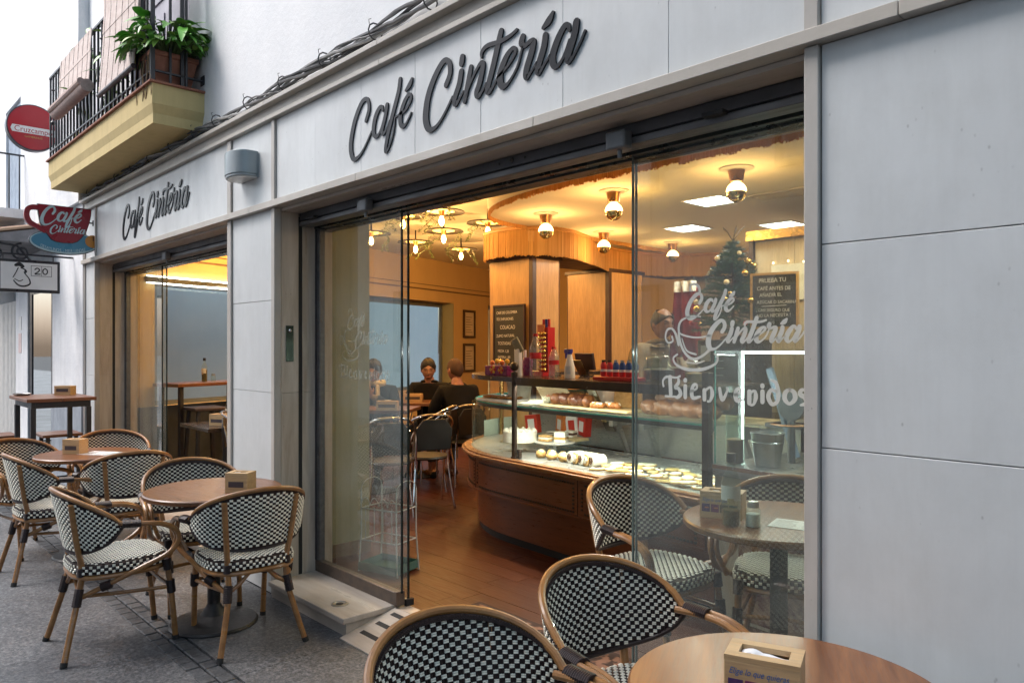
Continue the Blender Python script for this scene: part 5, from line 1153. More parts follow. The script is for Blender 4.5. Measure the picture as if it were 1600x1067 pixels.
obj('led_strip', MB().box(-.574, -.055, 1.384, .95, -.045, 1.398), WL_, DC, smooth=False); obj('led_strip', MB().box(-.585, -.055, .803, -.575, -.045, 1.398), WL_, DC, smooth=False)
obj('middle_shelf', MB().box(-.58, .16, .97, .95, .48, .995), STEELM, DC, smooth=False)
for k, (x, c) in enumerate(((-.2, (.12, .055, .065)), (.12, (.10, .06, .07)))):
    o = obj('picture_card', MB().obox((x, -.279, .60 - .06 * k), (1, 0, .15 * (1 - 3 * k)), (0, 1, 0), (-.15 * (1 - 3 * k), 0, 1), .09, .003, .075), M('printed_card_%d' % k, c, tuple(q * 2.2 for q in c), rough=.4, scale=30), DC, smooth=False)
m = MB()
obj('flower_print', MB().box(-.45, -.2735, .02, .8, -.2716, .50), M('beige_flower_print', (.38, .26, .19), (.12, .045, .05), rough=.5, scale=9, lo=.45, hi=.6), DC, smooth=False)
# ------------------------------------------------------------------ back bar on the right
BBAR = thing('back_bar', 'pale wood panelled back bar with shelves behind the display cabinet', 'shelf unit', (-1.9, 3.0, FZ))
PALEW = wood('pale_panel_wood', (.52, .42, .28), (.44, .35, .22), axis=2, scale=1.8, rough=.45)
for k in range(8): obj('wall_panel', MB().box(-2.86 + .31 * k, 2.85, FZ, -2.86 + .31 * k + .307, 2.90, 2.33), PALEW, BBAR, world=True, bevel=.002)
obj('edge_strip', MB().box(-2.90, 2.83, FZ, -2.863, 2.91, 2.33), OAKD, BBAR, world=True, smooth=False); obj('side_panel', MB().box(-2.90, 2.9105, FZ, -2.87, 5.69, 2.33), MAUVE, BBAR, world=True, smooth=False)
GOLD = M('gold_foil', (.85, .62, .25), (.55, .36, .10), rough=.25, metal=1, scale=25, bump=.3)
obj('gold_band', MB().box(-2.9, 2.79, 2.29, .9, 2.849, 2.36), GOLD, BBAR, world=True, smooth=False); obj('gold_band', MB().box(-2.35, 2.79, 1.76, .9, 2.849, 1.83), GOLD, BBAR, world=True, smooth=False); obj('dark_shelf', MB().box(-2.35, 2.62, 1.66, .9, 2.849, 1.71), OAKD, BBAR, world=True, smooth=False)
obj('counter_top', MB().box(-2.85, 2.30, .98, .9, 2.849, 1.02), TOPD, BBAR, world=True, smooth=False); obj('lower_front', MB().box(-2.85, 2.36, FZ, .9, 2.849, .979), M('dark_cupboard', (.05, .04, .035), rough=.5), BBAR, world=True, smooth=False)
for k in range(3): obj('paper_sheet', MB().box(-2.72 + .34 * k, 2.835, 1.84, -2.72 + .34 * k + .325, 2.8485, 2.10), M('cream_sheet', (.62, .60, .50), rough=.7), BBAR, world=True, smooth=False)
for k in range(9): obj('fairy_light', MB().sphere((-2.70 + .115 * k, 2.828, 2.115 + .008 * sin(k * 2.2)), .007, 8, 6), glow('fairy_glow', (1, .72, .35), 6), BBAR, world=True)
lamp('cabinet_strip_lamp', 'AREA', tuple(Vector(cw(2.55, -.965, 1.376))), 5, (.97, 1, .98), 1.4, (radians(-25), 0, CA), .01)
lamp('back_bar_lamp', 'AREA', (-1.9, 2.3, 2.5), 13, (1, .78, .5), .5)
# blackboard with chalk writing
def blackboard(label, loc, rz, w_, h, lines, frame, tilt=0, size=.05):
    t = thing('blackboard', label, 'blackboard', loc, rz)
    f_ = .016
    obj('slate', MB().box(-w_ / 2, 0, 0, w_ / 2, .012, h), M('slate_black', (.022, .024, .027), (.035, .037, .04), rough=.75, scale=7), t, smooth=False)
    for a in ((-w_ / 2 - f_, -.006, -f_, w_ / 2 + f_, .016, 0), (-w_ / 2 - f_, -.006, h, w_ / 2 + f_, .016, h + f_), (-w_ / 2 - f_, -.006, .0001, -w_ / 2, .016, h - .0001), (w_ / 2, -.006, .0001, w_ / 2 + f_, .016, h - .0001)): obj('frame', MB().box(*a), frame, t, smooth=False)
    ck = M('chalk', (.72, .72, .70), (.55, .55, .54), rough=.9, scale=60)
    for txt, x, z, s in lines:
        if txt == '_': obj('chalk_line', MB().obox((x, -.001, z), (1, 0, .03), (0, 1, 0), (0, 0, 1), s, .0006, .002), ck, t, smooth=False)
        else: text(txt, s, ck, t, 'chalk_writing', (x, -.0012, z), (pi / 2, random.uniform(-.02, .02), 0), .0003, sx=.86)
    return t
blackboard('blackboard with chalk words about tasting the coffee first, behind the right glass leaf', (-2.45, 2.36, 1.635), radians(12), .285, .345,
           [('PRUEBA TU', -0.102, 0.295, 0.0409), ('CAFÉ ANTES DE', -0.114, 0.245, 0.0360), ('AÑADIR EL', -0.096, 0.201, 0.0341), ('AZÚCAR O SACARINA', -0.114, 0.156, 0.0298), ('_', 0.000, 0.139, 0.0806), ('¡ CASI SEGURO QUE', -0.120, 0.103, 0.0285), ('NO LA NECESITA !', -0.114, 0.064, 0.0310), (':-)', -0.018, 0.022, 0.0279)], wood('ochre_frame_wood', (.50, .32, .12), (.40, .25, .09)))
blackboard('menu blackboard with handwriting leaning against the orange oak pillar', (-5.16, 2.46, 1.22), 0, .40, .66, [('CAFÉ DE COLOMBIA', -.17, .59, .036), ('TÉ E INFUSIONES', -.17, .53, .036), ('COLACAO', -.12, .45, .05), ('ZUMO NATURAL', -.17, .37, .038), ('TOSTADAS', -.15, .30, .042), ('MEDIA 1,20', -.15, .23, .036), ('ENTERA 1,80', -.15, .17, .036)], OAKD)
# ------------------------------------------------------------------ lamps
WARM = (1.0, .53, .17)
GLB = M('gold_mirror_glass', (.95, .72, .30), (.85, .62, .24), rough=.06, metal=1, scale=4); GLW = glow('bulb_glow', (1.0, .62, .24), 7.5)
def globe(x, y, label):
    t = thing('globe_lamp', label, 'lamp', (x, y, 2.60)); t['group'] = 'half mirrored globe lamps on the round ceiling'
    obj('rosette', MB().lathe([(0, -.0005), (.105, -.0005), (.105, -.006), (.09, -.012), (.04, -.016), (0, -.016)], 28), M('white_rosette', (.72, .64, .50), rough=.5), t)
    obj('holder', MB().lathe([(0, -.0155), (.052, -.0155), (.040, -.085), (0, -.085)], 20), M('copper_holder', (.50, .28, .12), (.42, .22, .09), rough=.3, metal=.9), t)
    pr = [(0 if k == 0 else .062 * sin(pi * k / 14), -.148 + .064 * cos(pi * k / 14)) for k in range(15)]
    obj('glowing_cap', MB().lathe(pr[:8], 20), GLW, t); pr[-1] = (0, pr[-1][1]); obj('mirrored_bowl', MB().lathe(pr[7:], 20), GLB, t)
    lamp('globe_bulb', 'POINT', (x, y, 2.425), 17.0, WARM, .07)
for (x, y, l) in ((-3.36, 1.80, 'globe lamp over the doorway, nearest the open gap and left of the glass edge'), (-2.42, 1.83, 'globe lamp at the far right behind the lettered glass leaf'), (-4.32, 2.10, 'leftmost globe lamp on the round ceiling'), (-4.62, 3.20, 'globe lamp lower and behind the doorway one, above the oak pillars'), (-4.60, 4.30, 'globe lamp just right of the glass edge, above the mauve wall'), (-3.55, 4.85, 'globe lamp showing above the christmas tree')): globe(x, y, l)
PANEL = glow('ceiling_panel_glow', (1, .97, .9), 7)
for i, (x, y) in enumerate(((-3.08, 2.62), (-3.95, 3.6), (-3.25, 4.05))):
    t = thing('ceiling_panel_light', ('square ceiling light beside the rightmost globe lamp', 'square ceiling light just right of the glass edge', 'square ceiling light above the christmas tree')[i], 'ceiling light', (x, y, 2.60)); t['group'] = 'square white ceiling lights'
    obj('diffuser', MB().box(-.15, -.15, -.006, .15, .15, -.001), PANEL, t, smooth=False); obj('frame', MB().box(-.165, -.165, -.008, .165, -.1505, -.0005).box(-.165, .1505, -.008, .165, .165, -.0005).box(-.165, -.15, -.008, -.1505, .15, -.0005).box(.1505, -.15, -.008, .165, .15, -.0005), WHITEP, t, smooth=False)
    lamp('panel_lamp', 'AREA', (x, y, 2.59), 7, (1, .90, .76), .3)
t = thing('ceiling_vent', 'white slotted air vent in the ceiling behind the lettered glass leaf', 'vent', (-2.35, 2.75, 2.60)); obj('frame', MB().box(-.45, -.12, -.012, .45, .12, -.0005), M('vent_cream', (.60, .54, .42), rough=.5), t, bevel=.003)
for k in range(5): obj('slat', MB().obox((0, -.08 + .04 * k, -.016), (1, 0, 0), (0, .8, .6), (0, -.6, .8), .42, .012, .0012), M('vent_cream', (.6, .54, .42)), t, smooth=False)
# pendant-like saucer lamps over the left room
BULB = glow('edison_bulb', (1.0, .60, .20), 26.0); DISH = M('dark_straw_dish', (.016, .010, .006), (.010, .007, .004), rough=.7, scale=20); DISHI = M('pale_dish_inside', (.75, .55, .28), (.65, .46, .22), rough=.5)
LEAFS = leafmesh(M('garland_leaf', (.07, .10, .02), (.12, .12, .03), rough=.5, rand=.3), .035, .008, .004)
def saucer_proto():
    t = thing('saucer_lamp', 'lamp', 'lamp', (0, 0, 0)); t['group'] = 'straw saucer lamps over the tables'
    obj('dish', MB().lathe([(0, 0), (.04, 0), (.22, -.028), (.225, -.040), (.218, -.036), (.0, -.012)], 26), DISH, t); obj('dish_lining', MB().lathe([(0, -.0125), (.125, -.0265), (.125, -.031), (0, -.018)], 22), DISHI, t)
    obj('socket', MB().lathe([(0, -.0185), (.032, -.0185), (.022, -.075), (0, -.075)], 14), M('copper_holder', (.5, .28, .12)), t); obj('bulb', MB().lathe([(0, -.075), (.013, -.078), (.026, -.115), (.024, -.14), (.012, -.165), (0, -.168)], 14), BULB, t)
    obj('ceiling_rod', MB().tube([(0, 0, 0), (0, 0, .115)], .01, 6), DISH, t)
    random.seed(4); g = MB(); lf = MB()
    for s_ in range(4):
        a = random.uniform(0, 6.28); pts = bez([(.17 * cos(a), .17 * sin(a), -.03), (.2 * cos(a + .4), .2 * sin(a + .4), -.09), (.19 * cos(a + .9), .19 * sin(a + .9), -.16), (.22 * cos(a + 1.1), .22 * sin(a + 1.1), -.22)], 4); g.tube(pts, .0018, 4)
        for p in pts[1:]:
            for q in range(3):
                b = Vector((random.uniform(-1, 1), random.uniform(-1, 1), random.uniform(-.6, .6))).normalized(); lf.obox(Vector(p) + b * .014, b, b.orthogonal().normalized(), b.cross(b.orthogonal().normalized()), .009, .003, .0008)
    st_ = obj('garland', g, M('garland_wire', (.06, .08, .02)), t); obj('garland_sprig', lf, M('garland_green', (.035, .06, .012), (.06, .08, .02), rough=.5), st_, kind='stuff', smooth=False)
    return t
SP = saucer_proto(); su = 0
H_ = 2.83
for (px, py, zt, l) in ((-5.72, 2.10, 2.83, 'saucer lamp nearest the door edge, largest of its cluster'), (-6.15, 1.95, 2.83, 'saucer lamp behind the dark edge of the sliding leaf'), (-5.9, 2.85, 2.83, 'saucer lamp touching the left end of the round ceiling'), (-6.65, 2.85, 2.83, 'saucer lamp in the middle of the cluster over the tables'),
                       (-7.35, 2.35, 2.83, 'saucer lamp seen through the left glass leaf'), (-7.6, 3.15, 2.83, 'saucer lamp low in the cluster, left of the middle one'), (-7.75, 4.0, 2.83, 'lowest saucer lamp of the cluster'), (-6.95, 4.05, 2.83, 'saucer lamp left of the orange pillar, second lowest'),
                       (-7.1, 4.9, 2.83, 'farthest saucer lamp beside the orange pillar'), (-5.2, 1.55, 2.83, 'saucer lamp half hidden by the shutter box over the doorway'), (-8.1, 1.2, 2.83, 'saucer lamp in the room behind the second opening'), (-6.7, .9, 2.83, 'saucer lamp near the front of the second opening')):
    place(SP, su, SP, (px, py, zt), random.uniform(0, 6), l); su += 1
    lamp('saucer_bulb', 'POINT', (px, py, zt - .21), 12.0, WARM, .03)
# ------------------------------------------------------------------ people
SKIN = M('skin', (.31, .165, .11), (.25, .125, .08), rough=.5, scale=18); SKIN2 = M('skin_ruddy', (.30, .135, .085), (.24, .10, .065), rough=.5, scale=18)
def skinmesh(J, E, sub=2):
    """continuous body: J name -> (x, y, z, r); E edges; returns vertices and faces"""
    me = bpy.data.meshes.new('t'); names = list(J); ix = {k: i for i, k in enumerate(names)}
    me.from_pydata([J[k][:3] for k in names], [(ix[a], ix[b]) for a, b in E], [])
    o = bpy.data.objects.new('t', me); COL.objects.link(o)
    md = o.modifiers.new('s', 'SKIN'); md.use_smooth_shade = True; sv = me.skin_vertices[0].data
    for k in names:
        r = J[k][3]; sv[ix[k]].radius = (r if not hasattr(r, '__len__') else r[0], r if not hasattr(r, '__len__') else r[1]); sv[ix[k]].use_root = (k == names[0])
    ss = o.modifiers.new('u', 'SUBSURF'); ss.levels = sub; ss.render_levels = sub
    dg = bpy.context.evaluated_depsgraph_get(); m2 = bpy.data.meshes.new_from_object(o.evaluated_get(dg)); bpy.data.objects.remove(o)
    return [tuple(v.co) for v in m2.vertices], [tuple(p.vertices) for p in m2.polygons]
def headmesh(c, yaw, pitch=0, s=1.0):
    """a head with brow, nose, mouth, chin and ears, looking along +y before it is turned"""
    mb = MB(); n, m = 40, 30; vs = []; fs = []
    def g(x, x0, w_): return math.exp(-((x - x0) / w_) ** 2)
    for j in range(m + 1):
        th = pi * j / m
        for i in range(n):
            ph = 2 * pi * i / n; d = Vector((sin(th) * sin(ph), sin(th) * cos(ph), cos(th)))
            x, y, z = d.x * .076, d.y * .098, d.z * .118
            if z < 0: k = 1 - .20 * (-z / .118) ** 1.8; x *= k; y = y * (1 - .12 * (-z / .118)) + (.012 if y > 0 else .006) * (-z / .118)
            f = max(0, d.y)
            y += f ** 4 * (.026 * g(x, 0, .012) * g(z, -.022, .022) + .012 * g(x, 0, .010) * g(z, .004, .03) + .006 * g(z, .032, .012) - .012 * (g(x, .032, .014) + g(x, -.032, .014)) * g(z, .012, .012) + .007 * g(x, 0, .026) * (g(z, -.056, .006) + g(z, -.068, .007)) - .006 * g(z, -.062, .0035) * g(x, 0, .024) + .010 * g(z, -.100, .016) * g(x, 0, .024))
            vs.append((x, y, z))
    for j in range(m):
        for i in range(n): fs.append((j * n + i, (j + 1) * n + i, (j + 1) * n + (i + 1) % n, j * n + (i + 1) % n))
    mb.add(vs, fs)
    for sx in (-1, 1): mb.sphere((sx * .077, -.008, -.008), (.010, .020, .032), 10, 8)
    return mb.xf(Matrix.Translation(Vector(c)) @ Matrix.Rotation(yaw, 4, 'Z') @ Matrix.Rotation(pitch, 4, 'X') @ Matrix.Scale(s, 4))
def hairmesh(c, yaw, pitch, front, low, thick=.010, top=True, bun=False, s=1.0):
    """hair as a shell on the skull: front = how far down the brow, low = how far down the nape"""
    mb = MB(); n, m = 36, 14; vs = []; fs = []
    for j in range(m + 1):
        for i in range(n):
            ph = 2 * pi * i / n; k = (1 + cos(ph)) / 2
            lim = low * (1 - k) ** .7 + front * (1 - (1 - k) ** .7); t0 = 0 if top else .95 * (.6 + .4 * k)
            th = t0 + (lim - t0) * j / m; d = Vector((sin(th) * sin(ph), sin(th) * cos(ph), cos(th)))
            tk = thick * (1 - (j / m) ** 4) * (1 + .3 * sin(11 * ph + 7 * th) * sin(5 * ph)) + .0015; x, y, z = d.x * (.076 + tk), d.y * (.098 + tk), d.z * (.118 + tk)
            if z < 0: kk = 1 - .2 * (-z / .118) ** 1.5; x *= kk
            vs.append((x, y - .002, z))
    for j in range(m):
        for i in range(n): fs.append((j * n + i, (j + 1) * n + i, (j + 1) * n + (i + 1) % n, j * n + (i + 1) % n))
    mb.add(vs, fs)
    if bun: mb.sphere((0, -.105, .03), (.035, .035, .035), 12, 8)
    return mb.xf(Matrix.Translation(Vector(c)) @ Matrix.Rotation(yaw, 4, 'Z') @ Matrix.Rotation(pitch, 4, 'X') @ Matrix.Scale(s, 4))
def hand(mb, wrist, dirv, palmn, curl=.8, s=1.0, side=1):
    """palm with five separate bent fingers, added as tubes that start inside the palm"""
    w_ = Vector(wrist); d = Vector(dirv).normalized(); n_ = Vector(palmn); n_ = (n_ - d * n_.dot(d)).normalized(); sd = d.cross(n_) * side
    mb.tube([w_ - d * .02, w_ + d * .01, w_ + d * .04, w_ + d * .075, w_ + d * .088], [.025 * s, .028 * s, .036 * s, .036 * s, .02 * s], 10, flat=.62) if False else None
    P = [w_ - d * .025 * s, w_ + d * .015 * s, w_ + d * .05 * s, w_ + d * .088 * s]
    vs = []; fs = []
    for k, p in enumerate(P):
        hw_ = (.024, .029, .038, .037)[k] * s; ht = (.020, .017, .015, .012)[k] * s
        for a in range(10): an = 2 * pi * a / 10; vs.append(p + sd * hw_ * cos(an) + n_ * ht * sin(an))
    for k in range(3):
        for a in range(10): fs.append((k * 10 + a, k * 10 + (a + 1) % 10, (k + 1) * 10 + (a + 1) % 10, (k + 1) * 10 + a))
    fs += [tuple(range(9, -1, -1)), tuple(range(30, 40))]; mb.add(vs, fs)
    for q, (off, L_) in enumerate(((-.027, .068), (-.009, .078), (.009, .072), (.026, .056))):
        p = w_ + d * .078 * s + sd * off * s; pts = [p]; a = curl * .25
        for seg in (.42, .33, .25):
            v = d * cos(a) - n_ * sin(a); pts.append(pts[-1] + v * L_ * seg * s); a += curl * .55
        mb.tube(pts, [.0095 * s, .009 * s, .008 * s, .006 * s], 7)
    p = w_ + d * .025 * s - sd * .028 * s; v = (d * .65 - sd * .6 - n_ * .35 * curl).normalized(); v2 = (d * .9 - sd * .15 - n_ * .4 * curl).normalized()
    mb.tube([p, p + v * .035 * s, p + v * .035 * s + v2 * .028 * s], [.012 * s, .0105 * s, .007 * s], 7)
def person(label, loc, rz, J, E, head, hair, jacket, trousers, skin=SKIN, hands=(), hairm=None, extra=None, waist=.62):
    """one continuous body mesh (head, limbs, hands) and its clothes as children; local frame faces +y"""
    t = thing('person', label, 'person', loc, rz)
    v, f = skinmesh(J, E); body = MB().add(v, f); hm = headmesh(*head); body.add(hm.v, hm.f)
    for h in hands: hand(body, *h)
    o = obj('body', body, skin, t, ang=70)
    rm = o.modifiers.new('one_skin', 'REMESH'); rm.mode = 'VOXEL'; rm.voxel_size = .0065; rm.use_smooth_shade = True
    cl = lambda nm, keys, grow, mat: None
    def cloth(nm, keys, grow, mat):
        JJ = {k: (*J[k][:3], tuple((q + grow) for q in J[k][3]) if hasattr(J[k][3], '__len__') else J[k][3] + grow) for k in J if k in keys}
        EE = [e for e in E if e[0] in keys and e[1] in keys]; vv, ff = skinmesh(JJ, EE); c_ = obj(nm, MB().add(vv, ff), mat, t, ang=70)
        return c_
    top_k = [k for k in J if k.startswith(('pel', 'wai', 'che', 'nec0', 'sh', 'el', 'wr0'))]; leg_k = [k for k in J if k.startswith(('pel', 'hip', 'kn', 'an0'))]
    cloth('jacket', top_k, .014, jacket)
    if leg_k and trousers: cloth('trousers', leg_k, .012, trousers)
    if hairm: obj('hair', hairmesh(head[0], head[1], head[2] if len(head) > 2 else 0, *hair), hairm, t, ang=70)
    hd = Matrix.Translation(Vector(head[0])) @ Matrix.Rotation(head[1], 4, 'Z') @ Matrix.Rotation(head[2] if len(head) > 2 else 0, 4, 'X')
    for sx in (-1, 1): obj('eye', MB().sphere(tuple(hd @ Vector((sx * .032, .079, .012))), (.011, .008, .006), 10, 6), M('eye_dark', (.03, .02, .018), rough=.15), t); obj('eyebrow', MB().tube([hd @ Vector((sx * .018, .094, .032)), hd @ Vector((sx * .034, .090, .037)), hd @ Vector((sx * .048, .078, .032))], .004, 5), hairm or M('brow_brown', (.05, .03, .02)), t)
    obj('lips', MB().tube([hd @ Vector((-.022, .086, -.062)), hd @ Vector((0, .098, -.061)), hd @ Vector((.022, .086, -.062))], .0045, 6), M('lips', (.32, .12, .10), rough=.45), t)
    if extra: extra(t)
    return t
def seated(lean=.0, armL=None, armR=None, headz=1.18, fat=1.0):
    f = fat; y = lean
    J = {'pelvis': (0, 0, .50, (.155 * f, .115 * f)), 'waist': (0, y * .35, .68, (.145 * f, .105 * f)), 'chest': (0, y * .75, .88, (.165 * f, .115 * f)), 'nec0': (0, y, 1.005, (.085, .07)), 'neck': (0, y + .015, 1.045, (.062, .064)), 'nec_head': (0, y + .03, 1.10, (.058, .062))}
    E = [('pelvis', 'waist'), ('waist', 'chest'), ('chest', 'nec0'), ('nec0', 'neck'), ('neck', 'nec_head')]
    for s_, nm, arm in ((-1, 'L', armL), (1, 'R', armR)):
        arm = arm or [(s_ * .25, y + .06, .70), (s_ * .14, y + .28, .68)]
        J['sh' + nm] = (s_ * .185, y * .9, .955, .062 * f); J['el' + nm] = (*arm[0], .046 * f); J['wr0' + nm] = (*(Vector(arm[0]).lerp(Vector(arm[1]), .86)), .035); J['wr' + nm] = (*arm[1], .027)
        E += [('chest', 'sh' + nm), ('sh' + nm, 'el' + nm), ('el' + nm, 'wr0' + nm), ('wr0' + nm, 'wr' + nm)]
        J['hip' + nm] = (s_ * .095, .06, .49, .088 * f); J['kn' + nm] = (s_ * .13, .44, .50, .060); J['an0' + nm] = (s_ * .13, .43, .14, .042); J['ank' + nm] = (s_ * .13, .43, .075, .038); J['toe' + nm] = (s_ * .14, .57, .035, .032)
        E += [('pelvis', 'hip' + nm), ('hip' + nm, 'kn' + nm), ('kn' + nm, 'an0' + nm), ('an0' + nm, 'ank' + nm), ('ank' + nm, 'toe' + nm)]
    return J, E
BLKJ = M('black_jacket', (.006, .006, .007), (.012, .012, .013), rough=.85, scale=14, bump=.5, spec=.15); NAVY = M('navy_jacket', (.012, .018, .03), (.02, .03, .045), rough=.85, scale=14, bump=.5, spec=.15); BEIGEJ = M('tan_jacket', (.26, .20, .12), (.19, .145, .085), rough=.8, scale=9, bump=.3)
DEN = M('dark_trousers', (.03, .03, .035), (.045, .042, .045), rough=.85, scale=30, bump=.15); HAIRD = M('dark_hair', (.005, .004, .004), (.012, .009, .008), rough=.6, scale=60, stretch=(6, 1, 1)); HAIRG = M('grey_brown_hair', (.035, .026, .02), (.07, .055, .05), rough=.6, scale=60); HAIRS = M('short_reddish_hair', (.04, .018, .010), (.06, .028, .016), rough=.8, scale=60)
SH_ = M('brown_shoe', (.14, .055, .02), (.10, .04, .015), rough=.5)
def shoes(mat):
    def f(t):
        obj('collar', MB().tube([(.088 * sin(a), .075 + .075 * cos(a), 1.015 + .015 * cos(a)) for a in [2 * pi * k / 16 for k in range(16)]], .020, 8, closed=True), BLKJ, t)
        for s_ in (-1, 1): obj('shoe', MB().tube(bez([(s_ * .128, .37, .035), (s_ * .13, .43, .045), (s_ * .138, .52, .038), (s_ * .142, .60, .028)], 4), [.036] * 5 + [.042] * 4 + [.036] * 3 + [.02], 10), mat, t)
    return f
def zip_(t):
    obj('white_badge', MB().obox((.08, .165, .90), (1, 0, 0), (0, 0, 1), (0, 1, 0), .02, .012, .003), WHITEP, t)
# woman facing the camera at the table by the window
J, E = seated(.10, [(-.25, .17, .76), (-.08, .36, .80)], [(.25, .17, .76), (.07, .37, .80)])
person('young woman in a dark zip jacket at the small table by the window', (-6.98, 2.92, FZ), radians(-138), J, E, ((0, .155, 1.165), radians(12), radians(-16)), (.95, 2.3, .016, True, True), BLKJ, DEN, hands=[((-.08, .36, .80), (.6, .8, -.05), (0, 0, 1), .7, .9, -1), ((.07, .37, .80), (-.5, .85, -.05), (0, 0, 1), .7, .9, 1)], hairm=HAIRD, extra=shoes(BLKJ))
J, E = seated(.07, [(-.26, .14, .74), (-.12, .36, .60)], [(.26, .14, .74), (.10, .38, .62)], fat=1.06)
person('seated man with close cropped hair and a black jacket beside the pillar', (-6.12, 2.66, FZ), radians(78), J, E, ((0, .125, 1.175), radians(8), radians(-8)), (.88, 2.3, .007), BLKJ, DEN, skin=SKIN2, hands=[((-.12, .36, .60), (.3, .9, -.2), (0, 0, 1), .8, 1, -1), ((.10, .38, .62), (-.3, .9, -.2), (0, 0, 1), .8, 1, 1)], hairm=HAIRS, extra=shoes(SH_))
SCARF = M('cream_scarf', (.62, .54, .42), (.50, .42, .32), rough=.9, scale=20, bump=.4)
def scarf(t):
    obj('scarf', MB().tube([(.085 * sin(a), .13 + .075 * cos(a), 1.035 + .01 * cos(3 * a)) for a in [2 * pi * k / 16 for k in range(16)]], .034, 10, closed=True), SCARF, t); obj('scarf_end', MB().tube(bez([(-.05, .20, 1.02), (-.06, .225, .9), (-.06, .235, .76), (-.055, .23, .68)], 4), [.045] * 13, 10, flat=.45), SCARF, t); obj('scarf_end', MB().tube(bez([(.05, .20, 1.02), (.055, .225, .92), (.05, .235, .80)], 4), [.045] * 9, 10, flat=.45), SCARF, t)
    shoes(BLKJ)(t)
J, E = seated(.12, [(-.25, .19, .76), (-.03, .36, .92)], [(.25, .19, .76), (.03, .37, .93)])
person('woman with a pale scarf and navy coat sitting behind the left glass', (-6.86, 2.13, FZ), radians(-140), J, E, ((0, .18, 1.16), radians(5), radians(-18)), (.95, 2.4, .02), NAVY, DEN, hands=[((-.03, .36, .92), (.3, .3, .9), (0, 1, 0), 1.0, .9, -1), ((.03, .37, .93), (-.3, .3, .9), (0, 1, 0), 1.0, .9, 1)], hairm=HAIRD, extra=scarf)
# man leaning behind the counter, hand to his chin
Jm = {'pelvis': (0, -.05, .95, (.165, .125)), 'waist': (0, .0, 1.10, (.165, .125)), 'chest': (0, .06, 1.30, (.18, .125)), 'nec0': (0, .10, 1.43, (.09, .075)), 'neck': (0, .115, 1.47, (.058, .06)), 'nec_head': (0, .13, 1.53, (.054, .058)),
      'shL': (-.195, .08, 1.375, .066), 'elL': (-.23, .26, 1.20, .05), 'wr0L': (-.08, .285, 1.36, .038), 'wrL': (-.045, .28, 1.405, .030), 'shR': (.195, .08, 1.375, .066), 'elR': (.27, .14, 1.14, .05), 'wr0R': (.10, .34, 1.135, .038), 'wrR': (.05, .36, 1.135, .030),
      'hipL': (-.10, -.06, .90, .095), 'knL': (-.10, -.03, .50, .066), 'an0L': (-.10, -.06, .14, .046), 'ankL': (-.10, -.06, .08, .042), 'toeL': (-.11, .08, .035, .034), 'hipR': (.10, -.06, .90, .095), 'knR': (.10, -.03, .50, .066), 'an0R': (.10, -.06, .14, .046), 'ankR': (.10, -.06, .08, .042), 'toeR': (.11, .08, .035, .034)}
Em = [('pelvis', 'waist'), ('waist', 'chest'), ('chest', 'nec0'), ('nec0', 'neck'), ('neck', 'nec_head')] + [e for s_ in 'LR' for e in (('chest', 'sh' + s_), ('sh' + s_, 'el' + s_), ('el' + s_, 'wr0' + s_), ('wr0' + s_, 'wr' + s_), ('pelvis', 'hip' + s_), ('hip' + s_, 'kn' + s_), ('kn' + s_, 'an0' + s_), ('an0' + s_, 'ank' + s_), ('ank' + s_, 'toe' + s_))]
def shm(t):
    for s_ in (-1, 1): obj('shoe', MB().tube(bez([(s_ * .10, -.12, .035), (s_ * .10, -.05, .045), (s_ * .105, .04, .038), (s_ * .112, .11, .028)], 4), [.04] * 9 + [.034] * 3 + [.02], 10), SH_, t)
    obj('collar', MB().tube([(.088 * sin(a), .10 + .078 * cos(a), 1.452 + .018 * cos(a)) for a in [2 * pi * k / 16 for k in range(16)]], .020, 8, closed=True), BEIGEJ, t)
person('balding man in a tan jacket behind the counter resting his chin on his hand', (-3.66, 2.60, FZ - .0), radians(-95), Jm, Em, ((0, .155, 1.60), radians(-14), radians(-8)), (.955, 2.25, .011, False), BEIGEJ, DEN, skin=SKIN, hands=[((-.045, .28, 1.405), (.25, .0, 1), (0, -1, .1), 1.3, 1, -1), ((.05, .36, 1.135), (-.9, .3, 0), (0, 0, 1), .6, 1, 1)], hairm=HAIRG, extra=shm)
# ------------------------------------------------------------------ tables and chrome chairs inside
def sq_table(x, y, rz, w_, d, h, label, mat=TW):
    t = thing('cafe_table', label, 'table', (x, y, FZ), radians(rz)); t['group'] = 'tables in the left room'
    obj('tabletop', MB().box(-w_ / 2, -d / 2, h - .035, w_ / 2, d / 2, h), mat, t, bevel=.005)
    obj('column', MB().lathe([(.03, .03), (.03, h - .04), (.09, h - .0355), (0, h - .0355)], 14), BASEM, t); obj('base', MB().lathe([(0, 0), (.2, 0), (.2, .012), (.05, .035), (.03, .06)], 28), BASEM, t); return t
sq_table(-6.73, 2.58, 40, .6, .55, .82, 'small square table between the seated woman and the cropped haired man')
sq_table(-6.30, 1.75, 40, .75, .55, .82, 'square table with cups behind the left glass leaf')
napkin_box(-6.70, 2.47, .90, 45, 'pine napkin box on the table between the seated woman and man', L=.2, W=.1, H=.09, full=False); napkin_box(-5.98, 1.66, .90, 45, 'pine napkin box with a printed label, seen between the dark glass edges', L=.2, W=.1, H=.09, full=False)
def cup(x, y, z, label):
    t = thing('coffee_cup', label, 'cup', (x, y, z)); obj('bowl', MB().lathe([(0, 0), (.022, 0), (.03, .02), (.035, .06), (.032, .06), (.026, .02), (0, .01)], 18), WHITEP, t); obj('handle', MB().tube(bez([(.033, 0, .048), (.055, 0, .045), (.052, 0, .022), (.031, 0, .02)], 5), .0045, 6), WHITEP, t); return t
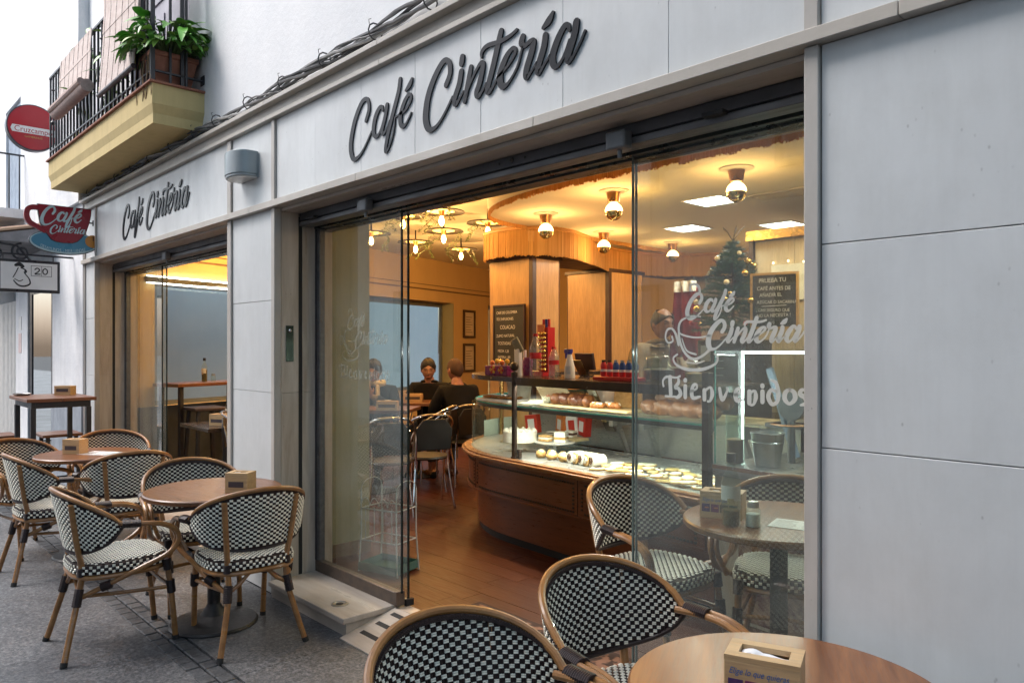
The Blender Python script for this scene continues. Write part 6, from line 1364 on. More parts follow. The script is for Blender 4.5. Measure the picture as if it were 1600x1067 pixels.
cup(-6.55, 1.75, .90, 'white cup at the left end of the table behind the left glass leaf'); cup(-6.42, 1.95, .90, 'white cup in front of the woman with the pale scarf')
t = thing('tumbler', 'clear water glass between the cups on the table behind the left glass leaf', 'glass', (-6.47, 1.84, .90)); obj('glass_wall', MB().lathe([(0, 0), (.028, 0), (.034, .11), (.031, .11), (.026, .006), (0, .006)], 16), OILG, t)
def metal_chair():
    t = thing('metal_chair', 'c', 'chair'); t['group'] = 'chrome armed chairs in the left room'; SEATB = M('black_seat', (.016, .015, .016), rough=.45)
    obj('seat', MB().lathe([(0, .425), (.19, .425), (.205, .437), (.195, .452), (0, .455)], 28), SEATB, t); obj('back_pad', MB().prism([(-.15, .52), (.15, .52), (.165, .70), (.10, .79), (-.10, .79), (-.165, .70)], lambda u, v, d: (u, -.215 - .02 * d - .05 * (v - .5), v)), SEATB, t, bevel=.006)
    obj('back_arch', MB().tube(bez([(-.20, .17, .0), (-.215, .15, .42), (-.225, .06, .62), (-.21, -.10, .74), (-.13, -.23, .815), (0, -.265, .83), (.13, -.23, .815), (.21, -.10, .74), (.225, .06, .62), (.215, .15, .42), (.20, .17, .0)], 6), .0115, 9), CHROME, t)
    for s_ in (-1, 1): obj('leg', MB().tube(bez([(s_ * .19, -.23, 0), (s_ * .165, -.19, .25), (s_ * .15, -.17, .43), (s_ * .15, -.225, .72)], 5), .0105, 9), CHROME, t)
    return t
MC = metal_chair(); mu_ = 0
for (x, y, a, z, l) in ((-5.42, 1.30, 150, FZ, 'chrome armed chair seen through the left glass leaf, nearest the street'), (-5.45, 1.72, 160, FZ, 'chrome armed chair just right of the dark glass edges, nearest the doorway'), (-6.10, 2.25, 215, FZ, 'chrome armed chair between the two tables in the left room'), (-6.10, 2.66, 168, FZ, 'chrome armed chair under the man with cropped hair'), (-6.98, 2.92, -48, FZ, 'chrome armed chair under the young woman by the window'), (-6.86, 2.13, -50, FZ, 'chrome armed chair under the woman with the pale scarf'), (-6.62, .62, 60, FZ, 'chrome armed chair showing its arch in the second opening')):
    place(MC, mu_, MC, (x, y, z), radians(a - 90), l); mu_ += 1
# second opening: bar table at the window, stools, dark table
t = thing('window_bar', 'high wooden bar along the window seen in the second opening', 'bar table', tuple(LW0 + LD * 1.0 + LN * .26), math.atan2(LD.y, LD.x))
obj('top_board', MB().box(-.85, -.2, 1.085, .95, .2, 1.12), DKW, t, bevel=.004)
for x in (-.78, .1, .88):
    for y in (-.15, .15): obj('leg', MB().box(x - .02, y - .02, FZ, x + .02, y + .02, 1.0845), IRON, t, smooth=False)
p = LW0 + LD * .62 + LN * .28; oil_bottle(p.x, p.y, 1.12, 'dark vinegar bottle on the window bar in the second opening', h=.26, r=.03, fill=.5)
p = LW0 + LD * .72 + LN * .30; t = thing('spice_jar', 'small jar beside the vinegar bottle on the window bar', 'jar', (p.x, p.y, 1.12)); obj('glass_jar', MB().lathe([(0, 0), (.026, 0), (.026, .06), (.02, .07), (0, .07)], 14), OILG, t); obj('lid', MB().lathe([(.021, .0695), (.021, .085), (0, .086)], 14), STEEL, t)
p = LW0 + LD * .35 + LN * .62; stool(p.x, p.y, 'dark stool at the window bar, left in the second opening', .80, FZ, BROWN); p = LW0 + LD * 1.0 + LN * .66; stool(p.x, p.y, 'dark stool at the window bar, half behind the stone pier', .80, FZ, BROWN)
sq_table(-6.98, .52, 0, .7, .6, .70, 'dark square table near the glass of the second opening', TOPD); napkin_box(-6.86, .42, .78, 25, 'pine napkin box on the dark table in the second opening', L=.17, full=False); oil_bottle(-6.99, .55, .78, 'oil bottle with a black cap on the dark table in the second opening', h=.25, r=.03)
t = thing('led_tube', 'pair of white light strips across the top of the window in the second opening', 'light', tuple(LW0 + LD * 1.2 + LN * .1 + Vector((0, 0, 2.2))))
obj('tube', lwb(MB(), .1, 2.4, 2.235, 2.25, .03, .045), glow('strip_white', (1, .98, .9), 6), t, world=True, smooth=False); obj('tube', lwb(MB(), .1, 2.4, 2.165, 2.178, .03, .045), glow('strip_white', (1, .98, .9), 6), t, world=True, smooth=False); obj('housing', lwb(MB(), .1, 2.4, 2.18, 2.2345, .002, .05), TRACK, t, world=True, smooth=False)
lamp('strip_lamp', 'AREA', tuple(LW0 + LD * 1.2 + LN * .2 + Vector((0, 0, 2.2))), 6, (1, .85, .6), .5)
# wire plant stand behind the left glass
t = thing('plant_stand', 'white wire plant stand with a green glass tray behind the left glass leaf', 'plant stand', (-4.02, .36, FZ), .3); WIRE = M('white_wire', (.62, .64, .62), (.5, .52, .5), rough=.45)
for x in (-.14, .14):
    for y in (-.1, .1): obj('leg', MB().tube([(x * 1.1, y * 1.1, 0), (x, y, .25), (x, y, .52)], .005, 6), WIRE, t)
for z in (.2, .40): obj('frame_ring', MB().tube([(-.14, -.1, z), (.14, -.1, z), (.14, .1, z), (-.14, .1, z)], .0045, 6, closed=True), WIRE, t)
for k in range(4): a = -.105 + .07 * k; obj('scroll', MB().tube([(a + .033 * cos(q), -.1, .42 + .05 * sin(q)) for q in [pi * i / 8 for i in range(9)]], .003, 5), WIRE, t); obj('wire', MB().tube([(a, -.1, .2), (a, -.1, .42)], .003, 5), WIRE, t)
for x in (-.14, .14): obj('scroll', MB().tube([(x, .1 * cos(q), .52 + .06 * sin(q)) for q in [pi * i / 8 for i in range(9)]], .003, 5), WIRE, t)
obj('glass_tray', MB().box(-.15, -.12, .012, .15, .12, .02).box(-.15, -.12, .0201, -.145, .12, .06).box(.145, -.12, .0201, .15, .12, .06).box(-.1449, -.12, .0201, .1449, -.115, .06).box(-.1449, .115, .0201, .1449, .12, .06), M('green_tray', (.10, .20, .17), (.07, .15, .13), rough=.12), t, smooth=False)
# doormat
MATM = M('patterned_mat', (.20, .10, .06), (.035, .018, .012), rough=.95, scale=14, lo=.46, hi=.54, bump=.5, detail=2)
t = thing('door_mat', 'brown patterned mat on the wooden floor inside the doorway', 'mat', (-2.6, .2, FZ)); obj('pile', MB().box(-.52, -.13, .0012, .52, .15, .012), MATM, t, smooth=False); obj('border', MB().box(-.55, -.132, .0011, -.5205, .152, .010).box(.5205, -.132, .0011, .55, .152, .010).box(-.55, .1525, .0011, .55, .18, .010), M('mat_border', (.04, .02, .015), rough=.9), t, smooth=False)
# ------------------------------------------------------------------ food and goods on the counter
def at(name, label, cat, x, y, z, rz=0, group=None): return thing(name, label, cat, cw(x, y, z), CA + rz, group)
CREAM = M('whipped_cream', (.80, .77, .68), (.72, .67, .56), rough=.6, scale=40, bump=.3); SPONGE = M('sponge_cake', (.55, .34, .13), (.42, .24, .08), rough=.85, scale=60, bump=.5); CHOC = M('chocolate', (.055, .02, .01), (.09, .035, .018), rough=.35, scale=25, bump=.2); PASTRY = M('baked_pastry', (.42, .20, .06), (.24, .09, .025), rough=.5, scale=25, bump=.5)
CARD = M('gold_cake_card', (.62, .50, .26), (.52, .42, .22), rough=.4); PLATE = M('white_plate', (.75, .76, .74), rough=.15); ICING = M('pale_icing', (.72, .70, .56), (.62, .56, .38), rough=.45, scale=20, bump=.2)
TZ = 1.205; SHZ = 1.003; DKZ = .634
def cake(x, y, z, r, h, label, stand=0, whole=True):
    t = at('cake', label, 'cake', x, y, z, 0)
    if stand: obj('cake_stand', MB().lathe([(0, 0), (.06, 0), (.015, .012), (.012, stand - .012), (.03, stand - .008), (r + .025, stand - .006), (r + .025, stand), (0, stand)], 28), PANEG, t)
    obj('sponge', MB().lathe([(0, stand + .001), (r * .98, stand + .001), (r * .98, stand + h * .9), (0, stand + h * .9)], 30), SPONGE, t)
    pr = [(r, stand + .003), (r + .002, stand + h * .3), (r - .001, stand + h * .6), (r, stand + h * .95), (r * .97, stand + h), (0, stand + h)]; obj('icing', MB().lathe(pr, 32), CREAM, t)
    m = MB()
    for k in range(14): a = 2 * pi * k / 14; m.lathe([(.016, 0), (.014, .008), (.006, .016), (0, .02)], 8, (r * .86 * cos(a), r * .86 * sin(a), stand + h - .001))
    obj('cream_rosette', m, CREAM, t, kind='stuff'); return t
cake(-.13, -.93, DKZ, .13, .085, 'round white cream cake on a glass stand behind the front dark post', .07)
def slab(x, y, z, w_, d, h, rz, mats, label, name='cake_slice'):
    t = at(name, label, 'cake', x, y, z, rz, None); n = len(mats)
    for k, m_ in enumerate(mats): obj('layer', MB().box(-w_ / 2, -d / 2, h * k / n + .0006, w_ / 2, d / 2, h * (k + 1) / n), m_, t, bevel=.003)
    return t
tr = at('cake_plate', 'glass plate on a short foot holding the cream slices', 'plate', .12, -.80, DKZ); obj('plate', MB().lathe([(0, 0), (.05, 0), (.012, .01), (.012, .07), (.15, .078), (.155, .085), (0, .083)], 28), PLATE, tr)
slab(.06, -.84, DKZ + .086, .09, .06, .045, .2, [SPONGE, CREAM, SPONGE], 'nut topped sponge slice on the glass plate'); slab(.17, -.78, DKZ + .086, .085, .085, .075, .5, [CREAM, SPONGE, CREAM, CREAM], 'tall cream covered slice on the glass plate')
slab(-.06, -.62, DKZ + .10, .16, .07, .03, .1, [CHOC, CREAM, CHOC, CREAM], 'chocolate and cream layered log behind the white cake'); slab(.08, -.60, DKZ + .10, .07, .07, .05, .3, [CREAM, CHOC, CREAM], 'cream square with chocolate layers beside the layered log')
b_ = at('cake_board', 'gold cake board raised behind the white cake', 'board', 0, -.60, DKZ); obj('board', MB().box(-.2, -.07, .08, .2, .07, .0995), CARD, b_, smooth=False); obj('foot', MB().box(-.15, -.05, .001, .15, .05, .0795), PANEG, b_, smooth=False)
REDB = M('red_box', (.55, .035, .02), (.45, .02, .015), rough=.35); ORB = M('orange_box', (.70, .20, .04), rough=.4)
for k, (x, y, rz, m_, l) in enumerate(((-.30, -.66, .3, REDB, 'small red gift box half behind the dark post'), (-.13, -.50, -.25, ORB, 'orange and white gift box leaning among the boxes'), (-.02, -.48, .15, WHITEP, 'white gift box with a printed front'), (.09, -.47, -.2, REDB, 'red gift box with a white price label'))):
    t = at('gift_box', l, 'box', x, y, DKZ + .10, rz); obj('carton', MB().obox((0, 0, .075), (1, 0, .12 * (-1) ** k), (0, 1, 0), (-.12 * (-1) ** k, 0, 1), .055, .03, .072), m_, t, bevel=.002, smooth=True); obj('printed_panel', MB().obox((0, -.0305, .075), (1, 0, .12 * (-1) ** k), (0, 1, 0), (-.12 * (-1) ** k, 0, 1), .03, .0012, .04), WHITEP if k != 2 else REDB, t, smooth=False)
    bd = obj('prop', MB().box(-.05, -.03, -.098, .05, .03, .001), PANEG, t, smooth=False)
from mathutils import noise as _nz
def lumpy(vs, seed, amp):
    out = []
    for p in vs:
        q = Vector(p); d = _nz.noise(q * 38 + Vector((seed * 5, seed * 3, 0))) * amp + _nz.noise(q * 110 + Vector((0, seed, 2))) * amp * .4; c = q + q.normalized() * d; out.append((c.x, c.y, max(.001, c.z)))
    return out
BROWNP = M('dark_crust', (.17, .07, .022), (.09, .032, .010), rough=.45, scale=25, bump=.5)
random.seed(8)
def blob(name, label, cat, x, y, z, rx, ry, rz_, mat, group, rot=0, top=None):
    t = at(name, label, cat, x, y, z, rot, group); m = MB().sphere((0, 0, rz_ * .82), (rx, ry, rz_), 16, 10)
    m.v = lumpy(m.v, x * 7 + y * 3, min(rx, ry, rz_) * .28); obj('dough', m, mat, t)
    if top: m = MB().sphere((0, 0, rz_ * .95), (rx * .86, ry * .86, rz_ * .92), 14, 8); m.v = [(p[0], p[1], max(p[2], rz_ * .9) + .002 * sin(70 * p[0])) for p in m.v]; obj('topping', m, top, t)
    return t
ORDL = ['leftmost', 'second', 'third', 'fourth', 'fifth', 'sixth', 'seventh', 'eighth', 'ninth', 'tenth']
for k in range(7): blob('glazed_bun', ORDL[k] + ' dark glazed bun in the row on the glass shelf', 'pastry', .30 + .052 * k, -.93 + .012 * (k % 2), SHZ + .012, .040, .062, .044, CHOC if k % 3 else BROWNP, 'glazed buns in a row on the glass shelf', random.uniform(-.3, .3))
tr = at('pastry_tray', 'long card tray under the glazed buns', 'tray', .62, -.90, SHZ); obj('card', MB().box(-.42, -.11, .0005, .42, .11, .0105), CARD, tr, smooth=False)
for k in range(9): blob('cream_pastry', 'cream topped puff pastry beside the glazed buns', 'pastry', .69 + .034 * (k % 6) + .02 * (k // 6), -.96 + .055 * (k // 3), SHZ + .0115, .026, .026, .022, PASTRY, 'cream topped puff pastries', 0, ICING)
for k in range(10): blob('croissant', 'big brown croissant, ' + ORDL[k % 5] + ' from the left in the ' + ('front' if k < 5 else 'upper rear') + ' row behind the glass edge', 'pastry', 1.16 + .11 * (k % 5) + .05 * (k // 5), -.93 + .08 * (k // 5), SHZ + (.0015 if k < 5 else .055), .085, .05, .052, BROWNP, 'croissants piled on the glass shelf', random.uniform(-.6, .6))
tr = at('bread_tray', 'white card tray with flat pastries on the left of the glass shelf', 'tray', -.30, -.97, SHZ); obj('card', MB().box(-.2, -.1, .0005, .2, .1, .02), PLATE, tr, bevel=.003)
for k in range(4): blob('flat_pastry', ORDL[k] + ' flat oval pastry from the left on the white card tray', 'pastry', -.42 + .085 * k, -.98 + .02 * (k % 2), SHZ + .021, .055, .075, .014, PASTRY, 'flat pastries on the white tray', random.uniform(-.5, .5), ICING if k % 2 else None)
t = at('plastic_tub', 'frosted plastic tub of sweets on the glass shelf left of the dark post', 'tub', -.30, -.80, SHZ); obj('tub', MB().lathe([(0, .001), (.085, .001), (.10, .13), (.104, .13), (.104, .145), (0, .145)], 24), M('frosted_plastic', (.62, .62, .54), (.5, .48, .38), rough=.3, scale=22), t)
for k in range(5): blob('cream_roll', ORDL[k] + ' sugared bun from the left on the metal deck below the cream slices', 'pastry', .22 + .06 * k, -1.02 + .05 * (k % 2), DKZ + .001, .042, .036, .030, SPONGE, 'sugared buns on the metal deck', random.uniform(-.5, .5), ICING)
for k in range(5):
    t = at('swiss_roll', ('swiss roll slice, leftmost on the metal deck', 'swiss roll slice, second from the left on the deck', 'middle swiss roll slice on the deck', 'swiss roll slice, second from the right on the deck', 'swiss roll slice, rightmost beside the iced biscuits')[k], 'cake', .56 + .052 * k, -1.0, DKZ + .001, -.25, 'swiss roll slices'); obj('roll', MB().tube([(0, -.05, .04), (0, .05, .04)], .039, 18), SPONGE if k % 2 else CREAM, t); obj('cream_spiral', MB().tube([(.027 * (1 - q / 18) * cos(q * .9), -.0515, .04 + .027 * (1 - q / 18) * sin(q * .9)) for q in range(17)], .0035, 5), CREAM if k % 2 else CHOC, t)
    obj('sugar_top', MB().tube([(0, -.045, .055), (0, .045, .055)], .026, 12), ICING, t)
for k in range(40):
    x = .86 + .092 * (k % 10) + random.uniform(-.02, .02); y = -1.09 + .10 * (k // 10) + random.uniform(-.02, .02); t = at('iced_biscuit', 'flat iced biscuit lying on the metal deck near the right post', 'biscuit', x, y, DKZ + .001 + .008 * (k % 3), random.uniform(0, 3), 'iced biscuits spread on the metal deck')
    a_, b2 = random.uniform(.045, .062), random.uniform(.032, .042); obj('biscuit', MB().lathe([(0, 0), (.9, 0), (1, .5), (.92, 1), (0, 1)], 18).xf(Matrix.Diagonal((a_, b2, .010, 1))), SPONGE, t); obj('icing', MB().lathe([(0, 0), (.88, 0), (.8, 1), (0, 1)], 18, (0, 0, 0)).xf(Matrix.Translation((0, 0, .0101)) @ Matrix.Diagonal((a_, b2, .004, 1))), (ICING, CREAM, M('yellow_icing', (.66, .48, .16), rough=.4), ICING)[k % 4], t)
    if k % 3 == 0: obj('chocolate_line', MB().tube([(-a_ * .5, -.01, .0152), (0, .008, .0152), (a_ * .5, -.004, .0152)], .003, 5), CHOC, t)
# on the top shelf
PETC = glass('clear_plastic', (.90, .92, .92), 1.6, 1.5, .10); REDP = M('red_plastic', (.50, .02, .025), (.42, .015, .02), rough=.35); PURP = M('purple_wrap', (.13, .02, .14), (.22, .03, .16), rough=.3, scale=25); YEL = M('yellow_wrap', (.65, .45, .05), (.55, .3, .03), rough=.4, scale=22)
def water(x, y, h, r, label):
    t = at('water_bottle', label, 'bottle', x, y, TZ); pr = [(0, .001), (r * .8, .001), (r, .012)]
    for k in range(6): pr += [(r, h * (.1 + .075 * k)), (r * .95, h * (.135 + .075 * k))]
    pr += [(r, h * .58), (r * .98, h * .66), (r * .6, h * .83), (r * .36, h * .90), (r * .36, h * .94), (0, h * .94)]
    obj('plastic_body', MB().lathe(pr, 20), PETC, t); obj('cap', MB().lathe([(0, h * .935), (r * .42, h * .935), (r * .42, h), (0, h)], 16), REDP, t); obj('label', MB().lathe([(r * 1.012, h * .42), (r * 1.012, h * .56)], 20), REDP, t); return t
water(.16, -1.02, .31, .042, 'large clear water bottle with a red label and cap on the counter'); water(.31, -.98, .215, .035, 'small clear water bottle with a red cap, right behind the large one'); water(.25, -.92, .215, .035, 'small clear water bottle with a red cap squeezed beside the large bottle')
t = at('spray_bottle', 'white spray bottle with a blue trigger on the counter', 'spray bottle', .50, -1.0, TZ); obj('bottle', MB().lathe([(0, .001), (.036, .001), (.038, .01), (.034, .08), (.02, .14), (.015, .165), (0, .165)], 18), WHITEP, t); obj('trigger', MB().box(-.045, -.012, .172, .02, .012, .20).box(-.04, -.008, .135, -.03, .008, .1719), M('trigger_blue', (.03, .03, .30), rough=.4), t, bevel=.003); obj('collar', MB().cyl((0, 0, .1651), .017, .015, 14), M('trigger_blue', (.03, .03, .30)), t); obj('label', MB().lathe([(.0372, .03), (.0352, .085)], 12, a0=-2.2, a1=-.6), M('pale_print', (.45, .55, .62), (.6, .6, .6), rough=.5, scale=40), t)
t = at('red_tray', 'red plastic tray holding a row of little spread cans', 'tray', .98, -1.02, TZ); obj('tray', MB().box(-.18, -.055, .001, .18, .055, .026), REDP, t, bevel=.004)
BLUC = M('blue_label', (.03, .08, .30), rough=.35)
for k in range(6):
    c = at('spread_can', ('leftmost red can in the red tray', 'second can in the red tray, red with a dark lid', 'third can in the red tray, blue and red', 'fourth can in the red tray, blue and red', 'fifth can in the red tray, blue and red', 'rightmost can in the red tray')[k], 'can', .845 + .055 * k, -1.02, TZ + .0265, 0, 'cans in the red tray')
    lower = REDP; up = REDP if k < 2 else BLUC; obj('can', MB().lathe([(0, 0), (.02, 0), (.021, .04), (0, .04)], 14), lower, c); obj('upper_band', MB().lathe([(.0208, .0405), (.021, .07), (.014, .09), (0, .09)], 14), up, c); obj('cap', MB().lathe([(0, .0895), (.013, .0895), (.013, .105), (0, .105)], 12), TOPD if k < 2 else STEEL, c); obj('white_band', MB().lathe([(.0216, .03), (.0216, .045)], 12), WHITEP, c)
DRIED = M('dried_fruit', (.045, .018, .04), (.09, .03, .05), rough=.5, scale=40, bump=.6)
def big_jar(x, y, z, label, r=.07, h=.13, fill=DRIED, lidg=True):
    t = at('glass_jar', label, 'jar', x, y, z); obj('glass_wall', MB().lathe([(0, .001), (r * .9, .001), (r, .012), (r, h * .72), (r * .72, h * .9), (r * .74, h), (r * .70, h), (r * .68, h * .9), (r * .96, h * .70), (r * .95, .012), (0, .008)], 26), OILG, t); obj('contents', MB().lathe([(0, .009), (r * .93, .013), (r * .93, h * .55), (r * .5, h * .62), (0, h * .6)], 22), fill, t)
    obj('lid', MB().lathe([(r * .80, h + .001), (r * .82, h + .012), (r * .5, h + .022), (.012, h + .026), (.02, h + .04), (0, h + .046)] if lidg else [(r * .80, h * .88), (r * .80, h + .012), (0, h + .012)], 22), OILG if lidg else STEEL, t); return t
big_jar(1.30, -.98, TZ, 'lidded glass jar of dark dried fruit in front of the man', .075, .14); big_jar(1.16, -.90, TZ, 'paler lidded glass jar just left of the dark dried fruit', .065, .13, M('nuts', (.30, .20, .10), (.2, .12, .06), rough=.6, scale=40)); big_jar(1.50, -.93, TZ, 'smaller lidded glass jar right of the dark dried fruit', .055, .11, M('biscuits_fill', (.42, .24, .12), (.3, .16, .08), rough=.6, scale=40))
t = at('candy_stand', 'red cardboard candy stand with rows of gold sweets behind the water bottles', 'candy stand', .06, -.84, TZ); obj('stand', MB().box(-.05, -.02, .001, .05, .05, .36).add([(-.05, -.07, .001), (.05, -.07, .001), (.05, -.0201, .001), (-.05, -.0201, .001), (-.05, -.065, .03), (.05, -.065, .03), (.05, -.0201, .03), (-.05, -.0201, .03)], [(3, 2, 1, 0), (4, 5, 6, 7), (0, 1, 5, 4), (1, 2, 6, 5), (2, 3, 7, 6), (3, 0, 4, 7)]), REDP, t, smooth=False)
m = MB()
for r_ in range(9):
    for c_ in range(3): m.sphere((-.03 + .03 * c_, -.032, .05 + .033 * r_), .013, 8, 6)
obj('gold_sweet', m, GOLD, t, kind='stuff'); obj('header_card', MB().box(-.06, -.03, .30, .02, -.021, .38), ORB, t, smooth=False)
for k in range(3): obj('bottle_topper', MB().cyl((-.03 + .03 * k, .01, .361), .011, .06, 10), REDP if k != 1 else BLUC, t)
t = at('price_scanner', 'white upright card scanner with a tilted screen on the counter', 'scanner', .00, -1.05, TZ); obj('column', MB().obox((0, 0, .10), (1, 0, .04), (0, 1, 0), (-.04, 0, 1), .028, .015, .10), WHITEP, t, bevel=.003); obj('screen', MB().obox((.005, -.012, .225), (1, 0, .45), (.1, 1, .3), (-.45, -.3, 1), .032, .008, .05), M('olive_screen', (.22, .22, .15), rough=.25), t, bevel=.004)
t = at('sweets_box', 'purple flowered sweets box with a yellow bloom at the left end of the counter', 'box', -.22, -1.05, TZ, .2); obj('carton', MB().box(-.11, -.05, .001, .11, .05, .075), PURP, t, bevel=.003)
for (cx, cz, r_) in ((-.03, .045, .03), (.05, .04, .026)):
    for q in range(6): a = 2 * pi * q / 6; obj('petal', MB().sphere((cx + r_ * .7 * cos(a), -.052, cz + r_ * .7 * sin(a)), (r_ * .42, .003, r_ * .42), 8, 6), YEL if q % 2 else REDP, t)
    obj('flower_centre', MB().sphere((cx, -.054, cz), (r_ * .4, .004, r_ * .4), 8, 6), ORB, t)
for k in range(4): obj('lollipop', MB().sphere((-.08 + .05 * k, .0, .095 + .012 * (k % 2)), .019, 10, 7).tube([(-.08 + .05 * k, 0, .07), (-.08 + .05 * k, 0, .085 + .012 * (k % 2))], .003, 5), YEL if k % 2 else ORB, t)
t = at('sweets_tub', 'clear tub of wrapped sweets at the far left end of the counter', 'tub', -.50, -.86, TZ); obj('tub', MB().lathe([(0, .001), (.06, .001), (.065, .10), (.06, .10), (.055, .006), (0, .006)], 20), PETC, t); obj('wrapped_sweets', MB().lathe([(0, .007), (.053, .007), (.056, .05), (.02, .065), (0, .06)], 16), YEL, t)
t = at('lolly_drum', 'purple lolly drum standing behind the flowered sweets box', 'drum', -.10, -.88, TZ); obj('drum', MB().lathe([(0, .001), (.035, .001), (.042, .11), (.03, .135), (0, .135)], 18), PURP, t); obj('paper_roll', MB().cyl((-.06, .02, .001), .014, .19, 12), WHITEP, t)
t = at('tablet_screen', 'dark till screen on the counter behind the spray bottle', 'till', .36, -.72, TZ); obj('screen', MB().obox((0, 0, .11), (1, 0, 0), (0, 1, .2), (0, -.2, 1), .09, .012, .06), BROWN, t, bevel=.004); obj('foot', MB().cyl((0, .02, .001), .05, .012, 18).box(-.015, .012, .0125, .015, .03, .07), TOPD, t)
for (x, l) in ((.28, 'white ceramic bread bin behind the sloping mirror'), (.50, 'golden round bread basket behind the glass shelf')):
    t = at('bread_bin', l, 'bin', x, -.42, .97); obj('drum', MB().lathe([(0, .001), (.09, .001), (.105, .06), (.10, .13), (.06, .17), (0, .175)], 24), PLATE if 'white' in l else M('golden_basket', (.50, .34, .14), (.4, .25, .09), rough=.6, scale=40, bump=.4), t)
# right display cabinet contents
def dc(x, y, z): v = Vector((x, y, 0)); v.rotate(Matrix.Rotation(CA, 3, 'Z')); return (DC.location.x + v.x, DC.location.y + v.y, FZ + z)
def dth(name, label, cat, x, y, z): return thing(name, label, cat, dc(x, y, z), CA)
t = dth('metal_bucket', 'galvanised metal bucket on the cabinet shelf beside the glass edge', 'bucket', -.38, -.12, .801); obj('bucket', MB().lathe([(0, .001), (.062, .001), (.085, .17), (.09, .175), (.082, .175), (.06, .01), (0, .01)], 26), STEEL, t); obj('hoop', MB().lathe([(.080, .12), (.084, .125), (.082, .13)], 26), STEEL, t)
t = dth('round_mirror_lid', 'grey round lid standing behind the metal bucket', 'lid', -.36, .06, .801); obj('disc', MB().tube([(0, 0, .30), (0, .02, .30)], .075, 24), STEELM, t); obj('stem', MB().cyl((0, .01, .001), .02, .226, 12), STEELM, t); obj('wooden_ring', MB().lathe([(.09, .20), (.105, .205), (.09, .21)], 24), CHERL, t)
JF = [M('ginger_biscuits', (.28, .15, .06), (.18, .09, .035), rough=.7, scale=45, bump=.6), M('white_biscuits', (.62, .52, .36), (.5, .38, .22), rough=.7, scale=45, bump=.6)]
for k, (x, l) in enumerate(((-.10, 'glass biscuit jar with a steel lid, left of the pair in the cabinet'), (.09, 'glass biscuit jar with a steel lid, right of the pair in the cabinet'))):
    t = dth('biscuit_jar', l, 'jar', x, -.10, .801); obj('glass_wall', MB().lathe([(0, .001), (.075, .001), (.08, .01), (.08, .085), (.066, .10), (.062, .10), (.075, .083), (.075, .01), (0, .006)], 24), OILG, t); obj('biscuits', MB().lathe([(0, .007), (.073, .011), (.073, .055), (.04, .066), (0, .06)], 20), JF[k], t); obj('lid', MB().lathe([(.069, .098), (.070, .125), (.062, .132), (0, .133)], 24), STEEL, t)
t = dth('bean_tube', 'clear tube of brown coffee beans beside the metal bucket', 'jar', -.53, -.19, .801); obj('tube_wall', MB().lathe([(0, .001), (.05, .001), (.05, .26), (.047, .26), (.047, .006), (0, .006)], 20), OILG, t); obj('beans', MB().lathe([(0, .007), (.045, .007), (.045, .13), (0, .14)], 18), M('coffee_beans', (.12, .05, .02), (.22, .10, .04), rough=.5, scale=60, bump=.8), t)
t = dth('red_tube', 'red plastic tube standing between the beans and the bucket', 'tube', -.465, -.05, .801); obj('tube', MB().lathe([(0, .001), (.026, .001), (.022, .16), (0, .16)], 14), REDP, t)
t = dth('wooden_board', 'oval wooden serving board propped up behind the biscuit jars', 'board', .10, .13, .801); obj('board', MB().prism([(.32 * cos(2 * pi * k / 36), .15 + .15 * sin(2 * pi * k / 36)) for k in range(36)], lambda u, v, d: (u, .02 * d - .12 * v, v)), wood('board_oak', (.36, .20, .09), (.26, .14, .06)), t); obj('rim', MB().tube([(.32 * cos(2 * pi * k / 36), .01 - .12 * (.15 + .15 * sin(2 * pi * k / 36)), .15 + .15 * sin(2 * pi * k / 36)) for k in range(36)], .009, 6, closed=True), STEEL, t)
t = dth('croissant_sleeve', 'slanting blue grey umbrella tube in the glass cabinet', 'tube', -.45, .1, .801); obj('tube', MB().tube([(.10, .0, .025), (-.06, .0, .50)], .022, 10), BLUEG, t)
t = thing('coffee_grinder', 'turquoise coffee machine with a pale handle on the back bar', 'coffee machine', (-2.05, 2.52, 1.02)); TURQ = M('turquoise_enamel', (.05, .36, .40), (.04, .30, .34), rough=.25)
obj('housing', MB().box(-.12, -.10, .001, .12, .10, .17), TURQ, t, bevel=.02); obj('handle', MB().tube([(.04 * cos(a), 0, .165 + .05 * sin(a)) for a in [pi * k / 8 for k in range(9)]], .012, 8), M('pale_handle', (.6, .52, .36), rough=.4), t); obj('drip_tray', MB().box(-.10, -.14, .001, .10, -.1005, .03), STEEL, t, bevel=.004)
t = thing('bean_grinder', 'black bean grinder on the back bar beside the turquoise machine', 'grinder', (-1.72, 2.52, 1.02)); obj('body', MB().box(-.06, -.08, .001, .06, .08, .12), TOPD, t, bevel=.01); obj('hopper', MB().lathe([(.03, .1205), (.065, .17), (.065, .185), (0, .185)], 18), STEELM, t)
# cooler, christmas tree, red hanging
t = thing('drinks_cooler', 'tall dark drinks cooler with vent slots under the christmas tree', 'cooler', (-2.80, 2.44, FZ)); obj('cabinet', MB().box(-.19, -.16, .001, .19, .20, 1.47), TOPD, t, bevel=.006); obj('door', MB().box(-.17, -.178, .1, .17, -.1605, 1.44), M('cooler_door', (.04, .035, .03), rough=.12), t, bevel=.004)
for k in range(9): obj('vent_slot', MB().box(-.03, -.1805, .92 + .05 * k, .03, -.1785, .927 + .05 * k), STEEL, t, smooth=False)
obj('notice', MB().box(-.15, -.1805, 1.32, -.07, -.1785, 1.43), BLUEG, t, smooth=False)
t = thing('christmas_tree', 'small dark green christmas tree hung with gold and white baubles', 'christmas tree', (-2.79, 2.42, FZ + 1.472))
NEED = [M('pine_needle', (.012, .045, .03), (.02, .07, .04), rough=.6, scale=9), M('pine_needle_light', (.03, .085, .05), (.05, .12, .06), rough=.6, scale=9)]
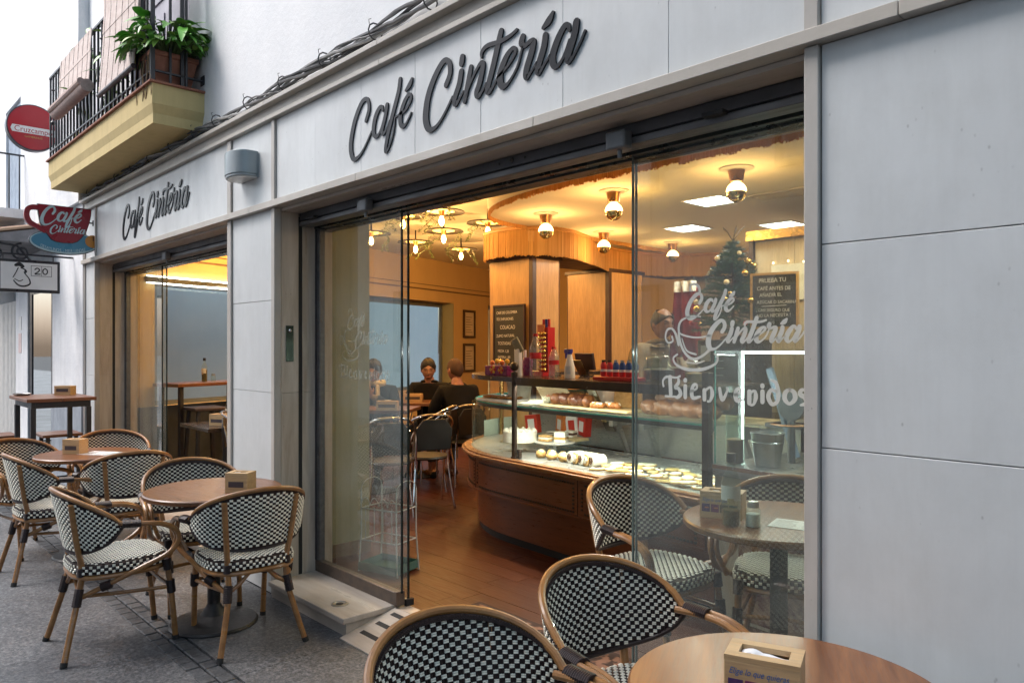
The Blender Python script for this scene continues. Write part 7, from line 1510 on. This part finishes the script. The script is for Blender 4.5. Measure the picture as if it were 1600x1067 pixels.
random.seed(31); mbs = [MB(), MB()]; tw = MB(); th_ = .66
for k in range(230):
    u = random.random() ** .85; z = .06 + th_ * u * .96; R = .29 * (1 - u ** 1.4) ** .9 + .02; a = random.uniform(0, 2 * pi); L_ = R * random.uniform(.75, 1.1)
    d = Vector((cos(a), sin(a), random.uniform(.0, .35) - .15)); p0 = Vector((0, 0, z)); p1 = p0 + d * L_; tw.tube([p0, p1], .003, 4)
    n_ = int(L_ / .011) + 4
    for q in range(n_):
        b = p0.lerp(p1, (q + .5) / n_ * .85 + .15)
        for s_ in range(4):
            v = (d.normalized() * .7 + Vector((random.uniform(-1, 1), random.uniform(-1, 1), random.uniform(-1, 1))) * .75).normalized(); w_ = v.orthogonal().normalized(); l_ = random.uniform(.022, .04); e = b + v * l_
            m_ = mbs[0 if random.random() < .7 else 1]; m_.add([b - w_ * .0022, b + w_ * .0022, e], [(0, 1, 2)])
for m_, mt in zip(mbs, NEED): obj('needle_cluster', m_, mt, t, kind='stuff', smooth=False)
obj('twig', tw, M('twig_brown', (.06, .035, .02), rough=.8), t); obj('trunk', MB().tube([(0, 0, 0), (0, 0, th_ + .05)], [.014, .004], 8), M('twig_brown', (.06, .035, .02)), t); obj('foot', MB().lathe([(0, .001), (.09, .001), (.085, .02), (.02, .04)], 18), M('twig_brown', (.06, .035, .02)), t)
for k in range(22):
    u = random.uniform(.05, .85); R = .29 * (1 - u ** 1.4) ** .9 + .01; a = random.uniform(pi * .9, 2.1 * pi); obj('bauble', MB().sphere((R * cos(a), R * sin(a), .07 + th_ * u), random.choice((.016, .02, .024)), 12, 8), (GOLD, M('white_bauble', (.75, .70, .60), rough=.3), REDP, GOLD)[k % 4], t)
for k in range(5): a = 2 * pi * k / 5 + .3; obj('top_spray', MB().tube([(0, 0, th_ + .03), (.05 * cos(a), .03 * sin(a), th_ + .10), (.09 * cos(a), .05 * sin(a), th_ + .13)], .0035, 5), M('spray_brown', (.10, .08, .06), rough=.7), t)
t = thing('coat_stand', 'thin dark coat stand behind the counter carrying a red cloth', 'coat stand', (-3.35, 2.78, FZ)); obj('pole', MB().cyl((0, 0, .02), .014, 1.95, 12), IRON, t); obj('base', MB().lathe([(0, .001), (.17, .001), (.16, .02), (0, .03)], 24), IRON, t)
obj('hook', MB().tube(bez([(0, 0, 1.88), (0, -.06, 1.86), (0, -.09, 1.90)], 5), .009, 6), IRON, t)
VEL = M('red_velvet', (.26, .012, .03), (.17, .008, .02), rough=.8, scale=9, bump=.4); t = thing('red_cloth', 'red velvet cloth with white fleece bands hanging behind the lettered glass leaf', 'cloth', (-3.35, 2.69, FZ + 1.05))
def drape(z0, z1, w0, w1, yoff=0, nx=22, nz=12):
    vs = []; fs = []
    for s_ in (0, 1):
        for j in range(nz + 1):
            u = j / nz; z = z0 + (z1 - z0) * u; w_ = w0 + (w1 - w0) * u
            for i in range(nx + 1): a = i / nx; vs.append(((a - .5) * w_ * 2, -.03 * sin(a * 15 + u * 1.5) * (1 - .5 * u) - .02 + yoff + .022 * s_, z))
    K = (nx + 1) * (nz + 1)
    for j in range(nz):
        for i in range(nx): q = j * (nx + 1) + i; fs += [(q, q + 1, q + nx + 2, q + nx + 1), (K + q + nx + 1, K + q + nx + 2, K + q + 1, K + q)]
    bd = [i for i in range(nx + 1)] + [j * (nx + 1) + nx for j in range(1, nz + 1)] + [nz * (nx + 1) + i for i in range(nx - 1, -1, -1)] + [j * (nx + 1) for j in range(nz - 1, 0, -1)]
    fs += [(bd[k], bd[k - 1], bd[k - 1] + K, bd[k] + K) for k in range(len(bd))]
    return MB().add(vs, fs)
obj('cloth', drape(.0, .86, .17, .09), VEL, t, ang=70); FLE = M('white_fleece', (.70, .66, .60), (.58, .54, .48), rough=.95, scale=50, bump=.8); obj('fleece_band', drape(.20, .29, .172, .165, -.012), FLE, t, ang=70); obj('fleece_top', drape(.80, .885, .10, .085, -.012), FLE, t, ang=70)
